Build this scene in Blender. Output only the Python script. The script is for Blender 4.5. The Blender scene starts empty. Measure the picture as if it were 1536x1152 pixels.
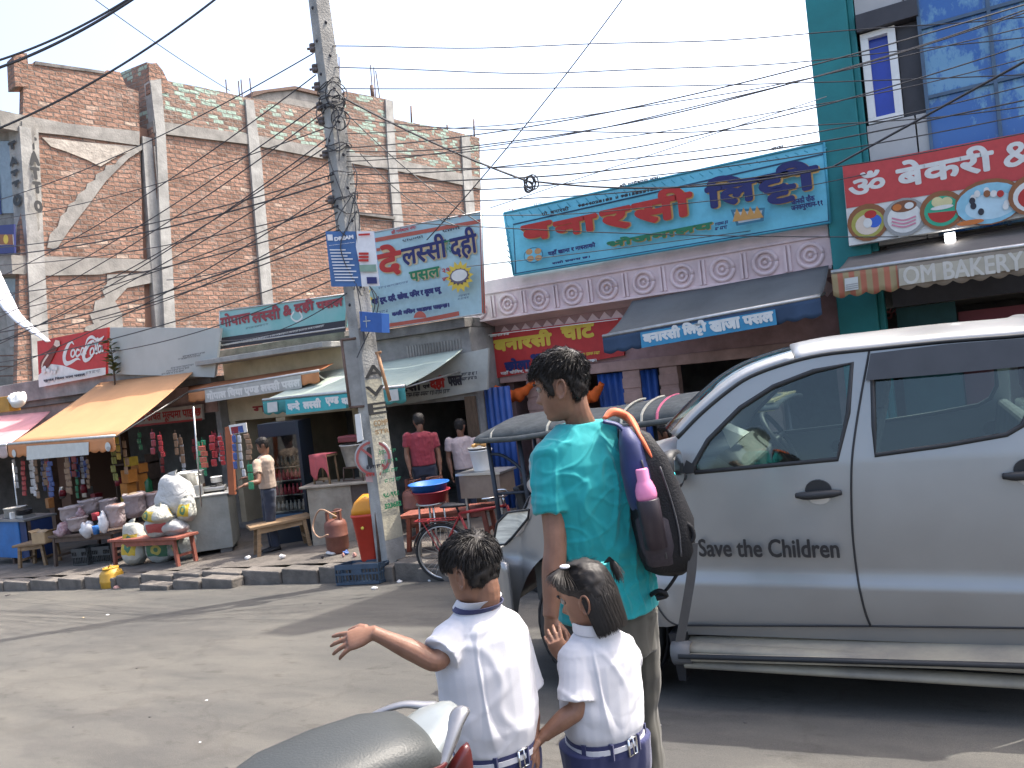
import bpy, bmesh, math, random
import numpy as np
from mathutils import Vector, Matrix, noise
from mathutils.geometry import delaunay_2d_cdt

SC = bpy.context.scene
COL = SC.collection
V = Vector
R = math.radians
rnd = random.Random(7)

# ---------------------------------------------------------------- camera
YAW, PIT, ROL, FPX = R(30), R(1.04), R(6.4), 1160.0      # focal length in pixels of a 1536 px wide frame
CAM = V((0, 0, 1.35))
f0 = V((-math.sin(YAW), math.cos(YAW), 0)); r0 = V((math.cos(YAW), math.sin(YAW), 0)); Z = V((0, 0, 1))
fw = f0*math.cos(PIT) - Z*math.sin(PIT); u0 = Z*math.cos(PIT) + f0*math.sin(PIT)
rt = r0*math.cos(ROL) - u0*math.sin(ROL); up = u0*math.cos(ROL) + r0*math.sin(ROL)
cd = bpy.data.cameras.new('camera'); cam = bpy.data.objects.new('camera', cd); COL.objects.link(cam)
cd.sensor_width = 36.0; cd.lens = FPX/1536*36.0; cd.clip_end = 3000; cd.clip_start = 0.05
cam.matrix_world = Matrix(((rt.x, up.x, -fw.x, CAM.x), (rt.y, up.y, -fw.y, CAM.y), (rt.z, up.z, -fw.z, CAM.z), (0, 0, 0, 1)))
SC.camera = cam

# ---------------------------------------------------------------- light
SUN_EL, SUN_AZ = R(60), R(53)          # azimuth as a math angle from +X: behind the shops, to the right
sd = V((math.cos(SUN_AZ)*math.cos(SUN_EL), math.sin(SUN_AZ)*math.cos(SUN_EL), math.sin(SUN_EL)))
sl = bpy.data.lights.new('sun', 'SUN'); sl.energy = 2.2; sl.angle = R(0.55); sl.color = (1, .95, .87)
so = bpy.data.objects.new('sun', sl); COL.objects.link(so); so.rotation_euler = (-sd).to_track_quat('-Z', 'Y').to_euler()
wd = bpy.data.worlds.new('World'); SC.world = wd; wd.use_nodes = True
nt = wd.node_tree; bg = nt.nodes['Background']; bg.inputs[1].default_value = .15
sk = nt.nodes.new('ShaderNodeTexSky'); sk.sky_type = 'NISHITA'; sk.sun_disc = False
sk.sun_elevation = SUN_EL; sk.sun_rotation = math.pi/2 - SUN_AZ
sk.air_density = 1.0; sk.dust_density = 6.5; sk.ozone_density = 1.0; sk.altitude = 60
nt.links.new(sk.outputs[0], bg.inputs[0])
SC.view_settings.view_transform = 'Standard'; SC.view_settings.look = 'None'
SC.view_settings.exposure = 1.86; SC.view_settings.gamma = 1
SC.render.engine = 'CYCLES'
SC.cycles.max_bounces = 7; SC.cycles.transparent_max_bounces = 12
# ---------------------------------------------------------------- points in the place
def ray(px, py): return fw + rt*((px-768)/FPX) + up*((576-py)/FPX)
def J(px, py, d): return CAM + ray(px, py)*d                     # a point at a depth along the view axis
def on(px, py, p, n):
    d = ray(px, py); return CAM + d*((p-CAM).dot(n)/d.dot(n))
def FP(px, py, y): return on(px, py, V((0, y, 0)), V((0, 1, 0)))  # on a plane parallel to the shop fronts
def dY(px, py, y): return (FP(px, py, y)-CAM).dot(fw)
def kerb_y(x): return 7.25 + .055*(x+10)
def road_z(x, y): return .05*x - .1*y - .05
def pave_z(x, y): return .05*x - .57
def gz(x, y): return road_z(x, y) if y < kerb_y(x) else pave_z(x, y)
def GP(px, py): return on(px, py, V((0, 0, -.05)), V((-.05, .1, 1)))
def PP(px, py): return on(px, py, V((0, 0, -.57)), V((-.05, 0, 1)))

# ---------------------------------------------------------------- materials
MATS = {}
def mat(name, c=(.5, .5, .5), rough=.75, var=.25, scale=5, bump=0, bscale=60, metal=0, coat=0, spec=.4, c2=None, stretch=None, detail=6, trans=0, alpha=1):
    if name in MATS: return MATS[name]
    m = bpy.data.materials.new(name); m.use_nodes = True; MATS[name] = m
    n = m.node_tree.nodes; l = m.node_tree.links; b = n['Principled BSDF']
    b.inputs['Roughness'].default_value = rough; b.inputs['Metallic'].default_value = metal
    b.inputs['Specular IOR Level'].default_value = spec; b.inputs['Coat Weight'].default_value = coat
    if trans: b.inputs['Transmission Weight'].default_value = trans
    if alpha < 1: b.inputs['Alpha'].default_value = alpha
    tc = n.new('ShaderNodeTexCoord'); mp = n.new('ShaderNodeMapping'); l.new(tc.outputs['Object'], mp.inputs[0])
    if stretch: mp.inputs['Scale'].default_value = stretch
    nz = n.new('ShaderNodeTexNoise'); nz.inputs['Scale'].default_value = scale; nz.inputs['Detail'].default_value = detail
    nz.inputs['Roughness'].default_value = .65; l.new(mp.outputs[0], nz.inputs[0])
    rp = n.new('ShaderNodeValToRGB'); rp.color_ramp.elements[0].position = .3; rp.color_ramp.elements[1].position = .72
    lo = c2 if c2 else tuple(x*(1-var) for x in c); hi = c if c2 else tuple(min(x*(1+var*.5), 1) for x in c)
    rp.color_ramp.elements[0].color = (*lo, 1); rp.color_ramp.elements[1].color = (*hi, 1)
    l.new(nz.outputs[0], rp.inputs[0]); l.new(rp.outputs[0], b.inputs['Base Color'])
    if bump:
        nb = n.new('ShaderNodeTexNoise'); nb.inputs['Scale'].default_value = bscale; nb.inputs['Detail'].default_value = 4
        l.new(mp.outputs[0], nb.inputs[0]); bp = n.new('ShaderNodeBump'); bp.inputs['Strength'].default_value = bump; bp.inputs['Distance'].default_value = .02
        l.new(nb.outputs[0], bp.inputs['Height']); l.new(bp.outputs[0], b.inputs['Normal'])
    return m
def node_mat(name):
    m = bpy.data.materials.new(name); m.use_nodes = True; MATS[name] = m
    return m, m.node_tree.nodes, m.node_tree.links, m.node_tree.nodes['Principled BSDF']
def paint(name, c, rough=.6): return mat(name, c, rough, var=.12, scale=9)

def brick_mat(name, c1, c2, mortar, extra=None, extra_amt=.62):
    m, n, l, b = node_mat(name)
    tc = n.new('ShaderNodeTexCoord'); sp = n.new('ShaderNodeSeparateXYZ'); cb = n.new('ShaderNodeCombineXYZ')
    l.new(tc.outputs['UV'], sp.inputs[0])
    # wobble the courses
    wn = n.new('ShaderNodeTexNoise'); wn.inputs['Scale'].default_value = 2.2; l.new(tc.outputs['UV'], wn.inputs[0])
    wm = n.new('ShaderNodeVectorMath'); wm.operation = 'MULTIPLY_ADD'; wm.inputs[1].default_value = (.10, .10, 0)
    l.new(wn.outputs['Color'], wm.inputs[0]); l.new(tc.outputs['UV'], wm.inputs[2])
    br = n.new('ShaderNodeTexBrick'); l.new(wm.outputs[0], br.inputs[0])
    br.inputs['Color1'].default_value = (0, 0, 0, 1); br.inputs['Color2'].default_value = (1, 1, 1, 1); br.inputs['Mortar'].default_value = (.5, .5, .5, 1)
    br.inputs['Scale'].default_value = 1; br.inputs['Mortar Size'].default_value = .017; br.inputs['Mortar Smooth'].default_value = .35
    br.inputs['Brick Width'].default_value = .36; br.inputs['Row Height'].default_value = .135
    rp = n.new('ShaderNodeValToRGB'); e = rp.color_ramp.elements
    e[0].position = 0; e[0].color = (*c2, 1); e[1].position = 1; e[1].color = (*c1, 1)
    k = rp.color_ramp.elements.new(.5); k.color = (*[(x+y)/2*1.05 for x, y in zip(c1, c2)], 1)
    k = rp.color_ramp.elements.new(.965); k.color = (*c1, 1); k = rp.color_ramp.elements.new(.985); k.color = (.50, .40, .33, 1)
    l.new(br.outputs['Color'], rp.inputs[0])
    col = rp.outputs[0]
    nz = n.new('ShaderNodeTexNoise'); nz.inputs['Scale'].default_value = 1.1; nz.inputs['Detail'].default_value = 8; nz.inputs['Roughness'].default_value = .7; l.new(tc.outputs['UV'], nz.inputs[0])
    r2 = n.new('ShaderNodeValToRGB'); r2.color_ramp.elements[0].position = .35; r2.color_ramp.elements[0].color = (.58, .57, .56, 1); r2.color_ramp.elements[1].position = .7; r2.color_ramp.elements[1].color = (1.12, 1.1, 1.06, 1)
    l.new(nz.outputs[0], r2.inputs[0])
    mx = n.new('ShaderNodeMixRGB'); mx.blend_type = 'MULTIPLY'; mx.inputs[0].default_value = 1; l.new(col, mx.inputs[1]); l.new(r2.outputs[0], mx.inputs[2]); col = mx.outputs[0]
    if extra:
        br2 = n.new('ShaderNodeMath'); br2.operation = 'GREATER_THAN'; br2.inputs[1].default_value = extra_amt
        l.new(br.outputs['Color'], br2.inputs[0])
        n2 = n.new('ShaderNodeTexNoise'); n2.inputs['Scale'].default_value = .9; l.new(tc.outputs['UV'], n2.inputs[0])
        g2 = n.new('ShaderNodeMath'); g2.operation = 'GREATER_THAN'; g2.inputs[1].default_value = .46; l.new(n2.outputs[0], g2.inputs[0])
        mu = n.new('ShaderNodeMath'); mu.operation = 'MULTIPLY'; l.new(br2.outputs[0], mu.inputs[0]); l.new(g2.outputs[0], mu.inputs[1])
        m3 = n.new('ShaderNodeMixRGB'); m3.inputs[2].default_value = (*extra, 1); l.new(mu.outputs[0], m3.inputs[0]); l.new(col, m3.inputs[1]); col = m3.outputs[0]
    mm = n.new('ShaderNodeMixRGB'); mm.inputs[2].default_value = (*mortar, 1); l.new(br.outputs['Fac'], mm.inputs[0]); l.new(col, mm.inputs[1])
    # smears of cement
    n4 = n.new('ShaderNodeTexNoise'); n4.inputs['Scale'].default_value = 1.7; n4.inputs['Detail'].default_value = 9; n4.inputs['Roughness'].default_value = .72; l.new(tc.outputs['UV'], n4.inputs[0])
    r4 = n.new('ShaderNodeValToRGB'); r4.color_ramp.elements[0].position = .55; r4.color_ramp.elements[0].color = (0, 0, 0, 1); r4.color_ramp.elements[1].position = .70; r4.color_ramp.elements[1].color = (.6, .6, .6, 1)
    l.new(n4.outputs[0], r4.inputs[0])
    m4 = n.new('ShaderNodeMixRGB'); m4.inputs[2].default_value = (.36, .32, .28, 1); l.new(r4.outputs[0], m4.inputs[0]); l.new(mm.outputs[0], m4.inputs[1])
    l.new(m4.outputs[0], b.inputs['Base Color']); b.inputs['Roughness'].default_value = .95; b.inputs['Specular IOR Level'].default_value = .1
    sb = n.new('ShaderNodeMath'); sb.operation = 'MULTIPLY_ADD'; sb.inputs[1].default_value = -1; l.new(br.outputs['Fac'], sb.inputs[0])
    n5 = n.new('ShaderNodeTexNoise'); n5.inputs['Scale'].default_value = 9; n5.inputs['Detail'].default_value = 5; l.new(tc.outputs['UV'], n5.inputs[0]); l.new(n5.outputs[0], sb.inputs[2])
    bp = n.new('ShaderNodeBump'); bp.inputs['Strength'].default_value = 1; bp.inputs['Distance'].default_value = .05; l.new(sb.outputs[0], bp.inputs['Height']); l.new(bp.outputs[0], b.inputs['Normal'])
    return m

# ---------------------------------------------------------------- mesh building
def frame_of(d):
    d = d.normalized(); a = V((0, 0, 1)) if abs(d.z) < .9 else V((1, 0, 0))
    x = d.cross(a).normalized(); return x, d.cross(x).normalized()
def smooth_path(pts, k=6):
    pts = [V(p) for p in pts]
    if len(pts) < 3: return pts
    P = [pts[0]*2-pts[1]] + pts + [pts[-1]*2-pts[-2]]; out = []
    for i in range(1, len(P)-2):
        a, b, c, d = P[i-1:i+3]
        for j in range(k):
            t = j/k; out.append(.5*((2*b)+(c-a)*t+(2*a-5*b+4*c-d)*t*t+(3*b-a-3*c+d)*t*t*t))
    return out + [pts[-1]]
def smooth_vals(v, k=6):
    out = []
    for i in range(len(v)-1):
        for j in range(k):
            t = j/k; t = t*t*(3-2*t); out.append(v[i]*(1-t)+v[i+1]*t)
    return out + [v[-1]]
class B:
    def __init__(s): s.v = []; s.f = []; s.m = []; s.s = []; s.uv = None
    def add(s, vs, fs, m=0, sm=False):
        o = len(s.v); s.v += [tuple(p) for p in vs]
        for f in fs: s.f.append([i+o for i in f]); s.m.append(m); s.s.append(sm)
    def box(s, c, d, m=0, rot=None, taper=1):
        x, y, z = d[0]/2, d[1]/2, d[2]/2; vs = []
        for k in (-1, 1):
            t = taper if k > 0 else 1
            for i, j in ((-1, -1), (1, -1), (1, 1), (-1, 1)): vs.append(V((i*x*t, j*y*t, k*z)))
        if rot is not None: vs = [rot @ p for p in vs]
        c = V(c); s.add([p+c for p in vs], [(3, 2, 1, 0), (4, 5, 6, 7), (0, 1, 5, 4), (1, 2, 6, 5), (2, 3, 7, 6), (3, 0, 4, 7)], m)
    def bx(s, a, b, m=0): s.box([(p+q)/2 for p, q in zip(a, b)], [abs(q-p) for p, q in zip(a, b)], m)
    def tube(s, pts, r, n=8, m=0, cap=True, k=0, flat=None):
        pts = [V(p) for p in pts]; rs = list(r) if isinstance(r, (list, tuple)) else [r]*len(pts)
        if k: rs = smooth_vals(rs, k) if len(pts) > 2 else rs; pts = smooth_path(pts, k)
        vs = []; px = None
        for i, p in enumerate(pts):
            d = (pts[min(i+1, len(pts)-1)]-pts[max(i-1, 0)])
            if d.length < 1e-9: d = V((0, 0, 1))
            d.normalize()
            if px is None: x, y = frame_of(d)
            else:
                x = px-d*px.dot(d)
                x = x.normalized() if x.length > 1e-6 else frame_of(d)[0]; y = d.cross(x)
            px = x
            for j in range(n):
                a = 2*math.pi*j/n; vs.append(p+(x*math.cos(a)+y*math.sin(a)*(flat or 1))*rs[i])
        fs = [(i*n+j, i*n+(j+1) % n, (i+1)*n+(j+1) % n, (i+1)*n+j) for i in range(len(pts)-1) for j in range(n)]
        if cap: fs += [tuple(range(n-1, -1, -1)), tuple(range((len(pts)-1)*n, len(pts)*n))]
        s.add(vs, fs, m, n > 5)
    def rings(s, rg, n=20, m=0, cap=True, sm=True, pw=1):
        vs = []
        def q(t): return math.copysign(abs(t)**pw, t)
        for c, ex, ey in rg:
            for j in range(n):
                a = 2*math.pi*j/n; vs.append(V(c)+V(ex)*q(math.cos(a))+V(ey)*q(math.sin(a)))
        k = len(rg); fs = [(i*n+j, i*n+(j+1) % n, (i+1)*n+(j+1) % n, (i+1)*n+j) for i in range(k-1) for j in range(n)]
        if cap: fs += [tuple(range(n-1, -1, -1)), tuple(range((k-1)*n, k*n))]
        s.add(vs, fs, m, sm)
    def lathe(s, prof, c=(0, 0, 0), n=20, m=0, ax=None, sm=True):
        c = V(c)
        if ax is None: x, y, z = V((1, 0, 0)), V((0, 1, 0)), V((0, 0, 1))
        else: z = V(ax).normalized(); x, y = frame_of(z)
        s.rings([(c+z*h, x*r, y*r) for r, h in prof], n, m, True, sm)
    def ball(s, c, r, m=0, n=14, rot=None):
        r = (r, r, r) if not isinstance(r, (tuple, list)) else r; c = V(c); k = n//2+1; vs = []
        for i in range(k+1):
            a = math.pi*i/k
            for j in range(n):
                b = 2*math.pi*j/n; p = V((r[0]*math.sin(a)*math.cos(b), r[1]*math.sin(a)*math.sin(b), -r[2]*math.cos(a)))
                vs.append(c+(rot @ p if rot is not None else p))
        s.add(vs, [(i*n+j, i*n+(j+1) % n, (i+1)*n+(j+1) % n, (i+1)*n+j) for i in range(k) for j in range(n)], m, True)
    def prism(s, poly, ex, m=0, sm=False):
        poly = [V(p) for p in poly]; ex = V(ex); k = len(poly)
        s.add(poly+[p+ex for p in poly], [tuple(range(k-1, -1, -1)), tuple(range(k, 2*k))]+[(i, (i+1) % k, k+(i+1) % k, k+i) for i in range(k)], m, sm)
    def grid(s, fn, nu, nv, m=0, sm=True, thick=0):
        vs = [V(fn(i/nu, j/nv)) for j in range(nv+1) for i in range(nu+1)]; w = nu+1
        s.add(vs, [(j*w+i, j*w+i+1, (j+1)*w+i+1, (j+1)*w+i) for j in range(nv) for i in range(nu)], m, sm)
    def mesh(s, name, mats):
        me = bpy.data.meshes.new(name); me.from_pydata(s.v, [], s.f)
        for x in (mats if isinstance(mats, (list, tuple)) else [mats]): me.materials.append(x)
        me.polygons.foreach_set('material_index', s.m); me.polygons.foreach_set('use_smooth', s.s); me.update(); return me
    def build(s, name, mats, parent=None, world=False, bevel=0, solid=0, fix=True):
        me = s.mesh(name, mats)
        if fix:
            bm = bmesh.new(); bm.from_mesh(me); bmesh.ops.recalc_face_normals(bm, faces=bm.faces); bm.to_mesh(me); bm.free()
        o = bpy.data.objects.new(name, me); COL.objects.link(o)
        if solid:
            md = o.modifiers.new('solid', 'SOLIDIFY'); md.thickness = solid; md.offset = 0
        if bevel:
            md = o.modifiers.new('bevel', 'BEVEL'); md.width = bevel; md.segments = 2; md.limit_method = 'ANGLE'; md.angle_limit = R(50)
        if parent is not None: adopt(o, parent, world)
        return o
def WM(o):
    m = o.matrix_basis.copy()
    if o.parent: m = WM(o.parent) @ o.matrix_parent_inverse @ m
    return m
def adopt(o, parent, world=False):
    o.parent = parent
    if world: o.matrix_parent_inverse = WM(parent).inverted()
def tag(o, label, cat=None, group=None, kind=None):
    if label: o['label'] = label
    if cat: o['category'] = cat
    if group: o['group'] = group
    if kind: o['kind'] = kind
    return o
def thing(name, label, cat, loc=(0, 0, 0), rz=0, group=None, tilt=False):
    o = bpy.data.objects.new(name, None); COL.objects.link(o); o.empty_display_size = .1
    m = Matrix.Rotation(rz, 4, 'Z')
    if tilt:
        n = V((-.05, 0 if loc[1] > kerb_y(loc[0]) else .1, 1)).normalized(); m = V((0, 0, 1)).rotation_difference(n).to_matrix().to_4x4() @ m
    o.matrix_basis = Matrix.Translation(V(loc)) @ m
    return tag(o, label, cat, group)
def copy_thing(root, loc=None, rz=None, label=None, scale=None):
    r = root.copy(); COL.objects.link(r)
    if loc is not None: r.location = loc
    if rz is not None: r.rotation_euler = (0, 0, rz)
    if scale is not None: r.scale = scale
    if label: r['label'] = label
    for ch in list(root.children):
        c = ch.copy(); COL.objects.link(c); c.parent = r
        for g in ch.children:
            d = g.copy(); COL.objects.link(d); d.parent = c
    return r

# ---------------------------------------------------------------- lettering
_tm = {}
def tmesh(s):
    if s not in _tm:
        c = bpy.data.curves.new('t', 'FONT'); c.body = s; c.size = 1; c.resolution_u = 3
        o = bpy.data.objects.new('t', c); me = bpy.data.meshes.new_from_object(o)
        _tm[s] = ([(v.co.x, v.co.y) for v in me.vertices], [tuple(p.vertices) for p in me.polygons])
        bpy.data.objects.remove(o); bpy.data.curves.remove(c); bpy.data.meshes.remove(me)
    return _tm[s]
def adv(s): return max(x for x, y in tmesh(s+'।')[0]) - max(x for x, y in tmesh('।')[0])
def is_c(ch): return '\u0915' <= ch <= '\u0939'
def pieces(s):
    out = []; i = 0; cur = ''
    def flush():
        nonlocal cur
        if cur: out.append(('n', cur)); cur = ''
    while i < len(s):
        ch = s[i]
        if is_c(ch):
            cl = [ch]; i += 1
            while i+1 < len(s) and s[i] == '\u094d' and is_c(s[i+1]): cl.append(s[i+1]); i += 2
            if i < len(s) and s[i] == '\u093f': cur += '\u093f'; i += 1
            if cl == ['\u091f', '\u091f']: flush(); out.append(('T', '\u091f'))
            elif len(cl) > 1 and cl[-1] == '\u0930': flush(); out.append(('r', cl[0]))
            else:
                for h in cl[:-1]: flush(); out.append(('h', h))
                cur += cl[-1]
        else: cur += ch; i += 1
    flush(); return out
def shape(s):
    vs, fs, pen = [], [], 0.0
    def put(g, dx, dy=0, k=1, cut=None):
        o = len(vs); gv, gf = g
        if cut is not None: gv = [(min(x, cut), y) for x, y in gv]
        vs.extend((x*k+dx, y*k+dy) for x, y in gv); fs.extend(tuple(i+o for i in f) for f in gf)
    for t, p in pieces(s):
        if t == 'n': put(tmesh(p), pen); pen += adv(p)
        elif t == 'h': a = adv(p); put(tmesh(p), pen, cut=a*.70); pen += a*.69
        elif t == 'T': a = adv(p); put(tmesh(p), pen, .17, .76); put(tmesh(p), pen+.10, -.26, .72); put(tmesh('\u0930')if False else ([(0, .60), (a, .60), (a, .66), (0, .66)], [(0, 1, 2, 3)]), pen); pen += a
        elif t == 'r': a = adv(p); put(tmesh(p), pen); put(([(.12, .02), (.17, -.02), (a*.72, .22), (a*.72, .29)], [(0, 1, 2, 3)]), pen); pen += a
    return np.array(vs if vs else [(0, 0)]), fs
class Frame:
    def __init__(s, o, ex, ez):
        s.o = V(o); s.ex = V(ex).normalized(); ez = V(ez); s.ez = (ez-s.ex*ez.dot(s.ex)).normalized(); s.n = s.ex.cross(s.ez)
    def L(s, px, py): p = on(px, py, s.o, s.n)-s.o; return p.dot(s.ex), p.dot(s.ez)
    def W(s, x, z, off=0): return s.o+s.ex*x+s.ez*z+s.n*off
class Text(B):
    """lettering on one plane; several paints in one mesh"""
    def __init__(s, fr, base=.006): super().__init__(); s.fr = fr; s.mats = []; s.base = base; s.lay = 0
    def mi(s, m):
        if m not in s.mats: s.mats.append(m)
        return s.mats.index(m)
    def put(s, txt, a, b, m, bold=0, px=True, shift=(0, 0), keep=False):
        P, F = shape(txt)
        x0, z0 = s.fr.L(*a) if px else a; x1, z1 = s.fr.L(*b) if px else b
        mn, mx = P.min(0), P.max(0); sp = np.maximum(mx-mn, 1e-6)
        k = np.array([(x1-x0-2*bold)/sp[0], (z1-z0-2*bold)/sp[1]])
        if keep: k[:] = k.min()
        Q = (P-mn)*k+np.array([x0+bold+shift[0], z0+bold+shift[1]])
        s.lay += 1
        offs = [(0, 0)]+([(k_*bold*math.cos(q*math.pi/6+k_), k_*bold*math.sin(q*math.pi/6+k_)) for k_, n_ in (((.5, 6), (1, 12)) if bold > .012 else ((1, 6),)) for q in np.arange(0, 12, 12/n_)] if bold else [])
        for i, (dx, dz) in enumerate(offs):
            h = s.base+s.lay*.0016+i*.00008
            s.add([s.fr.W(x+dx, z+dz, h) for x, z in Q], F, s.mi(m))
    def poly(s, pts, m, px=True):
        s.lay += 1; q = [s.fr.L(*p) if px else p for p in pts]
        s.add([s.fr.W(x, z, s.base+s.lay*.0016) for x, z in q], [tuple(range(len(q)))], s.mi(m))
    def disc(s, c, rx, rz, m, px=True, n=20, a0=0, a1=2*math.pi):
        x, z = s.fr.L(*c) if px else c
        s.poly([(x+rx*math.cos(a0+(a1-a0)*i/n), z+rz*math.sin(a0+(a1-a0)*i/n)) for i in range(n)], m, False)
    def star(s, c, r1, r2, k, m, sq=1):
        x, z = s.fr.L(*c); s.poly([(x+(r1 if i % 2 else r2)*math.cos(math.pi*i/k), z+sq*(r1 if i % 2 else r2)*math.sin(math.pi*i/k)) for i in range(2*k)], m, False)
    def stroke(s, pts, w, m, px=True, k=5):
        q = [s.fr.L(*p) if px else p for p in pts]; q = [V((a, b, 0)) for a, b in q]
        ws = w if isinstance(w, (list, tuple)) else [w]*len(q)
        if k: ws = smooth_vals(ws, k) if len(q) > 2 else ws; q = smooth_path(q, k)
        s.lay += 1; vs = []
        for i, p in enumerate(q):
            d = q[min(i+1, len(q)-1)]-q[max(i-1, 0)]; nn = V((-d.y, d.x, 0)); nn = nn.normalized()*ws[i]/2 if nn.length > 0 else V((0, 0, 0))
            vs += [s.fr.W(p.x+nn.x, p.y+nn.y, s.base+s.lay*.0016), s.fr.W(p.x-nn.x, p.y-nn.y, s.base+s.lay*.0016)]
        s.add(vs, [(2*i, 2*i+1, 2*i+3, 2*i+2) for i in range(len(q)-1)], s.mi(m))
    def squiggle(s, a, b, m, rows=1, seed=1, dens=1.0, w=None):
        """lines of writing too small to read: short strokes under a head line"""
        g = random.Random(seed); x0, z0 = s.fr.L(*a); x1, z1 = s.fr.L(*b); H = max((z1-z0)/rows, .05)
        for r in range(rows):
            zb = z1-(r+1)*H+H*.18; zt = z1-r*H-H*.12; ww = w or H*.09; x = x0
            while x < x1-H*.3:
                wl = min(g.uniform(1.2, 3.2)*H*.6, x1-x)
                s.stroke([(x, zt), (x+wl, zt)], ww, m, False, 0)
                q = x+H*.12
                while q < x+wl-H*.05:
                    s.stroke([(q, zt), (q+g.uniform(-.1, .1)*H, zb+g.uniform(0, .25)*H)], ww, m, False, 0)
                    if g.random() < .6: s.stroke([(q-H*.2, zb+H*.25), (q-H*.05, zb+H*.4), (q, zb+H*.35)], ww, m, False, 0)
                    q += g.uniform(.26, .42)*H/dens
                x += wl+H*.3
    def done(s, parent, name='lettering'): return s.build(name, s.mats, parent, world=True, fix=False)

def sheet(b, P, nu=1, nv=1, m=0, sag=0):
    """four corners p00, p10, p11, p01"""
    p00, p10, p11, p01 = [V(p) for p in P]
    b.grid(lambda s, t: (p00*(1-s)+p10*s)*(1-t)+(p01*(1-s)+p11*s)*t - Z*sag*4*t*(1-t)*(1+.25*math.sin(s*19)), nu, nv, m)
def seg(b, p, q, r, n=6, m=0): b.tube([p, q], r, n, m)
# ================================================================ the setting
conc = mat('concrete', (.27, .258, .235), .9, .4, 2.4, .5, 22)
conc_d = mat('dark_concrete', (.17, .16, .15), .92, .5, 2.2, .5, 30)
conc_l = mat('light_concrete', (.33, .325, .305), .9, .4, 2.0, .5, 18)
dark = mat('dark_interior', (.09, .095, .10), .8, .4, 3)
rust = mat('rusty_steel', (.14, .09, .07), .8, .4, 20)
steel = mat('dull_steel', (.45, .45, .44), .38, .25, 12, metal=.8)
black = mat('black_plastic', (.018, .018, .02), .5, .3, 20)
white = mat('white_paint', (.74, .74, .72), .6, .12, 4)

def road_mat():
    m, n, l, b = node_mat('dusty_asphalt')
    tc = n.new('ShaderNodeTexCoord')
    def noise_(sc, det, lo, hi, ca, cb, st=None):
        mp = n.new('ShaderNodeMapping'); l.new(tc.outputs['Object'], mp.inputs[0])
        if st: mp.inputs['Scale'].default_value = st
        z = n.new('ShaderNodeTexNoise'); z.inputs['Scale'].default_value = sc; z.inputs['Detail'].default_value = det; z.inputs['Roughness'].default_value = .7; l.new(mp.outputs[0], z.inputs[0])
        r = n.new('ShaderNodeValToRGB'); r.color_ramp.elements[0].position = lo; r.color_ramp.elements[1].position = hi
        r.color_ramp.elements[0].color = (*ca, 1); r.color_ramp.elements[1].color = (*cb, 1); l.new(z.outputs[0], r.inputs[0]); return r.outputs[0], z.outputs[0]
    a, _ = noise_(.45, 6, .35, .65, (.086, .084, .079), (.108, .103, .093))
    c, _ = noise_(1.6, 8, .3, .62, (.76, .77, .78), (1.06, 1.05, 1.03), (.4, 1.6, 1))
    d, _ = noise_(5, 8, .34, .42, (.72, .71, .70), (1, 1, 1), (.6, 1.4, 1))
    e, h = noise_(160, 3, .3, .7, (.8, .8, .8), (1.15, 1.15, 1.15))
    f, _ = noise_(38, 2, .71, .74, (1, 1, 1), (1.55, 1.5, 1.4))
    vo = n.new('ShaderNodeTexVoronoi'); vo.feature = 'DISTANCE_TO_EDGE'; vo.inputs['Scale'].default_value = .55; wq = n.new('ShaderNodeVectorMath'); wq.operation = 'MULTIPLY_ADD'; wq.inputs[1].default_value = (.9, .9, 0)
    wn_ = n.new('ShaderNodeTexNoise'); wn_.inputs['Scale'].default_value = 2.2; wn_.inputs['Detail'].default_value = 6; l.new(tc.outputs['Object'], wn_.inputs[0]); l.new(wn_.outputs['Color'], wq.inputs[0]); l.new(tc.outputs['Object'], wq.inputs[2]); l.new(wq.outputs[0], vo.inputs[0])
    cr = n.new('ShaderNodeValToRGB'); cr.color_ramp.elements[0].position = .004; cr.color_ramp.elements[0].color = (.62, .6, .58, 1); cr.color_ramp.elements[1].position = .016; cr.color_ramp.elements[1].color = (1, 1, 1, 1); l.new(vo.outputs[0], cr.inputs[0])
    g2, _ = noise_(420, 2, .35, .7, (.72, .72, .72), (1.3, 1.28, 1.25)); p2, _ = noise_(.9, 3, .52, .55, (1, 1, 1), (.87, .87, .885), (.5, 1.3, 1))
    col = a
    for x, k in ((cr.outputs[0], .22), (g2, .8), (p2, .8), (c, 1), (d, .8), (e, .9), (f, .5)):
        mx = n.new('ShaderNodeMixRGB'); mx.blend_type = 'MULTIPLY'; mx.inputs[0].default_value = k; l.new(col, mx.inputs[1]); l.new(x, mx.inputs[2]); col = mx.outputs[0]
    l.new(col, b.inputs['Base Color']); b.inputs['Roughness'].default_value = .92; b.inputs['Specular IOR Level'].default_value = .2
    bp = n.new('ShaderNodeBump'); bp.inputs['Strength'].default_value = .35; bp.inputs['Distance'].default_value = .01; l.new(h, bp.inputs['Height']); l.new(bp.outputs[0], b.inputs['Normal'])
    return m
def axis(a, b, fine0, fine1, st, far):
    v = [a, a*.5+fine0*.5] + list(np.arange(fine0, fine1, st)) + [fine1, b*.5+fine1*.5, b]
    return v
gx = axis(-900, 900, -44, 20, 1.0, 0); gy = axis(-700, 900, -14, 9.0, .5, 0)
def ground_z(x, y):
    cx = max(-40, min(15, x)); return .05*cx - .1*max(-12, min(kerb_y(cx), y)) - .05 + .012*noise.noise(V((x*.5, y*.5, 0)))*(abs(x) < 30 and -8 < y < 6.8)
b = B(); w = len(gx)
b.add([(x, y, ground_z(x, y)) for y in gy for x in gx], [(j*w+i, j*w+i+1, (j+1)*w+i+1, (j+1)*w+i) for j in range(len(gy)-1) for i in range(w-1)], 0, True)
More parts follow.
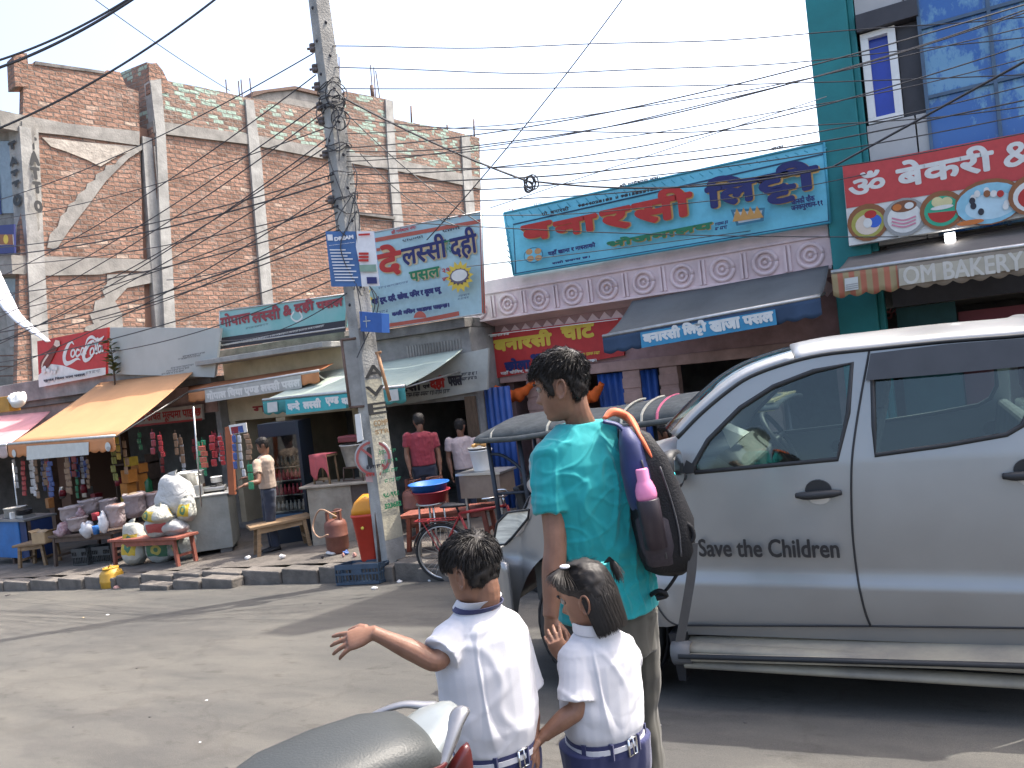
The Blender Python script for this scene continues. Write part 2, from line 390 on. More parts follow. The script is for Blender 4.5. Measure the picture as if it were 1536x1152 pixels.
tag(b.build('road', road_mat()), 'dusty grey asphalt road', kind='structure')

pave_m = mat('worn_pavement', (.145, .126, .108), .92, .55, 2.6, .5, 26, c2=(.06, .053, .046))
kerb_m = mat('kerb_concrete', (.17, .15, .13), .9, .5, 3.5, .5, 30, c2=(.075, .068, .06))
b = B(); xs = list(np.arange(-46, 16.1, .5)); ys = np.linspace(0, 1, 10); w = len(xs)
def pz(x, t): return pave_z(x, 0)+.018*noise.noise(V((x*1.3, t*8, 3)))
b.add([(x, kerb_y(x)+.2+t*14, pz(x, t)) for t in ys for x in xs], [(j*w+i, j*w+i+1, (j+1)*w+i+1, (j+1)*w+i) for j in range(len(ys)-1) for i in range(w-1)], 0, True)
tag(b.build('pavement', pave_m), 'dirty brown pavement in front of the shops', kind='structure')
b = B(); x = -46.0
while x < 16:
    ln = rnd.uniform(.5, .8); g = rnd.uniform(-.01, .01)
    if not (-6.2 < x < -5.5):
        zt = pave_z(x, 0)+.008+rnd.uniform(-.01, .006); y = kerb_y(x)+g
        b.bx((x+.003, y, zt-.5), (x+ln-.003, y+.24, zt))
    x += ln
for x0, x1, dz, dy in ((-10.75, -10.1, -.08, -.24), (-10.08, -9.5, -.045, -.2), (-9.48, -8.85, -.035, -.2), (-5.9, -5.2, -.06, -.05)):
    y = kerb_y(x0)+dy; zt = pave_z(x0, 0)+dz; b.bx((x0, y, zt-.4), (x1, y+.22, zt))
tag(b.build('kerb', kerb_m, bevel=.018), 'worn concrete kerb stones along the road', kind='structure')

# ---------------------------------------------------------------- walls helper
def wallpoly(name, fr, pts, thick, m, parent, off=0, px=True, bevel=0):
    q = [fr.L(*p) if px else p for p in pts]; k = len(q)
    vs = [fr.W(x, z, off) for x, z in q]+[fr.W(x, z, off-thick) for x, z in q]
    fs = [tuple(range(k)), tuple(range(2*k-1, k-1, -1))]+[(i, k+i, k+(i+1) % k, (i+1) % k) for i in range(k)]
    me = bpy.data.meshes.new(name); me.from_pydata(vs, [], fs); me.materials.append(m)
    uv = me.uv_layers.new(name='UVMap').data
    for p in me.polygons:
        for li in p.loop_indices:
            vi = me.loops[li].vertex_index; x, z = q[vi % k]; d = thick if vi >= k else 0
            uv[li].uv = (x+(d if p.index > 1 else 0), z)
    bm = bmesh.new(); bm.from_mesh(me); bmesh.ops.recalc_face_normals(bm, faces=bm.faces); bm.to_mesh(me); bm.free()
    o = bpy.data.objects.new(name, me); COL.objects.link(o)
    if bevel:
        md = o.modifiers.new('bevel', 'BEVEL'); md.width = bevel; md.segments = 1
    adopt(o, parent, True); return o

brick = brick_mat('red_brick', (.365, .225, .172), (.255, .155, .118), (.165, .14, .122))
brick_g = brick_mat('brick_with_green_plaster', (.34, .23, .185), (.26, .18, .145), (.23, .205, .18), (.30, .385, .32))
Wd = V((.153, .988, 0)).normalized(); WC = J(35, 300, 20.9); WC.z = 0
LF = Frame(WC, Wd, Z); RFm = Frame(WC+LF.n*.12, Wd, Z); FF = Frame(WC, V((1, 0, 0)), Z)

# left block of the unfinished building
T1 = thing('brick_building', 'unfinished red brick building with a concrete stair line and TATTO written down its corner', 'building', (WC.x, WC.y, -1.6))
wallpoly('wall', LF, [(24, 640), (36, 96), (54, 95), (100, 101), (156, 110), (160, 105), (180, 108), (190, 131), (208, 137), (222, 640)], .28, brick, T1)
b = B(); p0 = LF.L(222, 300)[0]
b.bx((WC.x-7, WC.y+.3, -2), (WC.x-.02, WC.y+7, LF.L(60, 178)[1])); b.build('wall', brick, T1, True)
wallpoly('beam', LF, [(26, 172), (100, 186), (208, 198), (208, 219), (100, 204), (34, 197)], .36, conc, T1, .06)
wallpoly('beam', LF, [(60, 385), (228, 390), (230, 408), (180, 406), (150, 412), (60, 414)], .36, conc, T1, .05)
wallpoly('column', LF, [(30, 190), (56, 196), (76, 600), (50, 600)], .4, conc_l, T1, .07)
wallpoly('column', LF, [(212, 205), (226, 208), (262, 600), (240, 600)], .36, conc_l, T1, .07)
wallpoly('stair_edge', LF, [(212, 216), (196, 226), (178, 238), (172, 247), (158, 249), (156, 256), (143, 262), (142, 270), (130, 276), (128, 284), (116, 292), (112, 302), (102, 307), (99, 318), (90, 325), (86, 340), (74, 352), (70, 372), (84, 374), (104, 344), (132, 308), (158, 272), (192, 238), (214, 224)], .3, conc, T1, .045)
wallpoly('stair_edge', LF, [(208, 410), (160, 412), (160, 426), (152, 434), (157, 446), (142, 452), (140, 466), (134, 472), (140, 486), (128, 490), (126, 496), (185, 500), (182, 470), (172, 452), (190, 432), (228, 424), (226, 408)], .3, conc, T1, .03)
wallpoly('plaster_patch', LF, [(62, 206), (130, 214), (206, 220), (206, 226), (180, 232), (150, 250), (130, 240), (100, 228), (76, 220)], .05, mat('rough_cement', (.40, .36, .31), .95, .4, 5, .9, 14), T1, .03)
wallpoly('coping', LF, [(52, 92), (156, 107), (156, 111), (52, 97)], .34, conc_d, T1, .03)
wallpoly('corner_post', LF, [(22, 130), (20, 84), (26, 80), (40, 80), (42, 96), (42, 130)], .5, brick, T1, .02)
# its street front
wallpoly('wall', FF, [(-150, 640), (-150, 180), (34, 182), (62, 640)], .3, conc, T1, .02)
wallpoly('column', FF, [(18, 190), (35, 190), (62, 600), (44, 600)], .3, conc_l, T1, .10)
wallpoly('slab', FF, [(-150, 172), (32, 172), (34, 198), (-150, 204)], .9, conc, T1, .55)
wallpoly('slab', FF, [(-150, 384), (46, 384), (48, 412), (-150, 416)], .9, conc, T1, .5)
win_m = mat('dusty_glass', (.16, .21, .24), .25, .3, 3); blue_f = paint('blue_frame', (.05, .08, .22))
o = wallpoly('window', FF, [(-60, 214), (20, 212), (28, 320), (-52, 322)], .06, win_m, T1, .06)
wallpoly('frame', FF, [(-4, 214), (-1, 214), (6, 322), (3, 322)], .04, blue_f, o, .09)
o = wallpoly('window', FF, [(8, 418), (34, 418), (38, 470), (12, 470)], .06, win_m, T1, .06)
wallpoly('shutter', FF, [(14, 470), (36, 470), (42, 520), (20, 520)], .04, conc_l, o, .09)
b = B()
for y0 in (112, 126, 140, 152): seg(b, FF.W(*FF.L(-60, y0-4), .5), FF.W(*FF.L(22, y0), .5), .022, 6)
for x0 in (-20, 2, 21): seg(b, FF.W(*FF.L(x0, 106), .5), FF.W(*FF.L(x0+4, 172), .5), .026, 6)
b.build('railing', steel, T1, True)
b = B()
for y0 in (532, 548, 562, 578): seg(b, FF.W(*FF.L(-60, y0+3), .3), FF.W(*FF.L(56, y0), .3), .022, 6)
for x0 in (8, 42, 54): seg(b, FF.W(*FF.L(x0, 500), .3), FF.W(*FF.L(x0+3, 600), .3), .024, 6)
b.build('railing', rust, T1, True)
t = Text(LF, .32); ink = paint('black_paint', (.03, .03, .03))
for ch, (x0, y1, x1, y0) in zip('TATTO', ((35, 228, 48, 211), (38, 252, 51, 232), (40, 273, 52, 256), (43, 294, 54, 277), (45, 322, 56, 305))): t.put(ch, (x0, y1), (x1, y0), ink, .03)
t.done(T1)
t = Text(FF, .14)
for ch, (x0, y1, x1, y0) in zip('TATTO', ((21, 228, 31, 211), (23, 252, 33, 234), (25, 268, 35, 254), (27, 284, 37, 270), (29, 312, 39, 290))): t.put(ch, (x0, y1), (x1, y0), ink, .03)
t.done(T1)

# right block
T2 = thing('brick_building', 'long unplastered brick building with grey concrete columns and a parapet flecked with pale green plaster', 'building', tuple(RFm.W(RFm.L(230, 300)[0], -1.6)))
top = [(228, 119), (249, 121), (330, 137), (372, 147), (430, 156), (480, 166), (514, 166), (517, 137), (580, 149), (582, 176), (600, 181), (660, 192), (719, 207)]
wallpoly('wall', RFm, [(262, 640)]+[(228, 190), (240, 190), (372, 208), (480, 230), (600, 250), (720, 275), (726, 500), (728, 640)], .3, brick, T2)
wallpoly('parapet', RFm, top+[(720, 274), (600, 249), (480, 229), (372, 207), (232, 189)], .24, brick_g, T2, .02)
wallpoly('beam', RFm, [(228, 182), (372, 202), (480, 222), (600, 241), (719, 267), (720, 284), (600, 258), (480, 238), (372, 217), (230, 200)], .4, conc, T2, .07)
for c in ([(223, 122), (239, 120), (246, 200), (268, 620), (250, 620), (232, 200)], [(366, 150), (378, 152), (390, 240), (408, 460), (408, 620), (394, 620), (392, 460), (373, 240)], [(576, 150), (587, 152), (592, 240), (612, 420), (596, 420), (580, 240)], [(690, 204), (702, 204), (706, 270), (722, 460), (708, 460), (693, 270)]):
    wallpoly('column', RFm, c, .4, conc_l, T2, .10)
b = B(); q = RFm.W(*RFm.L(228, 640)); q2 = RFm.W(*RFm.L(722, 640)); zt = RFm.L(240, 185)[1]
b.prism([(q.x, q.y, -2), (q.x, q.y, zt), (q.x-9, q.y+.3, zt), (q.x-9, q.y+.3, -2)], (q2-q)*.995, 0)
me = b.build('wall', brick, T2, True); me.location = (-.3, .05, 0)
# the raised brick corner over the left block
PF = Frame(RFm.W(RFm.L(226, 120)[0]-.02, 0, .03), V((1, 0, 0)), Z)
wallpoly('parapet', PF, [(176, 190), (176, 111), (200, 101), (220, 93), (223, 200)], .25, brick_g, T2, .0)
wallpoly('parapet', RFm, [(222, 96), (234, 95), (243, 106), (251, 122), (251, 140), (224, 140)], .26, brick, T2, .04)
o = wallpoly('vent', RFm, [(538, 234), (565, 239), (567, 252), (540, 248)], .1, rust, T2, .06)
wallpoly('ledge', RFm, [(532, 318), (590, 326), (590, 330), (532, 322)], .3, conc_d, T2, .12)
for x0, y0, x1, y1 in ((343, 140, 341, 118), (362, 144, 360, 120), (366, 144, 364, 118), (380, 146, 377, 116), (505, 140, 503, 80), (509, 140, 508, 80), (512, 140, 511, 84), (562, 146, 558, 96), (566, 146, 563, 100), (572, 146, 566, 105)):
    b = B(); seg(b, RFm.W(*RFm.L(x0, y0), -.1), RFm.W(*RFm.L(x1, y1), -.1), .022, 5); b.build('rebar', rust, T2, True)
b = B(); seg(b, RFm.W(*RFm.L(562, 148), -.1), RFm.W(*RFm.L(560, 127), -.1), .08, 8)
for x0, y0, y1 in ((620, 188, 158), (674, 200, 186), (714, 208, 178)): seg(b, RFm.W(*RFm.L(x0, y0), -.1), RFm.W(*RFm.L(x0-1, y1), -.1), .04, 6)
b.build('pipe', rust, T2, True)
b = B()
for k in range(2): seg(b, LF.W(*LF.L(233-5*k, 222), .16), LF.W(*LF.L(259-6*k, 500), .16), .035, 6)
tag(b.build('drain_pipe', mat('dark_pipe', (.12, .11, .10), .7)), 'thin dark drain pipe running down the seam between the two brick blocks', 'pipe')
# water tank and the roof house behind the parapet
p = RFm.W(*RFm.L(600, 186), -3); b = B(); b.lathe([(0, -1), (.75, -1), (.8, -.2), (.8, 0.2), (.6, .42), (.2, .5), (0, .5)], p, 20)
tag(b.build('water_tank', paint('green_tank', (.02, .30, .20))), 'green plastic water tank just showing over the brick parapet', 'water tank')
p = RFm.W(*RFm.L(376, 150), -2.5); pe = RFm.W(*RFm.L(520, 170), -2.5); zt = p.z+.42
RHF = Frame((p.x, p.y, 0), Wd, Z)
T3 = thing('roof_house', 'small grey plastered roof room behind the brick parapet', 'building', tuple(p))
wallpoly('wall', RHF, [(376, 170), (376, 145), (400, 137), (440, 134), (500, 150), (540, 190)], 2.2, conc, T3)
wallpoly('roof', RHF, [(376, 146), (378, 138), (440, 130), (505, 145), (505, 150), (440, 135), (400, 139)], 2.4, rust, T3, .1)
# ================================================================ the low shops
YA, YB, YP = 10.4, 10.6, 11.0
def shop(name, label, x0, x1, y, ztop, mats, depth=3.4, zslab=.14, wall=None):
    t = thing(name, label, 'building', ((x0+x1)/2, y, pave_z((x0+x1)/2, 0)))
    f = B(); f.bx((x0, y-.1, -2.0), (x1, y+depth, pave_z(x0, 0)+.12)); f.build('floor', conc_d, t, True)
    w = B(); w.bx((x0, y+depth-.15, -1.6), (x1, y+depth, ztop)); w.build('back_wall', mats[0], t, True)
    for xx in (x0, x1-.16):
        w = B(); w.bx((xx+.004, y+.02, -1.6), (xx+.156, y+depth-.16, ztop-.004)); w.build('side_wall', mats[1], t, True)
    r = B(); r.bx((x0+.003, y-.12, ztop), (x1-.003, y+depth+.1, ztop+zslab)); r.build('roof_slab', mats[2], t, True, .01)
    return t
shade_w = mat('shade_dark_wall', (.16, .165, .165), .9, .45, 2)  # inner walls: the shade inside the shops is put into this dark colour
dirty_w = mat('stained_wall', (.33, .32, .30), .9, .5, 1.6, .3, 20, c2=(.13, .125, .12))
cream = mat('cream_wall', (.50, .41, .28), .85, .25, 2)
pinkf = mat('faded_pink_wall', (.40, .26, .23), .85, .35, 3)
# A: the stall row at the left
A = shop('shop_building', 'low concrete shop behind the orange awning with sign boards along its roof', -22.5, -12.75, YA, 1.75, (shade_w, dirty_w, conc_d))
w = B(); w.bx((-22.5, 10.15, 1.89), (-12.8, 10.3, 2.35)); w.build('parapet', dirty_w, A, True, .01)
w = B(); w.bx((-22.4, YA, 1.18), (-12.8, YA+.14, 1.745)); w.build('lintel', pinkf, A, True)
for xx in (-19.2, -16.3): w = B(); w.bx((xx, YA+.01, -1.6), (xx+.22, YA+.2, 1.17)); w.build('pillar', mat('brown_door', (.10, .055, .035), .7, .4, 6), A, True)
# B
Bb = shop('shop_building', 'cream shop with a weathered roof slab under the Gopal lassi sign', -12.75, -9.35, YB, 2.22, (shade_w, cream, conc_d), zslab=.16)
w = B(); w.bx((-12.74, YB, .95), (-9.36, YB+.14, 2.215)); w.build('lintel', cream, Bb, True)
w = B(); w.bx((-12.74, 9.95, 2.10), (-9.4, YB-.13, 2.20)); w.build('canopy', conc_l, Bb, True, .012)
w = B(); w.bx((-11.45, YB+.02, -1.2), (-11.2, YB+.2, .94)); w.build('pillar', cream, Bb, True)
fl = Frame((0, YB, 0), (1, 0, 0), Z)
t = Text(fl); t.put('गोपाल', (380, 620), (470, 596), paint('red_letter', (.28, .03, .03)), .012); t.done(Bb)
# C
Cc = shop('shop_building', 'grey shop front with open dark interior beside the blue corrugated shutter', -9.35, -6.8, YB, 2.12, (shade_w, dirty_w, conc_d), zslab=.16)
w = B(); w.bx((-9.34, YB, .95), (-6.81, YB+.14, 2.115)); w.build('lintel', dirty_w, Cc, True)
v = B()
for i in range(19): x = -8.1+i*.06; v.bx((x, YB-.015, 1.62), (x+.03, YB-.002, 1.95))
v.build('louvre', conc, Cc, True)
w = B(); w.bx((-7.02, YB-.05, -1.2), (-6.82, YB-.004, 1.0)); w.build('pillar', mat('brown_wood', (.13, .085, .055), .75, .4, 8, stretch=(6, 6, 1)), Cc, True)
# shelves of jars at the back of C
w = B()
for k, z in enumerate((-.1, .3, .65)):
    w.bx((-9.1, YB+2.9, z), (-7.0, YB+3.2, z+.03))
    for i in range(11): w.lathe([(.05, 0), (.055, .1), (.05, .2), (.02, .22)], (-9+i*.18, YB+3.05, z+.03), 8, 1)
w.build('shelf', [rust, mat('jar', (.25, .25, .22), .3)], Cc, True)

# D: the pink shop
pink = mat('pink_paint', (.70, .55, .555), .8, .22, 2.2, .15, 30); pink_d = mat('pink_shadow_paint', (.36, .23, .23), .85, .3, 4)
Dp = thing('shop_building', 'pink shop building with round medallions moulded along its fascia', 'building', (-3.8, YP, pave_z(-3.8, 0)))
xl, xr = -7.2, -1.32
w = B(); w.prism([(xl, YP, 2.22), (xl, YP, 2.86), (xl, YP+.38, 2.9), (xl, YP+.38, 2.12)], (xr-xl, 0, 0)); w.build('fascia', pink, Dp, True, .01)
w = B()
for i in range(10):
    x = xl+.36+i*.585; c = V((x, YP-.012, 2.42))
    for ra, rb in ((.155, .03), (.075, .024)):
        w.tube([c+V((ra*math.cos(a*math.pi/10), 0, ra*math.sin(a*math.pi/10))) for a in range(21)], rb, 6)
    w.ball(c, (.03, .025, .03), 0, 8)
    for dx in (.25, .31): w.bx((x+dx, YP-.035, 2.25), (x+dx+.035, YP-.002, 2.6))
w.build('medallion', pink, Dp, True)
w = B(); w.bx((xl, YP-.03, 2.635), (xr, YP-.003, 2.665)); w.bx((xl, YP-.045, 2.2), (xr, YP-.003, 2.235)); w.build('moulding', pink, Dp, True, .006)
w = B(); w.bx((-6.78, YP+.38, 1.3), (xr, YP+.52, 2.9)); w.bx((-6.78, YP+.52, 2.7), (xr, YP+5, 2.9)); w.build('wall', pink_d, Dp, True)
sof = mat('soffit_pattern', (.30, .17, .15), .85, .4, 5); w = B()
for i in range(26):
    x = -6.7+i*.205; w.add([(x, YP+.375, 1.98), (x+.11, YP+.37, 2.10), (x+.22, YP+.375, 1.98), (x+.11, YP+.37, 1.86)], [(0, 1, 2, 3)])
w.build('frieze', pink, Dp, True, solid=.01)
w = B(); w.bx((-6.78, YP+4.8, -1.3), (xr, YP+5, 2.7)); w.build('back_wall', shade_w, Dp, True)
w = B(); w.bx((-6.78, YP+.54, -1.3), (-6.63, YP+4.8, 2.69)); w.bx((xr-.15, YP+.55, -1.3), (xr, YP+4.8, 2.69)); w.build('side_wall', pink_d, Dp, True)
w = B(); w.bx((-6.78, YP+.3, -1.6), (xr, YP+4.8, -.5)); w.build('floor', conc_d, Dp, True)
w = B(); w.bx((-6.78, YP+.33, 1.14), (xr, YP+.55, 1.3)); w.build('lintel', pinkf, Dp, True, .01)
for x in (-6.28, -4.55, -3.95, -2.5):
    w = B(); w.bx((x, YP+.35, -1.3), (x+.28, YP+.56, 1.135))
    for k in range(9): w.bx((x-.012, YP+.336, -.9+k*.22), (x+.292, YP+.348, -.74+k*.22))
    w.build('pillar', pinkf, Dp, True, .008)
blue_sh = mat('blue_shutter', (.02, .07, .27), .5, .35, 2)
def corrug(x0, x1, z0, z1, y, parent, nm='shutter'):
    w = B(); n = int((x1-x0)/.022); w.grid(lambda s, t_: (x0+(x1-x0)*s, y+.022*math.sin(s*(x1-x0)/.11*2*math.pi), z0+(z1-z0)*t_), n, 1)
    return w.build(nm, blue_sh, parent, True, solid=.006)
corrug(-6.78, -6.29, -.9, 1.1, YP-.2, Dp); corrug(-5.0, -4.0, -.9, 1.12, YP+.40, Dp)
# E: the bakery building
teal = mat('teal_wall', (.015, .19, .20), .6, .25, 1.5); clad = mat('grey_cladding', (.40, .39, .38), .35, .12, 2); charc = mat('charcoal_panel', (.045, .043, .05), .5, .3, 3)
E_ = thing('bakery_building', 'tall bakery building with teal corner pillar, grey cladding and blue glass front', 'building', (3, YP, pave_z(3, 0)))
fb = Frame((0, YP, 0), (1, 0, 0), Z)
HT = 12.2
w = B(); w.bx((-1.30, YP-.12, -1.4), (-.83, YP+.3, HT)); w.bx((-.83, YP-.02, -1.4), (-.755, YP+.3, HT)); w.build('corner_pillar', teal, E_, True, .012)
w = B(); w.bx((-1.28, YP+.31, 1.6), (6.5, YP+9, HT)); w.build('wall', conc, E_, True)
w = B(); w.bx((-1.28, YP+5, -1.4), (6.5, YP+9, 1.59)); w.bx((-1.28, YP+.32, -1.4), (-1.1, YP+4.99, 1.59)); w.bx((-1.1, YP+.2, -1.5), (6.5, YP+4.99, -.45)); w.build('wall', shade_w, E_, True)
xg = fb.L(1385, 100)[0]; zb0 = 3.5
w = B()
for x0, x1 in ((-.75, -.2), (-.195, xg)):
    for z0, z1 in ((2.4, 3.94), (5.33, 6.5), (6.51, 7.7), (9.2, 10.5)):
        w.bx((x0+.006, YP, z0), (x1-.006, YP+.3, z1-.012))
w.build('cladding', clad, E_, True, .004)
w = B(); w.bx((-.745, YP+.2, 3.94), (xg, YP+.31, 5.32)); w.bx((-.745, YP-.06, 5.1), (xg, YP+.19, 5.32)); w.build('window_hood', charc, E_, True, .006)
xw0, xw1 = -.72, xg-.02; zw0, zw1 = 3.95, 5.09
wn = B(); xm = xw0+(xw1-xw0)*.62
for x0, x1, z0, z1 in ((xw0, xm, zw0, zw0+.07), (xw0, xm, zw1-.07, zw1), (xw0, xw0+.09, zw0+.07, zw1-.07), (xm-.09, xm, zw0+.07, zw1-.07)): wn.bx((x0, YP+.02, z0), (x1, YP+.18, z1))
wo = wn.build('window', white, E_, True, .004)
w = B(); w.bx((xw0+.09, YP+.12, zw0+.07), (xm-.09, YP+.16, zw1-.07)); w.build('pane', mat('blue_glass_pane', (.025, .06, .42), .2, .2, 2), wo, True)
w = B(); w.bx((xm+.01, YP+.1, zw0), (xw1, YP+.17, zw1)); w.build('shutter', charc, wo, True)
# the blue glass front: panes with the peeled film showing as pale patches
gm, gn, gl, gb = node_mat('blue_film_glass')
tc = gn.new('ShaderNodeTexCoord'); mp = gn.new('ShaderNodeMapping'); mp.inputs['Scale'].default_value = (1.0, 1, .55); gl.new(tc.outputs['Object'], mp.inputs[0])
n1 = gn.new('ShaderNodeTexNoise'); n1.inputs['Scale'].default_value = 1.4; n1.inputs['Detail'].default_value = 7; n1.inputs['Roughness'].default_value = .72; gl.new(mp.outputs[0], n1.inputs[0])
r1 = gn.new('ShaderNodeValToRGB'); r1.color_ramp.elements[0].position = .47; r1.color_ramp.elements[0].color = (.015, .10, .33, 1); r1.color_ramp.elements[1].position = .53; r1.color_ramp.elements[1].color = (.12, .27, .42, 1)
gl.new(n1.outputs[0], r1.inputs[0]); gl.new(r1.outputs[0], gb.inputs['Base Color']); gb.inputs['Roughness'].default_value = .16; gb.inputs['Specular IOR Level'].default_value = .6
w = B(); wx = 6.5
x = xg
while x < 6.4:
    for z in (2.4, 3.25, 4.1, 4.95, 5.8, 6.7, 7.6, 8.5, 9.4): w.bx((x+.02, YP+.01, z+.02), (x+.70, YP+.06, z+.83))
    x += .72
w.build('glass_front', gm, E_, True)
w = B(); x = xg
while x < 6.5: w.bx((x-.02, YP-.03, 2.4), (x+.02, YP+.1, 10.3)); x += .72
for z in (3.25, 4.1, 4.95, 5.8, 6.7, 7.6): w.bx((xg, YP-.026, z-.02), (6.4, YP+.098, z+.02))
w.build('mullion', mat('blue_grey_frame', (.07, .12, .19), .5), E_, True)
w = B(); w.bx((-.66, YP+.1, 1.6), (6.5, YP+.3, 2.39)); w.build('lintel', charc, E_, True)
w = B(); w.bx((.05, YP+.6, -1), (1.05, YP+.66, 1.45)); dor = w.build('door', mat('maroon_door', (.16, .02, .03), .5, .2, 3), E_, True)
w = B(); w.bx((-.65, YP+.4, -1), (.03, YP+.5, 1.59)); w.build('wall', mat('dark_teal', (.02, .075, .08), .7), E_, True)
fd = Frame((0, YP+.6, 0), (1, 0, 0), Z); t = Text(fd); t.put('ॐ', (1322, 480), (1352, 448), mat('faded_pink_letter', (.35, .12, .12))); t.put('बेकरी', (1326, 502), (1356, 486), MATS['faded_pink_letter']); t.done(dor)
w = B(); w.bx((1.1, YP+.5, -1), (6.4, YP+.58, 1.59))
for i in range(12): w.bx((1.15+i*.42, YP+.46, -.9), (1.5+i*.42, YP+.495, 1.4), 1)
w.build('display', [charc, mat('display_dark', (.035, .035, .045), .3, .6, 8)], E_, True)
p = on(1425, 356, V((0, YP-.25, 0)), V((0, 1, 0))); b = B(); b.bx((p.x-.05, p.y-.02, p.z-.05), (p.x+.05, p.y+.03, p.z+.05))
lm = bpy.data.materials.new('lamp_glow'); lm.use_nodes = True; lm.node_tree.nodes['Principled BSDF'].inputs['Emission Color'].default_value = (1, 1, 1, 1); lm.node_tree.nodes['Principled BSDF'].inputs['Emission Strength'].default_value = 4
LT = thing('lamp', 'small lit white lamp under the red bakery board', 'lamp', tuple(p)); b.build('lens', lm, LT, True); b = B(); b.bx((p.x-.06, p.y+.031, p.z-.06), (p.x+.06, p.y+.28, p.z+.06)); b.build('housing', steel, LT, True)
# ================================================================ sign boards
red_p = paint('sign_red', (.46, .035, .035)); red_l = paint('letter_red', (.42, .03, .025)); wh_p = paint('sign_white', (.66, .66, .63)); navy = paint('letter_navy', (.02, .025, .12))
yel = paint('letter_yellow', (.62, .45, .06)); grn = paint('letter_green', (.02, .17, .08)); blk = paint('letter_black', (.03, .03, .04)); sky_p = paint('sign_sky_blue', (.15, .50, .64)); pale_b = paint('sign_pale_blue', (.36, .52, .57))
gold = paint('letter_gold', (.50, .30, .10)); ora = paint('paint_orange', (.55, .17, .04)); brn = paint('paint_brown', (.25, .10, .04)); tea = paint('paint_teal', (.05, .36, .38))
def board(name, label, fr, corners, m, thick=.05, off=.02, edge=None, cat='sign'):
    q = [fr.L(*c) for c in corners]; t = thing(name, label, cat, tuple(fr.W(*q[0])))
    k = len(q); b = B(); b.prism([fr.W(x, z, off) for x, z in q], fr.n*-thick); b.build('board', m, t, True)
    if edge:
        b = B()
        for i in range(k): b.tube([fr.W(*q[i], off), fr.W(*q[(i+1) % k], off)], edge[0], 6)
        b.build('frame', edge[1], t, True)
    return t
def front(y): return Frame((0, y, 0), (1, 0, 0), Z)

# red drinks board
F = front(10.05); t = board('sign_board', 'red and white cola advertisement board with a bottle picture on the roof edge', F, [(60, 580), (160, 561), (163, 491), (57, 512)], red_p)
x = Text(F, .022)
x.poly([(60, 581), (160, 562), (160, 551), (120, 556), (95, 548), (78, 546), (59, 563)], wh_p)
zc = lambda q: [(a*.2214, 330+c*.2214) for a, c in q]
for q, w in (([(508, 842), (490, 826), (462, 862), (442, 925), (452, 968), (482, 966), (530, 940), (552, 948)], [.03, .05, .09, .12, .12, .08, .05, .02]),
             ([(505, 878), (492, 890), (490, 918), (502, 926), (514, 908), (512, 884), (503, 878)], .045), ([(548, 884), (532, 878), (522, 904), (530, 924), (552, 908)], .045),
             ([(582, 872), (566, 868), (556, 894), (562, 912), (576, 898), (584, 868), (582, 902), (594, 902)], .042), ([(588, 872), (606, 866)], .04),
             ([(652, 842), (640, 818), (606, 850), (578, 905), (582, 945), (606, 946), (638, 918)], [.03, .05, .09, .12, .11, .07, .04]),
             ([(636, 866), (624, 880), (622, 908), (632, 916), (646, 898), (644, 872), (636, 866)], .045), ([(652, 905), (668, 860), (676, 806), (664, 812), (656, 870), (660, 902), (672, 898)], .04),
             ([(700, 858), (684, 852), (676, 880), (682, 896), (694, 884), (702, 852), (700, 886), (712, 884)], .042),
             ([(590, 850), (606, 808), (636, 792), (668, 812), (696, 806), (716, 786)], [.02, .05, .07, .05, .06, .02])): x.stroke(zc(q), w, wh_p)
x.poly(zc([(385, 812), (410, 815), (418, 850), (400, 868), (345, 985), (318, 1015), (285, 1005), (282, 965), (330, 895), (372, 850)]), paint('cola_brown', (.16, .03, .02)))
x.poly(zc([(388, 812), (415, 818), (420, 848), (402, 864), (376, 846)]), paint('label_cream', (.66, .55, .45))); x.stroke(zc([(340, 910), (305, 965), (296, 1000)]), .05, MATS['label_cream'])
for i in range(14): x.disc((66+rnd.uniform(0, 22), 557-rnd.uniform(-2, 6)), .06, .045, wh_p)
x.put('सुन्दर चिया पान पसल', (70, 574), (132, 558), blk, .012); x.squiggle((134, 563), (158, 553), blk, 1, 3)
x.done(t)
# blank grey board
t = board('sign_board', 'faded blank grey board beside the red cola advertisement', F, [(161, 561), (320, 566), (330, 492), (164, 491)], mat('faded_grey_board', (.40, .42, .40), .7, .12, 1.2), off=-.02)
x = Text(F, -.01); x.squiggle((274, 540), (314, 527), blk, 2, 5); x.squiggle((272, 562), (312, 544), blk, 3, 6); x.squiggle((168, 518), (190, 513), tea, 1, 7); x.done(t)
# Gopal board on its slab
F = front(10.25)
t = board('sign_board', 'pale teal board with maroon Gopal lassi lettering on the cream roof slab', F, [(331, 518), (520, 491), (522, 441), (331, 467)], mat('gopal_board', (.34, .47, .48), .6, .3, .8, c2=(.10, .38, .36)), edge=(.015, steel))
x = Text(F, .024); mar = paint('letter_maroon', (.28, .05, .06))
x.poly([(331, 524), (331, 507), (521, 480), (520, 497)], blk)
x.put('गोपाल', (333, 492), (376, 463), mar, .014); x.put('लस्सी', (380, 486), (421, 456), mar, .014); x.put('&', (427, 475), (438, 456), mar, .014); x.put('दही', (444, 473), (472, 446), mar, .014); x.put('पसल', (477, 466), (516, 446), mar, .014)
x.squiggle((335, 520), (518, 486), wh_p, 1, 9); x.squiggle((401, 492), (440, 484), blk, 1, 10)
x.stroke([(478, 468), (474, 476), (482, 482), (490, 476), (486, 468)], .03, wh_p); x.done(t)
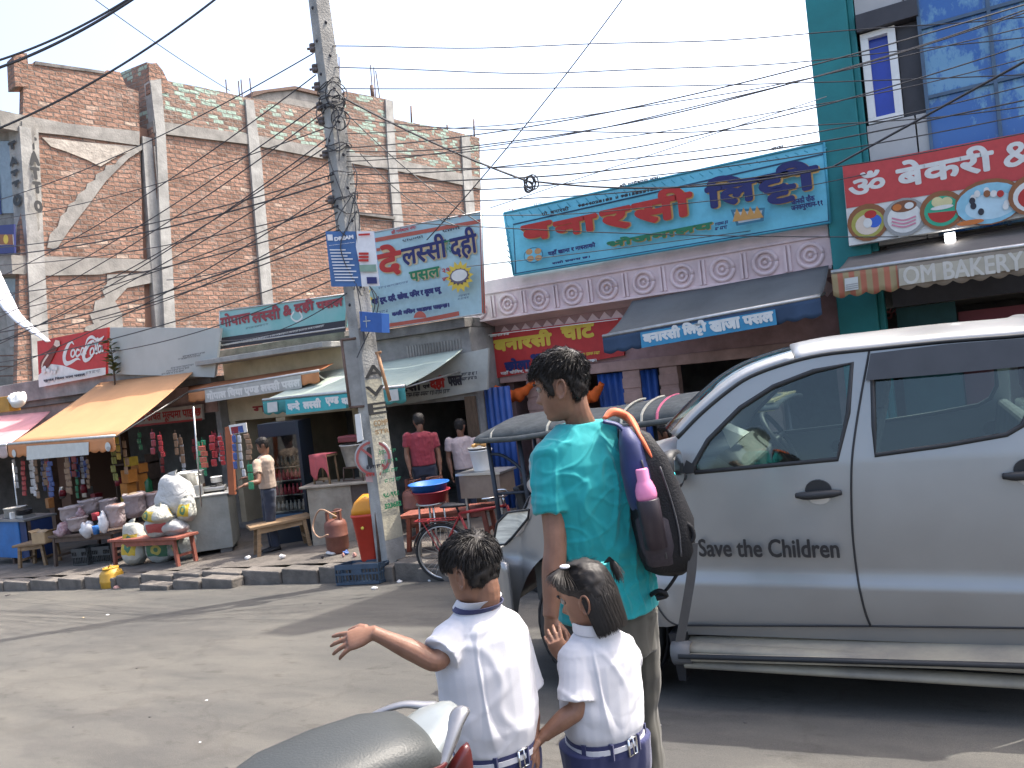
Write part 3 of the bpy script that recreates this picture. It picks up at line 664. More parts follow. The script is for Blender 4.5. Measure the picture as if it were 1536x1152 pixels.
# dahi board
F = front(10.45)
t = board('sign_board', 'large pale blue hand painted board reading lassi dahi pasal beside the pole', F, [(548, 497), (727, 470), (722, 318), (545, 352)], pale_b, edge=(.012, steel))
x = Text(F, .024); fr_r = paint('frame_red', (.42, .10, .07))
for q in ([(550, 363), (722, 332), (727, 470)], [(560, 492), (640, 480), (690, 470)]): x.stroke(q, .07, fr_r, True, 0)
x.stroke([(550, 378), (572, 374)], .05, fr_r, True, 0)
for off, c, bo in ((.016, paint('letter_shadow_cream', (.55, .42, .25)), .03), (0, None, .012)):
    x.put('दे', (570, 418), (602, 362), c or red_l, bo+.01, shift=(off, -off)); x.put('लस्सी', (606, 400), (670, 348), c or navy, bo, shift=(off, -off)); x.put('दही', (679, 393), (715, 338), c or navy, bo, shift=(off, -off))
    x.put('पसल', (617, 424), (661, 399), c or grn, bo*.8, shift=(off*.7, -off*.7))
x.put('एण्ड', (671, 386), (677, 360), grn); x.put('२९', (666, 411), (677, 401), red_l, .004); x.put('साल', (678, 411), (686, 401), red_l, .004); x.put('पुरानो', (666, 422), (680, 413), red_l, .004)
x.put('श्री गणेशाय नमः', (590, 352), (626, 337), red_l, .003); x.put('लाभ', (664, 334), (678, 325), blk); x.put('शुभ', (690, 328), (698, 321), red_l); x.put('९८१५८००९४२', (607, 364), (637, 353), blk, .003)
x.put('९८४४०२३', (667, 350), (692, 340), blk, .003); x.squiggle((571, 432), (622, 421), navy, 1, 13)
x.put('यहाँ दूध, दही, खोवा, पनिर र शुद्ध घ्यू', (567, 460), (670, 427), navy, .01); x.put('कफी मसिन भाडामा पाइन्छ।', (597, 476), (682, 452), navy, .01); x.squiggle((572, 474), (592, 464), navy, 1, 14)
x.star((699, 416), .19, .27, 14, yel, .95); x.star((699, 416), .15, .2, 14, paint('bowl_dark', (.10, .06, .05)), .7); x.disc((699, 415), .175, .115, paint('bowl_rim', (.12, .10, .14))); x.disc((699, 414), .15, .09, wh_p); x.star((558, 450), .12, .19, 12, yel, 1.6)
for c in ((586, 488), (641, 478)): x.disc(c, .13, .12, fr_r, True, 14, 0, math.pi)
x.squiggle((700, 452), (716, 440), navy, 2, 15); x.done(t)
# big blue board
F = front(10.86)
t = board('sign_board', 'long sky blue board with big red and navy Banarasi litti lettering over the pink fascia', F, [(772, 413), (1246, 334), (1236, 214), (757, 320)], sky_p, thick=.12, edge=(.018, paint('board_edge_blue', (.05, .28, .38))))
x = Text(F, .024)
x.stroke([(775, 413), (771, 337), (1238, 231), (1244, 332)], .022, paint('line_navy', (.02, .06, .12)), True, 0); x.stroke([(772, 411), (1244, 332)], .02, MATS['line_navy'], True, 0)
for k in range(34): u_ = k/33; x.stroke([(764+470*u_+2, 322-100*u_), (770+470*u_+2, 330-106*u_)], .014, MATS['board_edge_blue'], True, 0)
for k in range(8): x.stroke([(762+.6*k, 336+8*k), (768+.6*k, 342+8*k)], .014, MATS['board_edge_blue'], True, 0)
for off, c, bo in ((.018, gold, .036), (0, None, .026)):
    o2 = (off, -off*.6)
    x.put('ब', (788, 366), (832, 330), c or red_l, bo, shift=o2); x.put('ना', (836, 359), (900, 320), c or red_l, bo, shift=o2); x.put('र', (906, 351), (950, 308), c or red_l, bo, shift=o2); x.put('सी', (954, 342), (1040, 275), c or red_l, bo, shift=o2)
    x.put('लि', (1063, 317), (1136, 254), c or navy, bo, shift=o2); x.put('ट्टी', (1140, 314), (1228, 236), c or navy, bo, shift=o2)
    x.put('भोजनालय', (915, 374), (1072, 330), c if c else grn, bo*.42, shift=(off*.7, -off*.5))
x.put('प्रो. बनारसी', (818, 326), (858, 310), blk, .004); x.put('9844028183 ॥ 9815855165', (872, 313), (990, 282), blk, .006); x.put('श्री गणेशाय नमः', (934, 284), (994, 264), blk, .004); x.put('लाभ', (1160, 229), (1178, 220), blk, .004); x.put('शुभ', (806, 312), (818, 304), blk)
x.put('५', (1200, 219), (1208, 212), blk); x.put('५', (770, 319), (777, 313), red_l)
x.put('यहाँ खाना र नास्ताको', (828, 386), (898, 363), navy, .006); x.put('राम्रो प्रबन्ध छ।', (834, 398), (890, 383), navy, .006); x.put('जानकी चौक', (1190, 310), (1224, 292), navy, .004); x.put('जनकपुरधाम-११', (1190, 321), (1236, 302), navy, .004); x.squiggle((1078, 350), (1096, 332), navy, 2, 20, w=.012)
x.disc((808, 384), .17, .12, paint('plate_rim', (.04, .16, .24))); x.disc((808, 384), .155, .105, paint('plate_blue', (.16, .48, .62)))
for dx, dy in ((-6, -5), (7, -6), (-4, 5), (8, 4)): x.disc((808+dx, 384+dy), .06, .045, paint('litti_tan', (.48, .27, .12)))
x.poly([(1101, 317), (1152, 314), (1150, 334), (1110, 341)], MATS['plate_rim']); x.poly([(1106, 321), (1148, 318), (1145, 331), (1113, 337)], paint('tray_grey', (.42, .47, .5)))
for k in range(4): x.poly([(1104+10*k, 335-k*1.5), (1110+10*k, 315-k*1.2), (1120+10*k, 333-k*1.5)], paint('samosa', (.50, .27, .08)))
x.done(t)
# red chaat board
F = front(11.31)
t = board('sign_board', 'red board with yellow Banarasi chaat lettering under the pink fascia', F, [(738, 568), (936, 533), (934, 476), (734, 500)], red_p, off=.0)
x = Text(F, .006); x.put('बनारसी', (742, 529), (827, 492), yel, .02); x.put('चाट', (843, 512), (891, 483), yel, .02); x.put('छोला', (758, 558), (795, 534), navy, .015); x.put('भटुरा', (798, 552), (840, 526), navy, .015)
x.put('यहाँ चोमिन, मःम, पानीपुरी', (752, 564), (830, 548), wh_p, .003); x.put('पाइन्छ।', (875, 545), (895, 538), wh_p, .003); x.squiggle((862, 537), (902, 526), yel, 1, 22, w=.01); x.squiggle((738, 506), (772, 498), wh_p, 1, 23, w=.01)
x.stroke([(737, 565), (734, 503), (932, 479)], .012, wh_p, True, 0); x.done(t)
# lassi shop board under the green awning
F = front(10.53)
t = board('sign_board', 'dull white board reading dahi pasal hung above the open lassi shop', F, [(575, 612), (732, 584), (733, 522), (575, 555)], mat('dull_white_board', (.38, .39, .36), .7, .25, 2))
x = Text(F, .024); x.put('लस्सी', (590, 590), (632, 568), blk, .014); x.put('एवं', (636, 584), (646, 575), blk, .006); x.put('दही', (647, 586), (668, 562), red_l, .014); x.put('पसल', (674, 580), (694, 562), blk, .012); x.squiggle((612, 598), (680, 582), blk, 1, 25, w=.012); x.squiggle((699, 572), (722, 556), blk, 2, 26, w=.012); x.done(t)
# red lettered strip under the orange awning
F = front(10.32)
t = board('sign_board', 'narrow cream strip board with crowded red lettering beside the orange awning', F, [(150, 645), (305, 629), (304, 606), (150, 624)], mat('strip_cream', (.45, .38, .32), .7, .2, 3))
x = Text(F, .024); x.put('पूजाको सामान उचित मूल्यमा पाइन्छ', (168, 641), (302, 607), red_l, .01); x.poly([(150, 646), (305, 630), (305, 627), (150, 643)], red_l); x.done(t)
# small poster on the brick building
t = board('poster', 'small blue and white printed sign fixed to the corner of the brick building', FF, [(-20, 386), (58, 382), (57, 340), (-20, 346)], paint('poster_navy', (.03, .04, .16)), off=.62)
x = Text(FF, .625); x.poly([(-20, 372), (58, 370), (57, 355), (-20, 357)], wh_p); x.poly([(12, 371), (35, 370), (34, 355), (11, 356)], paint('poster_green', (.35, .50, .38))); x.poly([(36, 370), (57, 370), (56, 355), (35, 355)], brn); x.disc((46, 362), .12, .12, yel)
x.stroke([(14, 366), (20, 362), (30, 358)], .05, grn); x.stroke([(16, 362), (22, 365), (28, 361)], .04, grn); x.put('ए', (0, 369), (9, 358), navy, .02); x.squiggle((-16, 354), (56, 342), wh_p, 2, 27); x.squiggle((-16, 384), (56, 373), wh_p, 2, 28); x.done(t)
# bakery board
F = front(10.70)
t = board('sign_board', 'red and white board of the bakery with pictures of cakes', F, [(1274, 369), (1620, 312), (1608, 186), (1264, 250)], wh_p, thick=.16)
x = Text(F, .024); om_r = paint('bakery_red', (.50, .06, .06))
x.poly([(1270, 313), (1620, 256), (1608, 186), (1264, 250)], om_r)
x.put('ॐ', (1274, 296), (1326, 252), wh_p, .011); x.put('बेकरी', (1346, 284), (1489, 214), wh_p, .014); x.put('&', (1506, 254), (1548, 208), wh_p, .008); x.put('केक', (1556, 250), (1612, 192), wh_p, .014)
def cake(c, r, cols):
    for k, cc in enumerate(cols): x.disc((c[0], c[1]+k*1.5), r*(1-.2*k), r*(.98-.22*k), cc)
pk = paint('icing_pink', (.55, .22, .30)); gr = paint('cake_green', (.04, .36, .22)); lb = paint('cake_blue', (.25, .50, .62)); ol = paint('cake_olive', (.36, .34, .08))
cake((1302, 334), .235, (brn, ol, MATS['label_cream'])); x.disc((1312, 332), .08, .08, paint('rose_blue', (.04, .12, .5))); x.disc((1306, 322), .07, .05, red_l); x.disc((1302, 335), .05, .06, wh_p)
cake((1357, 326), .235, (paint('cake_grey', (.30, .30, .29)), wh_p)); x.disc((1356, 310), .14, .07, paint('cake_choc', (.2, .08, .04))); x.disc((1346, 312), .05, .04, ora); x.disc((1364, 309), .05, .04, wh_p)
for k in range(3): x.stroke([(1338, 328+k*5), (1356, 331+k*5), (1374, 325+k*5)], .02, pk)
cake((1413, 316), .235, (brn, gr)); x.disc((1413, 317), .15, .14, red_l, True, 16, math.pi, 2*math.pi); x.disc((1406, 304), .06, .06, paint('cream_yellow', (.6, .55, .3))); x.disc((1420, 304), .06, .06, MATS['cream_yellow']); x.disc((1413, 312), .12, .025, wh_p)
x.disc((1483, 304), .345, .265, brn); x.disc((1483, 306), .33, .235, lb); x.disc((1486, 310), .26, .15, paint('cake_ice', (.45, .62, .70)))
for k in range(9): a = rnd.uniform(0, 6.28); x.disc((1484+26*math.cos(a), 304+17*math.sin(a)), .03, .04, blk if k % 2 else wh_p)
for k, cc in enumerate((brn, wh_p, red_l)): x.disc((1480+10*k, 292), .035, .04, cc)
cake((1548, 294), .235, (brn, wh_p, red_l)); x.disc((1455, 335), .14, .03, ora)
for k in (0, 1): pass
x.done(t)

# ================================================================ awnings
def awning(name, label, back, frontp, val_h, yb, yf, cloth, valm, bar=steel, sag=.04, scal=True, nsc=14):
    """back: left and right pixel on the wall plane; frontp: left and right pixel of the bar"""
    p00, p10 = FP(*frontp[0], yf), FP(*frontp[1], yf); p01, p11 = FP(*back[0], yb), FP(*back[1], yb)
    t = thing(name, label, 'awning', tuple((p01+p11)/2))
    b = B(); sheet(b, (p00, p10, p11, p01), 40, 10, 0, sag); b.build('canopy', cloth, t, True, solid=.006)
    b = B(); b.tube([p00+V((0, -.02, 0)), p10+V((0, -.02, 0))], .028, 8); b.build('front_bar', bar, t, True)
    e = (p10-p00); n = 90; b = B(); v0 = []
    def q(s, k):
        p = p00+e*s+V((0, -.035, -.01)); h = val_h*(1-(0 if not scal else .14*(1-abs(math.sin(s*nsc*math.pi)))))
        return p+V((.0, .012*math.sin(s*47)*k, -h*k))
    b.grid(lambda s, k: q(s, k), n, 4); b.build('valance', valm, t, True, solid=.005)
    for s in (.03, .97):
        b = B(); b.tube([p00*(1-s)+p10*s-Z*.03, (p01*(1-s)+p11*s)-Z*.35], .018, 6); b.build('arm', bar, t, True)
    return t, Frame(p00+V((0, -.045, -.01)), e, Z)
or_c = mat('orange_cloth', (.43, .225, .105), .8, .12, 1.5, .2, 60); or_v = mat('orange_valance', (.50, .21, .085), .75, .2, 3); teal_v = mat('teal_valance', (.06, .26, .25), .75, .3, 3)
t, F = awning('awning', 'bright orange cloth awning pulled out over the sacks and stalls', ((150, 574), (291, 557)), ((14, 666), (174, 654)), .26, 10.1, 8.15, or_c, or_v)
x = Text(F, .012); pv = paint('patch_white', (.52, .53, .50)); x.poly([(41, 690), (134, 682), (134, 663), (41, 669)], pv); x.disc((22, 680), .07, .075, pv); x.disc((163, 670), .08, .08, pv); x.disc((164, 673), .06, .04, MATS['cake_grey']); x.done(t)
t, F = awning('awning', 'faded pink cloth awning left of the orange one', ((-70, 630), (76, 617)), ((-150, 676), (12, 667)), .26, 10.1, 8.3, mat('pink_cloth', (.60, .27, .27), .8, .2, 2), mat('pink_valance', (.45, .35, .33), .8, .25, 3))
t, F = awning('awning', 'half rolled rust orange awning with a grey lettered valance', ((282, 580), (500, 545)), ((284, 588), (480, 556)), .20, 10.3, 9.85, mat('rust_cloth', (.36, .13, .05), .8, .2, 3), or_v, sag=0)
x = Text(F, .012); x.poly([(309, 604), (454, 582), (452, 562), (308, 585)], mat('grey_cloth_patch', (.40, .39, .36), .8, .2, 5)); x.put('गोपाल चिया एण्ड लस्सी पसल', (312, 603), (450, 564), paint('faded_letter', (.62, .60, .56)), .012); x.done(t)
gcl = mat('sage_cloth', (.36, .42, .36), .8, .2, 1.4, .2, 50)
t, F = awning('awning', 'long pale green cloth awning with teal lettered valance behind the concrete pole', ((470, 560), (694, 524)), ((396, 600), (609, 579)), .25, 10.5, 9.3, gcl, teal_v)
x = Text(F, .012); x.poly([(430, 622), (520, 612), (522, 591), (429, 600)], tea); x.put('वन्दे', (433, 617), (450, 600), wh_p, .012); x.put('लस्सी', (456, 614), (482, 596), wh_p, .012); x.put('एण्ड', (490, 610), (509, 594), wh_p, .012); x.put('दही', (514, 608), (530, 592), wh_p, .012)
x.poly([(403, 619), (418, 617), (417, 602), (402, 604)], pv); x.poly([(586, 602), (600, 600), (598, 583), (584, 585)], pv); x.done(t)
dcl = mat('slate_cloth', (.085, .095, .10), .75, .25, 1.5, .2, 50)
t, F = awning('awning', 'dark slate blue awning with a sky blue lettered valance under the pink fascia', ((948, 452), (1243, 398)), ((905, 505), (1231, 444)), .24, 10.95, 9.75, dcl, mat('slate_valance', (.035, .065, .12), .75, .25, 3), sag=.06)
x = Text(F, .014); x.poly([(963, 522), (1166, 487), (1163, 464), (961, 499)], mat('valance_blue', (.05, .25, .42), .7, .15, 4)); x.put('बनारसी', (966, 516), (1020, 486), wh_p, .012); x.put('लिट्टी', (1026, 508), (1059, 478), wh_p, .012); x.put('खाजा', (1066, 500), (1110, 474), wh_p, .012); x.put('पसल', (1116, 490), (1160, 466), wh_p, .012); x.done(t)
bcl = mat('brown_cloth', (.15, .13, .115), .8, .25, 2, .2, 50)
bvm, n, l, bs = node_mat('striped_valance'); tc = n.new('ShaderNodeTexCoord'); wv = n.new('ShaderNodeTexWave'); wv.inputs['Scale'].default_value = 2.6; wv.inputs['Distortion'].default_value = .15; l.new(tc.outputs['Object'], wv.inputs[0])
r = n.new('ShaderNodeValToRGB'); r.color_ramp.elements[0].color = (.36, .12, .07, 1); r.color_ramp.elements[1].color = (.30, .23, .12, 1); r.color_ramp.elements[0].position = .35; r.color_ramp.elements[1].position = .6; l.new(wv.outputs[0], r.inputs[0]); sx = n.new('ShaderNodeSeparateXYZ'); l.new(tc.outputs['Object'], sx.inputs[0]); gt = n.new('ShaderNodeMath'); gt.operation = 'GREATER_THAN'; gt.inputs[1].default_value = FP(1346, 400, 9.7).x; l.new(sx.outputs[0], gt.inputs[0]); mxs = n.new('ShaderNodeMixRGB'); mxs.inputs[2].default_value = (.25, .20, .15, 1); l.new(gt.outputs[0], mxs.inputs[0]); l.new(r.outputs[0], mxs.inputs[1]); l.new(mxs.outputs[0], bs.inputs['Base Color']); bs.inputs['Roughness'].default_value = .8
t, F = awning('awning', 'brown bakery awning with an orange striped scalloped valance', ((1274, 384), (1640, 322)), ((1247, 409), (1632, 355)), .30, 10.95, 9.7, bcl, bvm)
x = Text(F, .014); vb = mat('valance_beige', (.42, .38, .30), .8, .15, 5); x.poly([(1349, 429), (1640, 387), (1640, 363), (1348, 403)], vb); x.put('OM BAKERY', (1356, 428), (1534, 376), paint('letter_pale', (.54, .51, .45)), .005); x.poly([(1268, 437), (1288, 434), (1287, 415), (1267, 418)], pv)
for k in range(3): x.stroke([(1269, 428+3*k), (1287, 425+3*k)], .012, MATS['cake_grey'], True, 0)
x.done(t)
# ================================================================ things in front of the shops
def pl(px, py, road=False):
    p = GP(px, py) if road else PP(px, py); return p, (p-CAM).dot(fw)/FPX
wood = mat('worn_wood', (.26, .17, .095), .8, .45, 4, .25, 40, stretch=(1, 6, 6)); wood_r = mat('red_brown_wood', (.24, .075, .05), .7, .35, 5, .2, 40); wood_d = mat('dark_wood', (.09, .06, .045), .8, .4, 6)
alu = mat('aluminium', (.52, .52, .50), .35, .2, 9, metal=.9); zinc = mat('zinc_bucket', (.42, .42, .40), .45, .3, 12, metal=.55)
pvc = mat('white_plastic', (.62, .62, .60), .5, .12, 6)

# ---- the concrete pole
pb = PP(587, 838); PD = (pb-CAM).dot(fw); px0, py0 = pb.x, pb.y; zb = pave_z(px0, py0)-.05
pole = thing('utility_pole', 'tall tapered concrete utility pole painted with AVE in front of the lassi shop', 'pole', (px0, py0, zb))
hz = 8.9
def half(z): return .142-.006*(z-zb)
ang = R(72); ca, sa = math.cos(ang), math.sin(ang)
def pole_pt(i, z, out=0, squeeze=1):
    h = half(z)+out; sx, sy = ((-1, -1), (1, -1), (1, 1), (-1, 1))[i]; x, y = sx*h*1.0, sy*h*.95
    return V((px0+x*ca-y*sa, py0+x*sa+y*ca, z))-r0*.014*(z-zb)
pm, n, l, bs = node_mat('pole_concrete'); tc = n.new('ShaderNodeTexCoord'); nz = n.new('ShaderNodeTexNoise'); nz.inputs['Scale'].default_value = 4; nz.inputs['Detail'].default_value = 8; l.new(tc.outputs['Object'], nz.inputs[0])
rp = n.new('ShaderNodeValToRGB'); rp.color_ramp.elements[0].position = .3; rp.color_ramp.elements[1].position = .7; rp.color_ramp.elements[0].color = (.20, .196, .184, 1); rp.color_ramp.elements[1].color = (.37, .362, .338, 1); l.new(nz.outputs[0], rp.inputs[0]); l.new(rp.outputs[0], bs.inputs['Base Color']); bs.inputs['Roughness'].default_value = .92
nb = n.new('ShaderNodeTexNoise'); nb.inputs['Scale'].default_value = 40; l.new(tc.outputs['Object'], nb.inputs[0]); bp = n.new('ShaderNodeBump'); bp.inputs['Strength'].default_value = .4; bp.inputs['Distance'].default_value = .02; l.new(nb.outputs[0], bp.inputs['Height']); l.new(bp.outputs[0], bs.inputs['Normal'])
b = B(); zs = [zb+i*.45 for i in range(21)]
b.add([pole_pt(i, z) for z in zs for i in range(4)], [(k*4+i, k*4+(i+1) % 4, k*4+4+(i+1) % 4, k*4+4+i) for k in range(20) for i in range(4)]+[(80, 81, 82, 83)])
for k in range(12):
    z = 2.2+k*.42; a = pole_pt(0, z, .003)*.5+pole_pt(1, z, .003)*.5; b.ball(a, .022, 1, 6)
    a = pole_pt(3, z+.2, .003)*.5+pole_pt(0, z+.2, .003)*.5; b.ball(a, .022, 1, 6)
b.build('shaft', [pm, blk], pole, True, .02)
creamp = mat('flaking_cream_paint', (.50, .45, .33), .85, .2, 3, .3, 30, c2=(.27, .26, .21))
a0, a1 = pole_pt(0, 0), pole_pt(1, 0); pf = Frame(a0, a1-a0, pole_pt(0, 1.0)-a0)
zt_, zl_ = .02, 2.9
def pface(px, py): return pf.L(px, py)
b = B(); zz = [-.62, -.3, 0, .3, .6, .9, 1.2, 1.43]
pv_ = [];
for z in zz: pv_ += [pole_pt(0, z, .004)*.985+pole_pt(1, z, .004)*.015, pole_pt(1, z, .004)*.97+pole_pt(0, z, .004)*.03]
b.add(pv_, [(2*i, 2*i+1, 2*i+3, 2*i+2) for i in range(len(zz)-1)]); b.build('paint_band', creamp, pole, True)
x = Text(pf, .012)
x.put('A', (547, 568), (573, 546), ink, .008); x.put('V', (549, 596), (575, 577), ink, .008); x.put('E', (552, 623), (578, 602), ink, .006)
x.put('COMP', (560, 640), (580, 628), paint('stencil_brown', (.25, .16, .08)), .002); x.put('STR', (562, 652), (582, 642), MATS['stencil_brown'], .002); x.put('९८-९१८', (574, 748), (597, 735), grn, .004); x.put('523682', (576, 764), (600, 750), grn, .005)
for k in range(4): x.squiggle((568+k, 684+14*k), (590+k, 672+14*k), grn, 1, 40+k, w=.008)
x.done(pole)
# insulators and coils of cable round the shaft
for y_ in (72, 103, 130, 160, 182, 232, 300):
    b = B(); p = J(466+y_*.12, y_, PD-.1); b.lathe([(.02, -.05), (.05, -.04), (.05, 0), (.03, .01), (.05, .02), (.05, .05), (.02, .06)], p+r0*-.04, 10)
    b.tube([p-r0*.12, p+r0*.25], .016, 6, 1); b.build('insulator', [mat('brown_ceramic', (.10, .08, .075), .3), rust], pole, True)
cable = mat('black_cable', (.05, .05, .055), .6, .3, 10)
b = B(); g = random.Random(3)
for k in range(15):
    z = J(500, g.choice((128, 134, 140, 150, 158, 165, 172, 225, 268, 300, 322)), PD).z+g.uniform(-.06, .06); tl = g.uniform(-.10, .10); rr = half(z)*1.3+g.uniform(0, .03)
    pts = [V((px0-r0.x*.014*(z-zb)+rr*math.cos(a), py0-r0.y*.014*(z-zb)+rr*math.sin(a), z+tl*math.cos(a+k)+.02*math.sin(3*a+k))) for a in np.linspace(0, 6.4, 22)]
    b.tube(pts, .0075, 5)
for k in range(6):
    p = J(g.uniform(484, 512), g.uniform(130, 185), PD-.28); rr = g.uniform(.07, .15)
    b.tube([p+r0*rr*math.cos(a)+Z*rr*1.1*math.sin(a)+f0*.04*math.sin(2*a+k) for a in np.linspace(0, 6.5, 18)], .008, 5)
for k in range(10):
    y0 = g.uniform(150, 420); xa = 478+y0*.12
    b.tube([J(xa+g.uniform(-6, 34), y0, PD-.3), J(xa+g.uniform(-8, 40), y0+g.uniform(30, 70), PD-.34), J(xa+12+g.uniform(-8, 40), y0+g.uniform(80, 150), PD-.3)], .007, 5, k=6)
b.build('cable_coil', cable, pole, True)
# poster, blue box, side panel and conduit on the pole
fp = Frame(J(525, 390, PD-.32), r0-f0*.1, Z)
t = board('poster', 'blue and white printed education poster wrapped on the concrete pole', fp, [(497, 430), (570, 429), (561, 347), (488, 347)], mat('poster_blue', (.06, .14, .32), .6, .25, 4), thick=.012, off=0)
x = Text(fp, .004); pwh = paint('poster_white', (.66, .66, .68))
x.poly([(543, 430), (570, 429), (561, 347), (535, 347), (534, 370), (540, 400)], pwh); x.put('DREAM', (502, 362), (530, 352), pwh, .005); x.put('INTERNATIONAL', (494, 369), (533, 363), pwh, .002); x.poly([(492, 361), (500, 361), (499, 352), (491, 352)], pwh)
for k in range(11): x.stroke([(495+.9*k, 375+4.6*k), (495+.9*k+24+(k*7) % 13, 375+4.6*k)], .014, pwh, True, 0)
for k in range(3): x.stroke([(539, 381+k*5), (554, 381+k*5)], .03, red_l, True, 0)
x.poly([(541, 408), (566, 408), (565, 397), (540, 398)], paint('photo_green', (.2, .3, .24))); x.poly([(552, 426), (567, 426), (566, 416), (551, 416)], navy); x.stroke([(539, 353), (556, 352)], .025, red_l, True, 0); x.done(t)
fx = Frame(J(556, 483, PD-.38), r0-f0*.35, Z)
t = board('meter_box', 'bright blue metal junction box strapped to the concrete pole', fx, [(541, 497), (573, 499), (572, 470), (539, 467)], mat('box_blue', (.03, .10, .33), .45, .2, 4), thick=.2, off=0, cat='box')
b = B(); b.bx((-.01, -.01, 0), (.01, .01, .01)); x = Text(fx, .003); x.stroke([(549, 474), (550, 491)], .01, steel, True, 0); x.stroke([(545, 482), (556, 481)], .012, steel, True, 0); x.done(t, 'latch')
fs = Frame(J(528, 560, PD-.1), r0*.5-f0*.86, Z)
t = board('sign_board', 'weathered grey panel sign standing edge-on against the left side of the pole', Frame(J(528, 560, PD-.15), r0, Z), [(525, 611), (548, 609), (537, 507), (512, 510)], mat('weathered_panel', (.27, .265, .25), .8, .35, 4), thick=.05, off=0, edge=(.018, rust))
b = B(); b.tube([J(566, 528, PD-.3), J(585, 601, PD-.3)], .022, 6); b.tube([J(563, 530, PD-.3), J(572, 528, PD-.3)], .02, 6)
tag(b.build('conduit', mat('rust_pipe', (.30, .16, .08), .7, .3, 6)), 'thin orange brown conduit pipe running down the right side of the pole', 'pipe')
b = B(); fv = Frame(J(538, 645, PD-.3), r0, Z); t = board('sign_board', 'small torn white card tied to the left edge of the pole', fv, [(536, 664), (545, 660), (540, 620), (532, 622)], pvc, thick=.02, off=0)

# ---- no parking sign
sp_ = PP(571, 842); spd = (sp_-CAM).dot(fw); fn = Frame(J(561, 685, spd-.02), r0+f0*.15, Z)
t = thing('road_sign', 'round no parking sign with a red slash on a thin post by the pole', 'sign', tuple(sp_))
b = B(); b.tube([J(571, 845, spd), J(556, 652, spd)], .03, 8); b.build('post', rust, t, True)
b = B(); c = J(560, 686, spd-.05); b.lathe([(0, 0), (.225, 0), (.235, .008), (.225, .016), (0, .016)], c, 28, 0, fn.n); b.build('disc', mat('sign_face_white', (.36, .36, .35), .6, .15, 5), t, True)
b = B(); b.prism([fn.W(*fn.L(*q), .03) for q in ((549, 722), (576, 724), (574, 711), (548, 712))], fn.n*.012); b.build('plate', mat('pale_red_plate', (.46, .30, .28), .7, .2, 6), t, True)
frd = paint('faded_sign_red', (.36, .10, .09)); x = Text(fn, .075); cx, cz = fn.L(560, 686)
x.stroke([(cx+.2*math.cos(a), cz+.2*math.sin(a)) for a in np.linspace(0, 6.29, 28)], .032, frd, False, 0); x.put('P', (553, 700), (570, 668), ink, .022); x.stroke([(cx-.14, cz+.14), (cx+.14, cz-.14)], .03, frd, False, 0); x.squiggle((550, 716), (573, 706), red_l, 1, 44, w=.008); x.squiggle((551, 704), (573, 694), blk, 1, 45, w=.012); x.done(t)

# ---- benches
def bench(name, label, a, bq, h, dpt, m, road=False, splay=.05):
    """a, bq: ground pixels of the front feet at both ends"""
    p, q = PP(*a), PP(*bq); L_ = (q-p).length; rz = math.atan2(q.y-p.y, q.x-p.x)
    t = thing(name, label, 'bench', tuple(p), rz); sl_ = (q.z-p.z)/L_
    tp = B(); tp.prism([(-.08, -.02, h), (L_+.08, -.02, h+sl_*L_), (L_+.08, dpt+.02, h+sl_*L_), (-.08, dpt+.02, h)], (0, 0, .045)); tp.build('seat', m, t, bevel=.008)
    for x0 in (.03, L_-.08):
        for y0 in (.0, dpt-.05):
            lg = B(); z0 = sl_*x0; s = splay*(-1 if x0 < L_/2 else 1)
            lg.prism([(x0+s, y0, z0-.03), (x0+s+.055, y0, z0-.03), (x0+s+.055, y0+.05, z0-.03), (x0+s, y0+.05, z0-.03)], (-s, 0, h+.03)); lg.build('leg', m, t)
    for x0 in (.05, L_-.06):
        st = B(); st.bx((x0, .05, sl_*x0+h*.32), (x0+.03, dpt-.05, sl_*x0+h*.32+.04)); st.build('stretcher', m, t)
    ap = B(); ap.prism([(.08, .012, h-.08), (L_-.08, .012, h-.08+sl_*L_), (L_-.08, .03, h-.08+sl_*L_), (.08, .03, h-.08)], (0, 0, .078)); ap.build('apron', m, t)
    return t
bench('bench', 'red brown wooden bench with splayed legs in front of the heap of sacks', (171, 851), (266, 850), .42, .36, wood_r)
bench('bench', 'rough plain wooden bench between the cement counter and the gas cylinder', (388, 836), (466, 818), .42, .36, wood)
bench('bench', 'small low wooden bench next to the blue stall at the far left', (28, 853), (68, 848), .40, .4, wood)
bench('bench', 'dark wooden low table carrying open goods sacks and plastic bags', (82, 850), (172, 846), .52, .9, wood_d)
bench('bench', 'reddish wooden bench behind the red bicycle', (612, 828), (735, 816), .44, .36, wood_r)

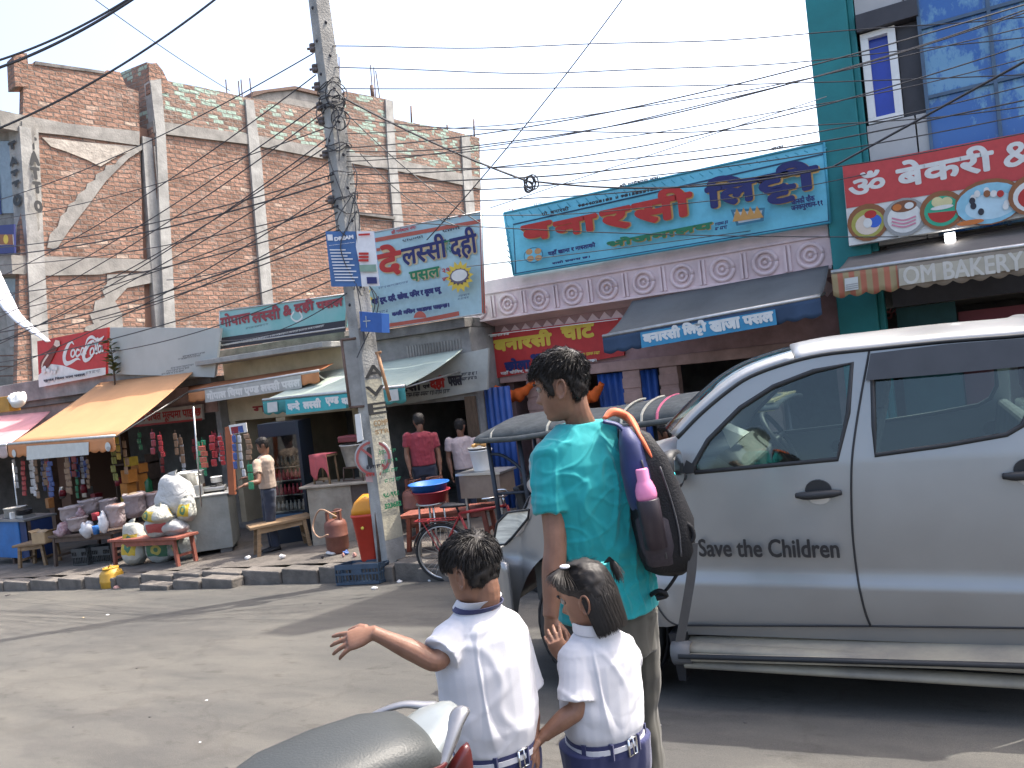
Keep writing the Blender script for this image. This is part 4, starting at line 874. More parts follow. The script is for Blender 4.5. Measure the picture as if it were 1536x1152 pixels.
# ---- sacks
def sack_mat(nm, c, c2, sc=5, th=.52):
    m, n, l, bs = node_mat(nm); tc = n.new('ShaderNodeTexCoord'); nz = n.new('ShaderNodeTexNoise'); nz.inputs['Scale'].default_value = 3; nz.inputs['Detail'].default_value = 5; l.new(tc.outputs['Generated'], nz.inputs[0])
    def mth(op, a, b_=None):
        q = n.new('ShaderNodeMath'); q.operation = op
        for i_, v_ in enumerate((a, b_)):
            if v_ is None: continue
            if isinstance(v_, (int, float)): q.inputs[i_].default_value = v_
            else: l.new(v_, q.inputs[i_])
        return q.outputs[0]
    sp = n.new('ShaderNodeSeparateXYZ'); l.new(tc.outputs['Generated'], sp.inputs[0])
    base = n.new('ShaderNodeMixRGB'); base.inputs[1].default_value = (*[x*.72 for x in c], 1); base.inputs[2].default_value = (*c, 1); l.new(nz.outputs[0], base.inputs[0]); col = base.outputs[0]
    zz_ = mth('ADD', sp.outputs[2], mth('MULTIPLY', nz.outputs[0], .14)); xx_ = mth('ADD', sp.outputs[0], mth('MULTIPLY', nz.outputs[0], .10))
    if len(c2):
        band = mth('MULTIPLY', mth('LESS_THAN', mth('ABSOLUTE', mth('SUBTRACT', zz_, .55)), .21), mth('LESS_THAN', mth('ABSOLUTE', mth('SUBTRACT', xx_, .56)), .34))
        q = n.new('ShaderNodeMixRGB'); q.inputs[2].default_value = (*c2[0], 1); l.new(band, q.inputs[0]); l.new(col, q.inputs[1]); col = q.outputs[0]
    if len(c2) > 1:
        d2 = mth('ADD', mth('POWER', mth('SUBTRACT', xx_, .56), 2), mth('POWER', mth('SUBTRACT', zz_, .56), 2)); k_ = mth('MULTIPLY', mth('LESS_THAN', d2, .03), mth('GREATER_THAN', d2, .006))
        q = n.new('ShaderNodeMixRGB'); q.inputs[2].default_value = (*c2[1], 1); l.new(k_, q.inputs[0]); l.new(col, q.inputs[1]); col = q.outputs[0]
    l.new(col, bs.inputs['Base Color']); bs.inputs['Roughness'].default_value = .5
    w = n.new('ShaderNodeTexNoise'); w.inputs['Scale'].default_value = 5; w.inputs['Detail'].default_value = 3; w.inputs['Distortion'].default_value = 1.2; l.new(tc.outputs['Object'], w.inputs[0])
    wv = n.new('ShaderNodeTexWave'); wv.inputs['Scale'].default_value = 60; wv.inputs['Distortion'].default_value = .6; l.new(tc.outputs['Object'], wv.inputs[0])
    ad_ = mth('ADD', w.outputs[0], mth('MULTIPLY', wv.outputs[0], .04))
    bp = n.new('ShaderNodeBump'); bp.inputs['Strength'].default_value = .8; bp.inputs['Distance'].default_value = .09; l.new(ad_, bp.inputs['Height']); l.new(bp.outputs[0], bs.inputs['Normal'])
    return m
sk_w = sack_mat('white_sack', (.58, .58, .57), []); sk_y = sack_mat('yellow_printed_sack', (.50, .50, .44), [(.50, .36, .03), (.05, .16, .08)], 4.2, .5); sk_g = sack_mat('green_printed_sack', (.46, .48, .45), [(.06, .17, .10), (.45, .40, .1)], 5, .55); sk_p = sack_mat('pinkish_sack', (.45, .37, .37), []); sk_r = sack_mat('red_printed_sack', (.5, .5, .48), [(.42, .08, .08)], 3, .53)
def sack(label, px, py, w, h, d, m, lean=0, rz=0, group=None, depth=None, lie=False):
    p = PP(px, py) if depth is None else J(px, py, depth); k = ((p-CAM).dot(fw))/FPX
    w, h, d = w*k, h*k, d*k; t = B(); n = 26; rg = []
    for i in range(13):
        u_ = i/12; pr = (math.sin(math.pi*min(max(u_*.94+.03, 0), 1)))**.42; pr *= 1+.06*math.sin(7*u_+px)
        c = V((lean*u_*h, .03*math.sin(5*u_+py), u_*h)); rg.append((c, V((w/2*pr, 0, .03*h*math.sin(px+i))), V((0, d/2*pr, .02*h*math.cos(py+i)))))
    t.rings(rg, n, 0, True, True, .68)
    # puckered ear at the mouth
    t.rings([(V((lean*h, 0, h*.95)), V((w*.16, 0, 0)), V((0, d*.12, 0))), (V((lean*h, 0, h*1.02)), V((w*.10, 0, 0)), V((0, d*.06, 0))), (V((lean*h, .0, h*1.07)), V((w*.17, 0, .02)), V((0, d*.10, 0)))], 14)
    vs = []
    for v in t.v:
        q = V(v); a = noise.noise(q*7+V((px, py, 0)))*.035+noise.noise(q*16+V((py, px, 3)))*.014; vs.append(tuple(q*(1+a*1.2)))
    t.v = vs; o = t.build('sack', m); o.location = p; o.rotation_euler = (0, R(90) if lie else 0, rz)
    return tag(o, label, 'sack', group)
G_ = 'sacks heaped between the stalls'
sack('yellow printed sack standing at the left foot of the sack heap', 208, 846, 40, 62, 34, sk_y, -.05, .2, G_)
sack('white sack with green print lying low in the sack heap behind the bench', 245, 842, 50, 38, 34, sk_g, 0, .3, G_)
sack('pale sack at the right foot of the heap against the cement counter', 279, 838, 44, 46, 34, sk_g, .05, -.2, G_)
sack('red printed white sack in the middle of the sack heap', 240, 805, 46, 30, 30, sk_r, .1, .5, G_, 12.35)
sack('plain white sack lying behind the red bench in the middle of the heap', 262, 805, 44, 28, 30, sk_w, 0, .2, G_, 12.35)
sack('yellow and white sack slumped sideways near the top of the heap', 238, 787, 58, 30, 34, sk_y, .3, -.3, G_, 12.35)
sack('small yellow sack wedged beside the cement counter', 283, 782, 26, 36, 26, sk_y, 0, .4, G_, 12.4)
sack('large bright white sack on top of the sack heap', 263, 778, 56, 66, 44, sk_w, .08, .1, G_, 12.6)
# open sacks of goods on the low table
cont = [mat('grain', (.30, .22, .14), .9, .5, 30), mat('dried_goods', (.22, .10, .07), .9, .5, 30), mat('pale_goods', (.42, .36, .32), .9, .4, 30)]
def open_sack(label, px, py, w, h, ci, depth, m=sk_p):
    depth = dY(px, py, 8.0+(depth-11.7)*.5)
    p = J(px, py, depth); k = depth/FPX; w *= k; h *= k; t = B()
    t.rings([(V((0, 0, 0)), V((w*.40, 0, 0)), V((0, w*.36, 0))), (V((0, 0, h*.3)), V((w*.5, 0, 0)), V((0, w*.45, 0))), (V((0, 0, h*.8)), V((w*.47, 0, 0)), V((0, w*.42, 0))), (V((.01, 0, h*.86)), V((w*.53, 0, .01)), V((0, w*.48, 0))), (V((.01, 0, h*.97)), V((w*.54, 0, .015)), V((0, w*.48, -.01))), (V((.01, 0, h)), V((w*.47, 0, .01)), V((0, w*.42, 0))), (V((.0, 0, h*.9)), V((w*.43, 0, 0)), V((0, w*.38, 0)))], 22)
    t.v = [tuple(V(v)*(1+.07*noise.noise(V(v)*9+V((px, 0, 0))))) for v in t.v]
    r_ = thing('goods_sack', label, 'sack', tuple(p), 0, 'open goods sacks on the low table'); t.build('bag', m, r_)
    t = B(); t.rings([(V((0, 0, h*.86)), V((w*.44, 0, 0)), V((0, w*.4, 0))), (V((0, 0, h*.98)), V((w*.3, 0, 0)), V((0, w*.28, 0))), (V((0, 0, h*1.03)), V((w*.05, 0, 0)), V((0, w*.05, 0)))], 18); t.build('contents', cont[ci], r_)
for a in (('open whitish sack at the left end of the low table', 111, 782, 38, 24, 2, 12.2), ('open pink sack of pale goods at the back of the low table', 137, 770, 34, 22, 0, 12.7), ('open sack of dark dried goods mid table', 118, 795, 30, 20, 1, 11.8), ('open pinkish sack at the right end of the low table', 176, 790, 28, 34, 1, 11.8), ('tall upright pinkish sack behind the white sack heap', 205, 775, 34, 36, 0, 13.1), ('small dusky pink sack behind the tall upright one', 232, 762, 26, 24, 1, 13.6), ('open pale sack at the back right of the table', 164, 770, 26, 22, 2, 12.8)): open_sack(*a)
def crumple(name, label, cat, px, py, w, h, m, depth, seed=0, group=None):
    if px < 160 and 770 < py < 815: depth = dY(px, py, 7.86+(depth-11.4)*.4)
    p = J(px, py, depth); k = depth/FPX; t = B(); t.ball((0, 0, h*k*.5), (w*k*.5, w*k*.4, h*k*.5), 0, 18)
    t.v = [tuple(V((v[0], v[1], v[2]))*(1+.5*noise.noise(V(v)*(3/(w*k))+V((seed, 0, 0))))) for v in t.v]
    o = t.build(name, m); o.location = p; return tag(o, label, cat, group)
pbag = mat('thin_plastic', (.48, .48, .50), .3, .25, 12); pbag2 = mat('mauve_plastic', (.36, .28, .30), .35, .4, 14, c2=(.14, .05, .06))
crumple('plastic_bag', 'clear bluish plastic bag at the front of the low goods table', 'bag', 132, 808, 22, 26, pbag, 11.5, 2)
crumple('plastic_bag', 'mauve plastic bag spilling over beside the cardboard box', 'bag', 96, 806, 28, 20, pbag2, 11.6, 5)
crumple('plastic_bag', 'pale plastic bag of packets hanging from the middle of the table', 'bag', 157, 800, 16, 28, pbag, 11.4, 7)
crumple('plastic_bag', 'small dark red packets bag on top of the open sacks', 'bag', 122, 776, 16, 12, pbag2, 12.0, 9)
b = B(); p = J(145, 801, dY(145, 801, 7.88)); b.lathe([(.0, 0), (.05, 0), (.065, .14), (.06, .145)], p, 14); tag(b.build('plastic_tub', paint('tub_blue', (.03, .14, .40))), 'small blue plastic tub in front of the goods sacks', 'tub')
b = B(); p = J(144, 780, dY(144, 780, 8.0)); b.lathe([(.0, 0), (.055, 0), (.065, .12), (.06, .13)], p, 14); tag(b.build('plastic_tub', paint('tub_red', (.30, .03, .04))), 'small dark red plastic tub among the goods sacks', 'tub')
# cardboard box
card = mat('cardboard', (.36, .25, .14), .85, .2, 6); p = J(67, 813, dY(67, 813, 7.95)); t = thing('cardboard_box', 'open brown cardboard box on the small bench at the far left', 'box', tuple(p), .2)
b = B()
for s in (-1, 1): b.bx((s*.16-.005, -.12, 0), (s*.16+.005, .12, .2)); b.bx((-.154, s*.12-.005, 0), (.154, s*.12+.005, .2))
b.bx((-.154, -.114, 0), (.154, .114, .01)); b.build('carton', card, t)
b = B()
for s in (-1, 1): b.add([(s*.163, -.12, .2), (s*.163, .12, .2), (s*.25, .11, .235), (s*.25, -.11, .235)], [(0, 1, 2, 3)])
b.build('flap', card, t, solid=.006)
b = B(); b.ball((0, 0, .17), (.14, .1, .07), 0, 12); b.build('contents', cont[0], t)

# ---- plastic crates
def crate(label, p, rz, L_, W_, H_, m, tilt=True):
    t = thing('plastic_crate', label, 'crate', tuple(p), rz, None, tilt); f = B()
    for s in (-1, 1):
        for ax_ in (0, 1):
            l_, o_ = (L_, W_/2) if ax_ == 0 else (W_-.03, L_/2)
            def bb(a, c, z0, z1, tt=.012):
                if ax_ == 0: f.bx((a, s*o_-tt/2, z0), (c, s*o_+tt/2, z1))
                else: f.bx((s*o_-tt/2, a, z0), (s*o_+tt/2, c, z1))
            bb(-l_/2, l_/2, H_-.06, H_, .03); bb(-l_/2, l_/2, 0, .035, .018); bb(-l_/2, l_/2, H_*.48, H_*.48+.025, .016)
            n_ = int(l_/.045)
            for i in range(n_+1): a = -l_/2+l_*i/n_; bb(a-.006, a+.006, .036, H_-.061)
            bb(-.07, .07, H_*.48, H_*.80, .02)
    f.bx((-L_/2+.01, -W_/2+.01, .005), (L_/2-.01, W_/2-.01, .02)); f.build('shell', m, t)
    for s in (-1, 1): h = B(); h.tube([(s*(L_/2+.012), -.06, H_-.03), (s*(L_/2+.03), 0, H_-.02), (s*(L_/2+.012), .06, H_-.03)], .01, 6, k=4); h.build('handle', m, t)
    return t
slate = mat('slate_blue_plastic', (.035, .06, .095), .5, .3, 8); blkp = mat('dusty_black_plastic', (.04, .042, .042), .6, .4, 8)
crate('dusty slate blue plastic crate on the road against the kerb', GP(541, 876)+V((0, .10, 0)), .18, .62, .38, .25, slate)
crate('dark plastic crate under the left of the red brown bench', PP(122, 848)+V((0, .15, 0)), .05, .42, .32, .3, blkp); crate('black slatted crate half behind the red brown bench', PP(150, 846)+V((0, .2, 0)), .1, .46, .32, .3, blkp)
# ---- yellow jerrycan in the gutter
p, k = pl(170, 881, True); t = thing('jerrycan', 'squat yellow plastic container with cut top standing in the gutter', 'container', tuple(p), 0, None, True); jy = mat('jerrycan_yellow', (.48, .27, .03), .5, .25, 5)
b = B(); r_ = 17*k; b.rings([(V((0, 0, h*k)), V((r_*w, 0, 0)), V((0, r_*w*.85, 0))) for h, w in ((0, .9), (2, 1), (9, 1.0), (10, 1.04), (12, 1.04), (13, 1), (21, .98), (25, .85), (27, .7), (28.5, .66))], 22, 0, True, True, .75); b.build('body', jy, t)
b = B(); b.lathe([(r_*.66, 28*k), (r_*.7, 30*k), (r_*.6, 31*k), (r_*.56, 28.4*k)], (0, 0, 0), 18); b.build('rim', jy, t)
b = B(); b.tube([(-r_*.5, 0, 27*k), (0, 0, 33*k), (r_*.5, 0, 27*k)], .012, 6, k=5); b.build('handle', jy, t)

# ---- blue stall at the far left, with pots
p = PP(22, 846); mb = mat('stall_blue', (.02, .13, .36), .55, .3, 3); t = thing('stall_table', 'blue painted stall cabinet with pots on it at the left edge', 'stall', tuple(p), 0)
b = B(); b.bx((-1.2, 0, .12), (.30, .55, .86)); b.build('cabinet', mb, t, bevel=.01)
b = B(); b.bx((-1.25, -.05, .862), (.62, .6, .9)); b.build('top', mat('sheet_metal_top', (.25, .25, .25), .5, .3, 6, metal=.5), t)
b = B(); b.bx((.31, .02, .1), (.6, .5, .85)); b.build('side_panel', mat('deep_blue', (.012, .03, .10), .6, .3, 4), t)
for x_ in (-.1, .55): b = B(); b.bx((x_, .02, -.05), (x_+.06, .08, .86)); b.build('leg', wood_d, t)
pot_prof = lambda r, h: [(r*.8, 0), (r, h*.1), (r, h*.92), (r*1.07, h*.95), (r*1.07, h), (r*.93, h), (r*.93, h*.8)]
def pot(label, p, r, h, m=alu, handles=True):
    t = thing('cooking_pot', label, 'pot', tuple(p)); b = B(); b.lathe(pot_prof(r, h), (0, 0, 0), 24); b.build('pot', m, t)
    if handles:
        for s in (-1, 1): b = B(); b.tube([(s*r, -.05, h*.7), (s*(r+.05), -.03, h*.75), (s*(r+.05), .03, h*.75), (s*r, .05, h*.7)], .008, 6, k=3); b.build('handle', m, t)
    return t
top_z = p.z+.9
pot('grey metal pot on the left of the blue stall', (p.x-.22, p.y+.25, top_z), .2, .2, zinc); pot('small dark pan on a burner on the blue stall', (p.x+.2, p.y+.2, top_z+.06), .14, .1, black); b = B(); b.bx((p.x+.06, p.y+.08, top_z), (p.x+.34, p.y+.34, top_z+.055)); tag(b.build('burner', steel, bevel=.008), 'steel gas burner under the small pan on the blue stall', 'burner')
b = B(); b.bx((p.x-.02, p.y+.02, top_z), (p.x+.05, p.y+.1, top_z+.13)); tag(b.build('box', pvc, bevel=.005), 'small white carton standing on the blue stall', 'box')
q = PP(36, 838); b = B(); b.tube([q, q+V((0, 0, 2.0))], .016, 6); tag(b.build('awning_post', steel), 'thin steel rod holding up the pink awning at the left', 'post')

# ---- cement counter with tea things
pc = PP(351, 826); cm = mat('cement_counter', (.27, .28, .26), .8, .3, 2.2, .2, 20)
t = thing('counter', 'smooth grey cement tea counter with two faces turned to the road', 'counter', tuple(pc), R(42)); kk = .0113
LW, RW, HH = .98, .86, .97
b = B(); b.bx((-LW, 0, .06), (0, RW, HH-.03)); b.build('body', cm, t, bevel=.012)
b = B(); b.bx((-LW-.03, -.03, HH-.028), (.03, RW+.03, HH)); b.build('top', mat('cement_top', (.33, .33, .31), .7, .25, 4), t, bevel=.008)
for x_, y_ in ((-.7, .1), (-.12, .1), (-.12, .5), (-.7, .5)): b = B(); b.bx((x_-.09, y_-.06, -.1), (x_+.09, y_+.06, .06)); b.build('brick_foot', conc_d, t)
tw = WM(t)
def on_c(x_, y_, z_=0): return tw @ V((x_, y_, HH+z_))
st = thing('stove', 'black two ring gas stove on the cement tea counter', 'stove', tuple(on_c(-.40, .36)), R(42))
b = B(); b.bx((-.34, -.16, .03), (.34, .16, .09)); b.build('body', steel, st, bevel=.01)
for x_ in (-.2, .2):
    b = B(); b.tube([(x_+.09*math.cos(a), .09*math.sin(a), .125) for a in np.linspace(0, 6.29, 14)], .008, 5)
    for a in range(4): b.tube([(x_+.1*math.cos(a*1.57), .1*math.sin(a*1.57), .09), (x_+.1*math.cos(a*1.57), .1*math.sin(a*1.57), .14), (x_+.04*math.cos(a*1.57), .04*math.sin(a*1.57), .14)], .007, 5)
    b.build('burner', black, st)
for x_ in (-.3, .3): b = B(); b.bx((x_-.02, -.13, -.0), (x_+.02, .13, .03)); b.build('foot', black, st)
pot('big aluminium tea pot with ring handles on the cement counter', on_c(-.62, .36, .15), .23, .24)
pot('small white milk pan on the stove of the cement counter', on_c(-.2, .36, .15), .09, .1, pvc, False)
b = B(); b.bx((-.07, -.05, 0), (.07, .05, .17)); o = b.build('tin_box', steel, bevel=.006); o.location = on_c(-.45, .08); o.rotation_euler = (0, 0, R(42)); tag(o, 'square steel tin at the front edge of the cement counter', 'tin')
q = PP(300, 800); b = B(); b.tube([J(302, 760, 12.4), J(290, 610, 12.4)], .014, 6); tag(b.build('awning_post', steel), 'thin steel pole rising beside the cement counter', 'post')

# ---- stone counter with bucket, stool, cloth
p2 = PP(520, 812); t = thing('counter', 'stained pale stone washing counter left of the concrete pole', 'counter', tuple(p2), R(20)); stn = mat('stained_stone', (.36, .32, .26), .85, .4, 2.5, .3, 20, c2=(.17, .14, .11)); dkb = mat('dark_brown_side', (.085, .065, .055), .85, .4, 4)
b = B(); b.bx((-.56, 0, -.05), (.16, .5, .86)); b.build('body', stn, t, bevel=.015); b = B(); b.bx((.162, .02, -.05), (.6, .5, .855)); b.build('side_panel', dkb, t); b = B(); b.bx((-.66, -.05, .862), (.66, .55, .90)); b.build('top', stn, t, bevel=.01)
tw2 = WM(t)
def bucket(label, p, r, h, m, rz=0, flip=False):
    t = thing('bucket', label, 'bucket', tuple(p), rz); b = B(); b.lathe([(0, 0), (r*.72, 0), (r*.74, .01), (r*.98, h-.02), (r*1.04, h-.015), (r*1.04, h), (r*.95, h), (r*.9, h*.7), (0, h*.68)], (0, 0, 0), 26); b.build('pail', m, t)
    b = B(); b.tube([(-r*1.02, 0, h*.9)]+[(r*1.03*math.cos(a), -.04*math.sin(a), h*.9-r*.45*math.sin(a)*.5) for a in np.linspace(math.pi, 0, 9)], .006, 5); b.build('handle', steel, t); return t
bucket('wide zinc bucket on the stone washing counter', tw2 @ V((.22, .22, 1.13)), .23, .34, zinc)
rk = thing('rack', 'low metal rack under the zinc bucket', 'rack', tuple(tw2 @ V((.22, .22, .9)))); b = B()
for x_, y_ in ((-.2, -.12), (.2, -.12), (.2, .12), (-.2, .12)): b.tube([(x_, y_, 0), (x_*.9, y_*.9, .22)], .012, 6)
b.tube([(-.2, -.12, .02), (.2, -.12, .02)], .01, 5); b.tube([(-.18, -.11, .21), (.18, -.11, .21), (.18, .11, .21), (-.18, .11, .21), (-.18, -.11, .21)], .012, 5); b.build('frame', rust, rk)
sl2 = thing('stool', 'small wooden stool draped with a pink cloth on the washing counter', 'stool', tuple(tw2 @ V((-.3, .2, .9))))
for x_ in (-.13, .13):
    for y_ in (-.1, .1): b = B(); b.tube([(x_*1.25, y_, 0), (x_, y_, .42)], .018, 6); b.build('leg', wood, sl2)
b = B(); b.bx((-.17, -.13, .42), (.17, .13, .45)); b.bx((-.15, -.105, .06), (.15, -.085, .1)); b.build('seat', wood, sl2)
b = B(); p = tw2 @ V((-.3, .2, 1.356)); b.grid(lambda s, q_: p+V((-.18+.36*s, -.14+.02*math.sin(s*9), .006-(.30+.10*math.sin(s*7))*max(0, q_-.3)/.7)) if q_ > .3 else p+V((-.18+.36*s, -.14+.26*(.3-q_)/.3, .006)), 14, 10)
tag(b.build('cloth', mat('pink_red_cloth', (.46, .10, .11), .9, .2, 8), solid=.008), 'pink red cloth hung over the stool on the washing counter', 'cloth')
b = B(); q = tw2 @ V((.15, .32, 1.5)); b.bx((q.x-.2, q.y-.12, q.z), (q.x+.25, q.y+.12, q.z+.1)); tag(b.build('tray', mat('maroon_plastic', (.16, .03, .035), .5), bevel=.02), 'maroon plastic tray behind the zinc bucket', 'tray')
# ---- gas cylinders
gas_m = mat('gas_red_brown', (.17, .065, .045), .55, .4, 5, .1, 30)
gas = thing('gas_cylinder', 'dusty red gas cylinder with a curved handle in front of the washing counter', 'gas cylinder', tuple(PP(508, 829)))
b = B(); b.lathe([(.0, 0), (.13, 0), (.135, .03), (.15, .06), (.16, .09), (.16, .24), (.164, .245), (.164, .26), (.16, .265), (.16, .40), (.145, .45), (.10, .485), (.05, .495), (0, .495)], (0, 0, 0), 26); b.build('tank', gas_m, gas)
b = B(); b.tube([(.105*math.cos(a), .105*math.sin(a), .60) for a in np.linspace(-2.3, 2.3, 20)], .012, 6)
for a in (-2.2, 0, 2.2): b.bx((.1*math.cos(a)-.02, .1*math.sin(a)-.02, .46), (.1*math.cos(a)+.02, .1*math.sin(a)+.02, .6))
b.build('collar', gas_m, gas); b = B(); b.lathe([(.025, .49), (.03, .52), (.02, .55), (.028, .56), (.028, .58), (0, .58)], (0, 0, 0), 10); b.build('valve', mat('brass', (.4, .28, .1), .4, metal=.8), gas)
for px_, py_, lb in ((628, 800, 'red gas cylinder behind the reddish bench nearer the pole'), (660, 799, 'red gas cylinder behind the reddish bench under the stacked tubs')):
    copy_thing(gas, tuple(PP(px_, py_)+V((0, 0, .12))), 1.0, lb, (1.15, 1.15, 1.15))
gas['label'] = 'dusty red gas cylinder with a curved handle in front of the washing counter'
b = B(); b.tube([J(505, 775, 10.6), J(480, 765, 10.8), J(469, 790, 10.8), J(478, 806, 10.6), J(492, 802, 10.5)], .012, 6, k=8); tag(b.build('hose', mat('orange_hose', (.36, .22, .14), .6)), 'thin tan rubber hose looping from the washing counter to the gas cylinder', 'hose')
# ---- dustbin
p = PP(556, 839); t = thing('dustbin', 'tall red plastic dustbin with an orange swing lid beside the pole', 'dustbin', tuple(p), .5); rb = mat('bin_red', (.50, .05, .028), .4, .15, 4)
b = B(); b.rings([(V((0, 0, z)), V((w, 0, 0)), V((0, w, 0))) for z, w in ((0, .105), (.02, .11), (.58, .165), (.585, .178), (.62, .178), (.62, .16))], 24, 0, True, True, .45); b.build('body', rb, t)
b = B(); b.rings([(V((0, 0, .622)), V((.172, 0, 0)), V((0, .172, 0))), (V((0, 0, .68)), V((.165, 0, 0)), V((0, .165, 0))), (V((.01, 0, .78)), V((.12, 0, 0)), V((0, .15, 0))), (V((.015, 0, .85)), V((.04, 0, 0)), V((0, .10, 0)))], 24, 0, True, True, .5); b.build('lid', mat('bin_orange', (.62, .25, .02), .4, .15, 4), t)
b = B(); b.lathe([(0, 0), (.022, 0), (.022, .006), (0, .006)], V((-.02, -.165, .45)), 12, 0, (0, -1, 0)); b.build('sticker', yel, t)
# ---- tubs on a stool
p = J(648, 770, 9.9); t = thing('stool', 'steel stool holding the blue and red tubs in the lassi shop doorway', 'stool', (p.x, p.y, pave_z(p.x, 0)))
zt = J(648, 753, 9.9).z-t.location.z
for a in range(4): b = B(); b.tube([(.2*math.cos(a*1.57+.8), .2*math.sin(a*1.57+.8), 0), (.15*math.cos(a*1.57+.8), .15*math.sin(a*1.57+.8), zt)], .013, 6); b.build('leg', steel, t)
b = B(); b.lathe([(0, zt-.02), (.19, zt-.02), (.19, zt), (0, zt)], (0, 0, 0), 20); b.build('seat', steel, t)
def tub(label, p, r, h, m): b = B(); b.lathe([(0, 0), (r*.78, 0), (r, h-.012), (r*1.07, h-.01), (r*1.07, h), (r*.97, h), (r*.8, .02), (0, .015)], p, 28); tag(b.build('basin', m), label, 'basin')
zz0 = J(648, 753, 9.9); tub('round red plastic basin under the blue one', zz0+V((0, 0, .003)), .235, .15, mat('basin_red', (.32, .025, .04), .4, .15, 4)); tub('round blue plastic basin stacked in the red one', zz0+V((-.02, 0, .11)), .25, .14, mat('basin_blue', (.02, .13, .45), .4, .15, 4))
# ---- steel snack counter with white bucket
p = J(722, 746, 9.9); t = thing('counter', 'small steel topped snack counter beside the blue shutter', 'counter', (p.x, p.y, pave_z(p.x, 0)), .05); z1 = J(722, 708, 9.9).z-t.location.z; z0_ = J(722, 745, 9.9).z-t.location.z
b = B(); b.bx((-.24, -.1, z0_), (.35, .3, z1-.02)); b.build('body', mat('brown_steel', (.27, .21, .17), .45, .3, 3, metal=.4), t); b = B(); b.bx((-.27, -.13, z1-.018), (.38, .33, z1+.01)); b.build('top', alu, t)
for x_ in (-.2, .3): b = B(); b.bx((x_-.015, -.05, -.02), (x_+.015, -.02, z0_)); b.build('leg', steel, t)
zb_ = V((p.x, p.y+.1, t.location.z+z1+.012)); bucket('white plastic bucket on the steel snack counter', zb_+V((.0, 0, 0)), .15, .27, pvc)
sn = thing('snack_plate', 'steel plate heaped with golden snacks on the white bucket', 'plate', tuple(zb_+V((-.02, 0, .272)))); b = B(); b.lathe([(0, .0), (.12, 0), (.16, .025), (.155, .03), (.11, .01), (0, .01)], (0, 0, 0), 20); b.build('plate', alu, sn)
for k in range(14): b = B(); a = rnd.uniform(0, 6.28); r_ = rnd.uniform(0, .09); b.ball((r_*math.cos(a), r_*math.sin(a), .035+.05*(1-r_/.09)+rnd.uniform(0, .015)), (.035, .03, .025), 0, 8); b.build('snack', mat('fried_snack', (.46, .25, .08), .7, .3, 30), sn)

# ---- fridge
p = J(432, 772, 12.6); t = thing('fridge', 'dark upright glass door drinks fridge behind the tea seller', 'fridge', (p.x, p.y, pave_z(p.x, 0)), R(25)); zt = J(432, 632, 12.6).z-t.location.z; fm = mat('fridge_navy', (.012, .02, .035), .4, .2, 3)
b = B(); b.bx((-.34, 0, 0), (-.29, .6, zt)); b.bx((.29, 0, 0), (.34, .6, zt)); b.bx((-.289, 0, 0), (.289, .6, .5)); b.bx((-.289, 0, zt-.22), (.289, .6, zt)); b.bx((-.289, .55, .5), (.289, .6, zt-.22)); b.build('cabinet', fm, t)
gl_m = mat('shop_glass', (.85, .9, .9), .03, .02, 2, trans=1, spec=.5)
b = B(); b.bx((-.285, .02, .505), (.285, .03, zt-.225)); b.build('door', gl_m, t)
btl = mat('bottle_red', (.40, .04, .06), .3, .2, 20); wbt = mat('bottle_pale', (.45, .40, .36), .3)
for k, (z, m_, hh) in enumerate(((.52, wbt, .16), (.78, btl, .17), (1.02, btl, .17), (1.24, mat('bottle_dark', (.05, .06, .05), .3), .17))):
    b = B(); b.bx((-.285, .05, z-.012), (.285, .54, z)); b.build('shelf', steel, t)
    b = B()
    for i in range(8): b.lathe([(0, 0), (.03, 0), (.032, hh*.6), (.012, hh*.82), (.013, hh), (0, hh)], (-.25+i*.07, .12, z), 8)
    o = b.build('bottle_row', m_, t); o['kind'] = 'stuff'
sgn = B(); sgn.bx((-.25, -.012, .25), (.25, -.002, .48)); sgn.build('panel', mat('fridge_blue', (.04, .09, .16), .5), t)
# ---- hanging goods
oc_ = mat('dull_orange_tin', (.35, .15, .05), .6, .3, 5)
def strip(label, px, y0, y1, depth, m, w=12, group='strips of packets hanging in the stalls', n=None):
    depth = dY(px, (y0+y1)/2, 8.75+(depth-11.4)*.45) if px < 215 and depth < 12.65 else depth
    k = depth/FPX; a, c = J(px, y0, depth), J(px+.12*(y1-y0)*.8, y1, depth); n = n or max(3, int((y1-y0)/rnd.choice((7, 9, 11)))); b = B()
    for i in range(n):
        p = a.lerp(c, (i+.5)/n); h = (a-c).length/n*.86; ww = w*k; zz_ = rnd.uniform(-.02, .02)
        b.rings([(p+V((0, zz_, -h/2)), V((ww/2, 0, 0)), V((0, .004, 0))), (p+V((0, zz_, -h*.38)), V((ww*.5, 0, 0)), V((0, .012, 0))), (p+V((0, zz_, h*.38)), V((ww*.5, 0, 0)), V((0, .012, 0))), (p+V((0, zz_, h/2)), V((ww/2, 0, 0)), V((0, .004, 0)))], 10, 0, True, False, .6)
    b.tube([a+Z*.05, c], .004, 4); tag(b.build('packet_strip', m), label, 'packets', group)
pm_ = {q: mat('packet_'+q, c, .35, .3, 25) for q, c in dict(red=(.34, .03, .035), white=(.48, .48, .50), blue=(.05, .09, .26), brown=(.26, .16, .10), green=(.04, .25, .12), yellow=(.42, .30, .04), maroon=(.20, .02, .03)).items()}
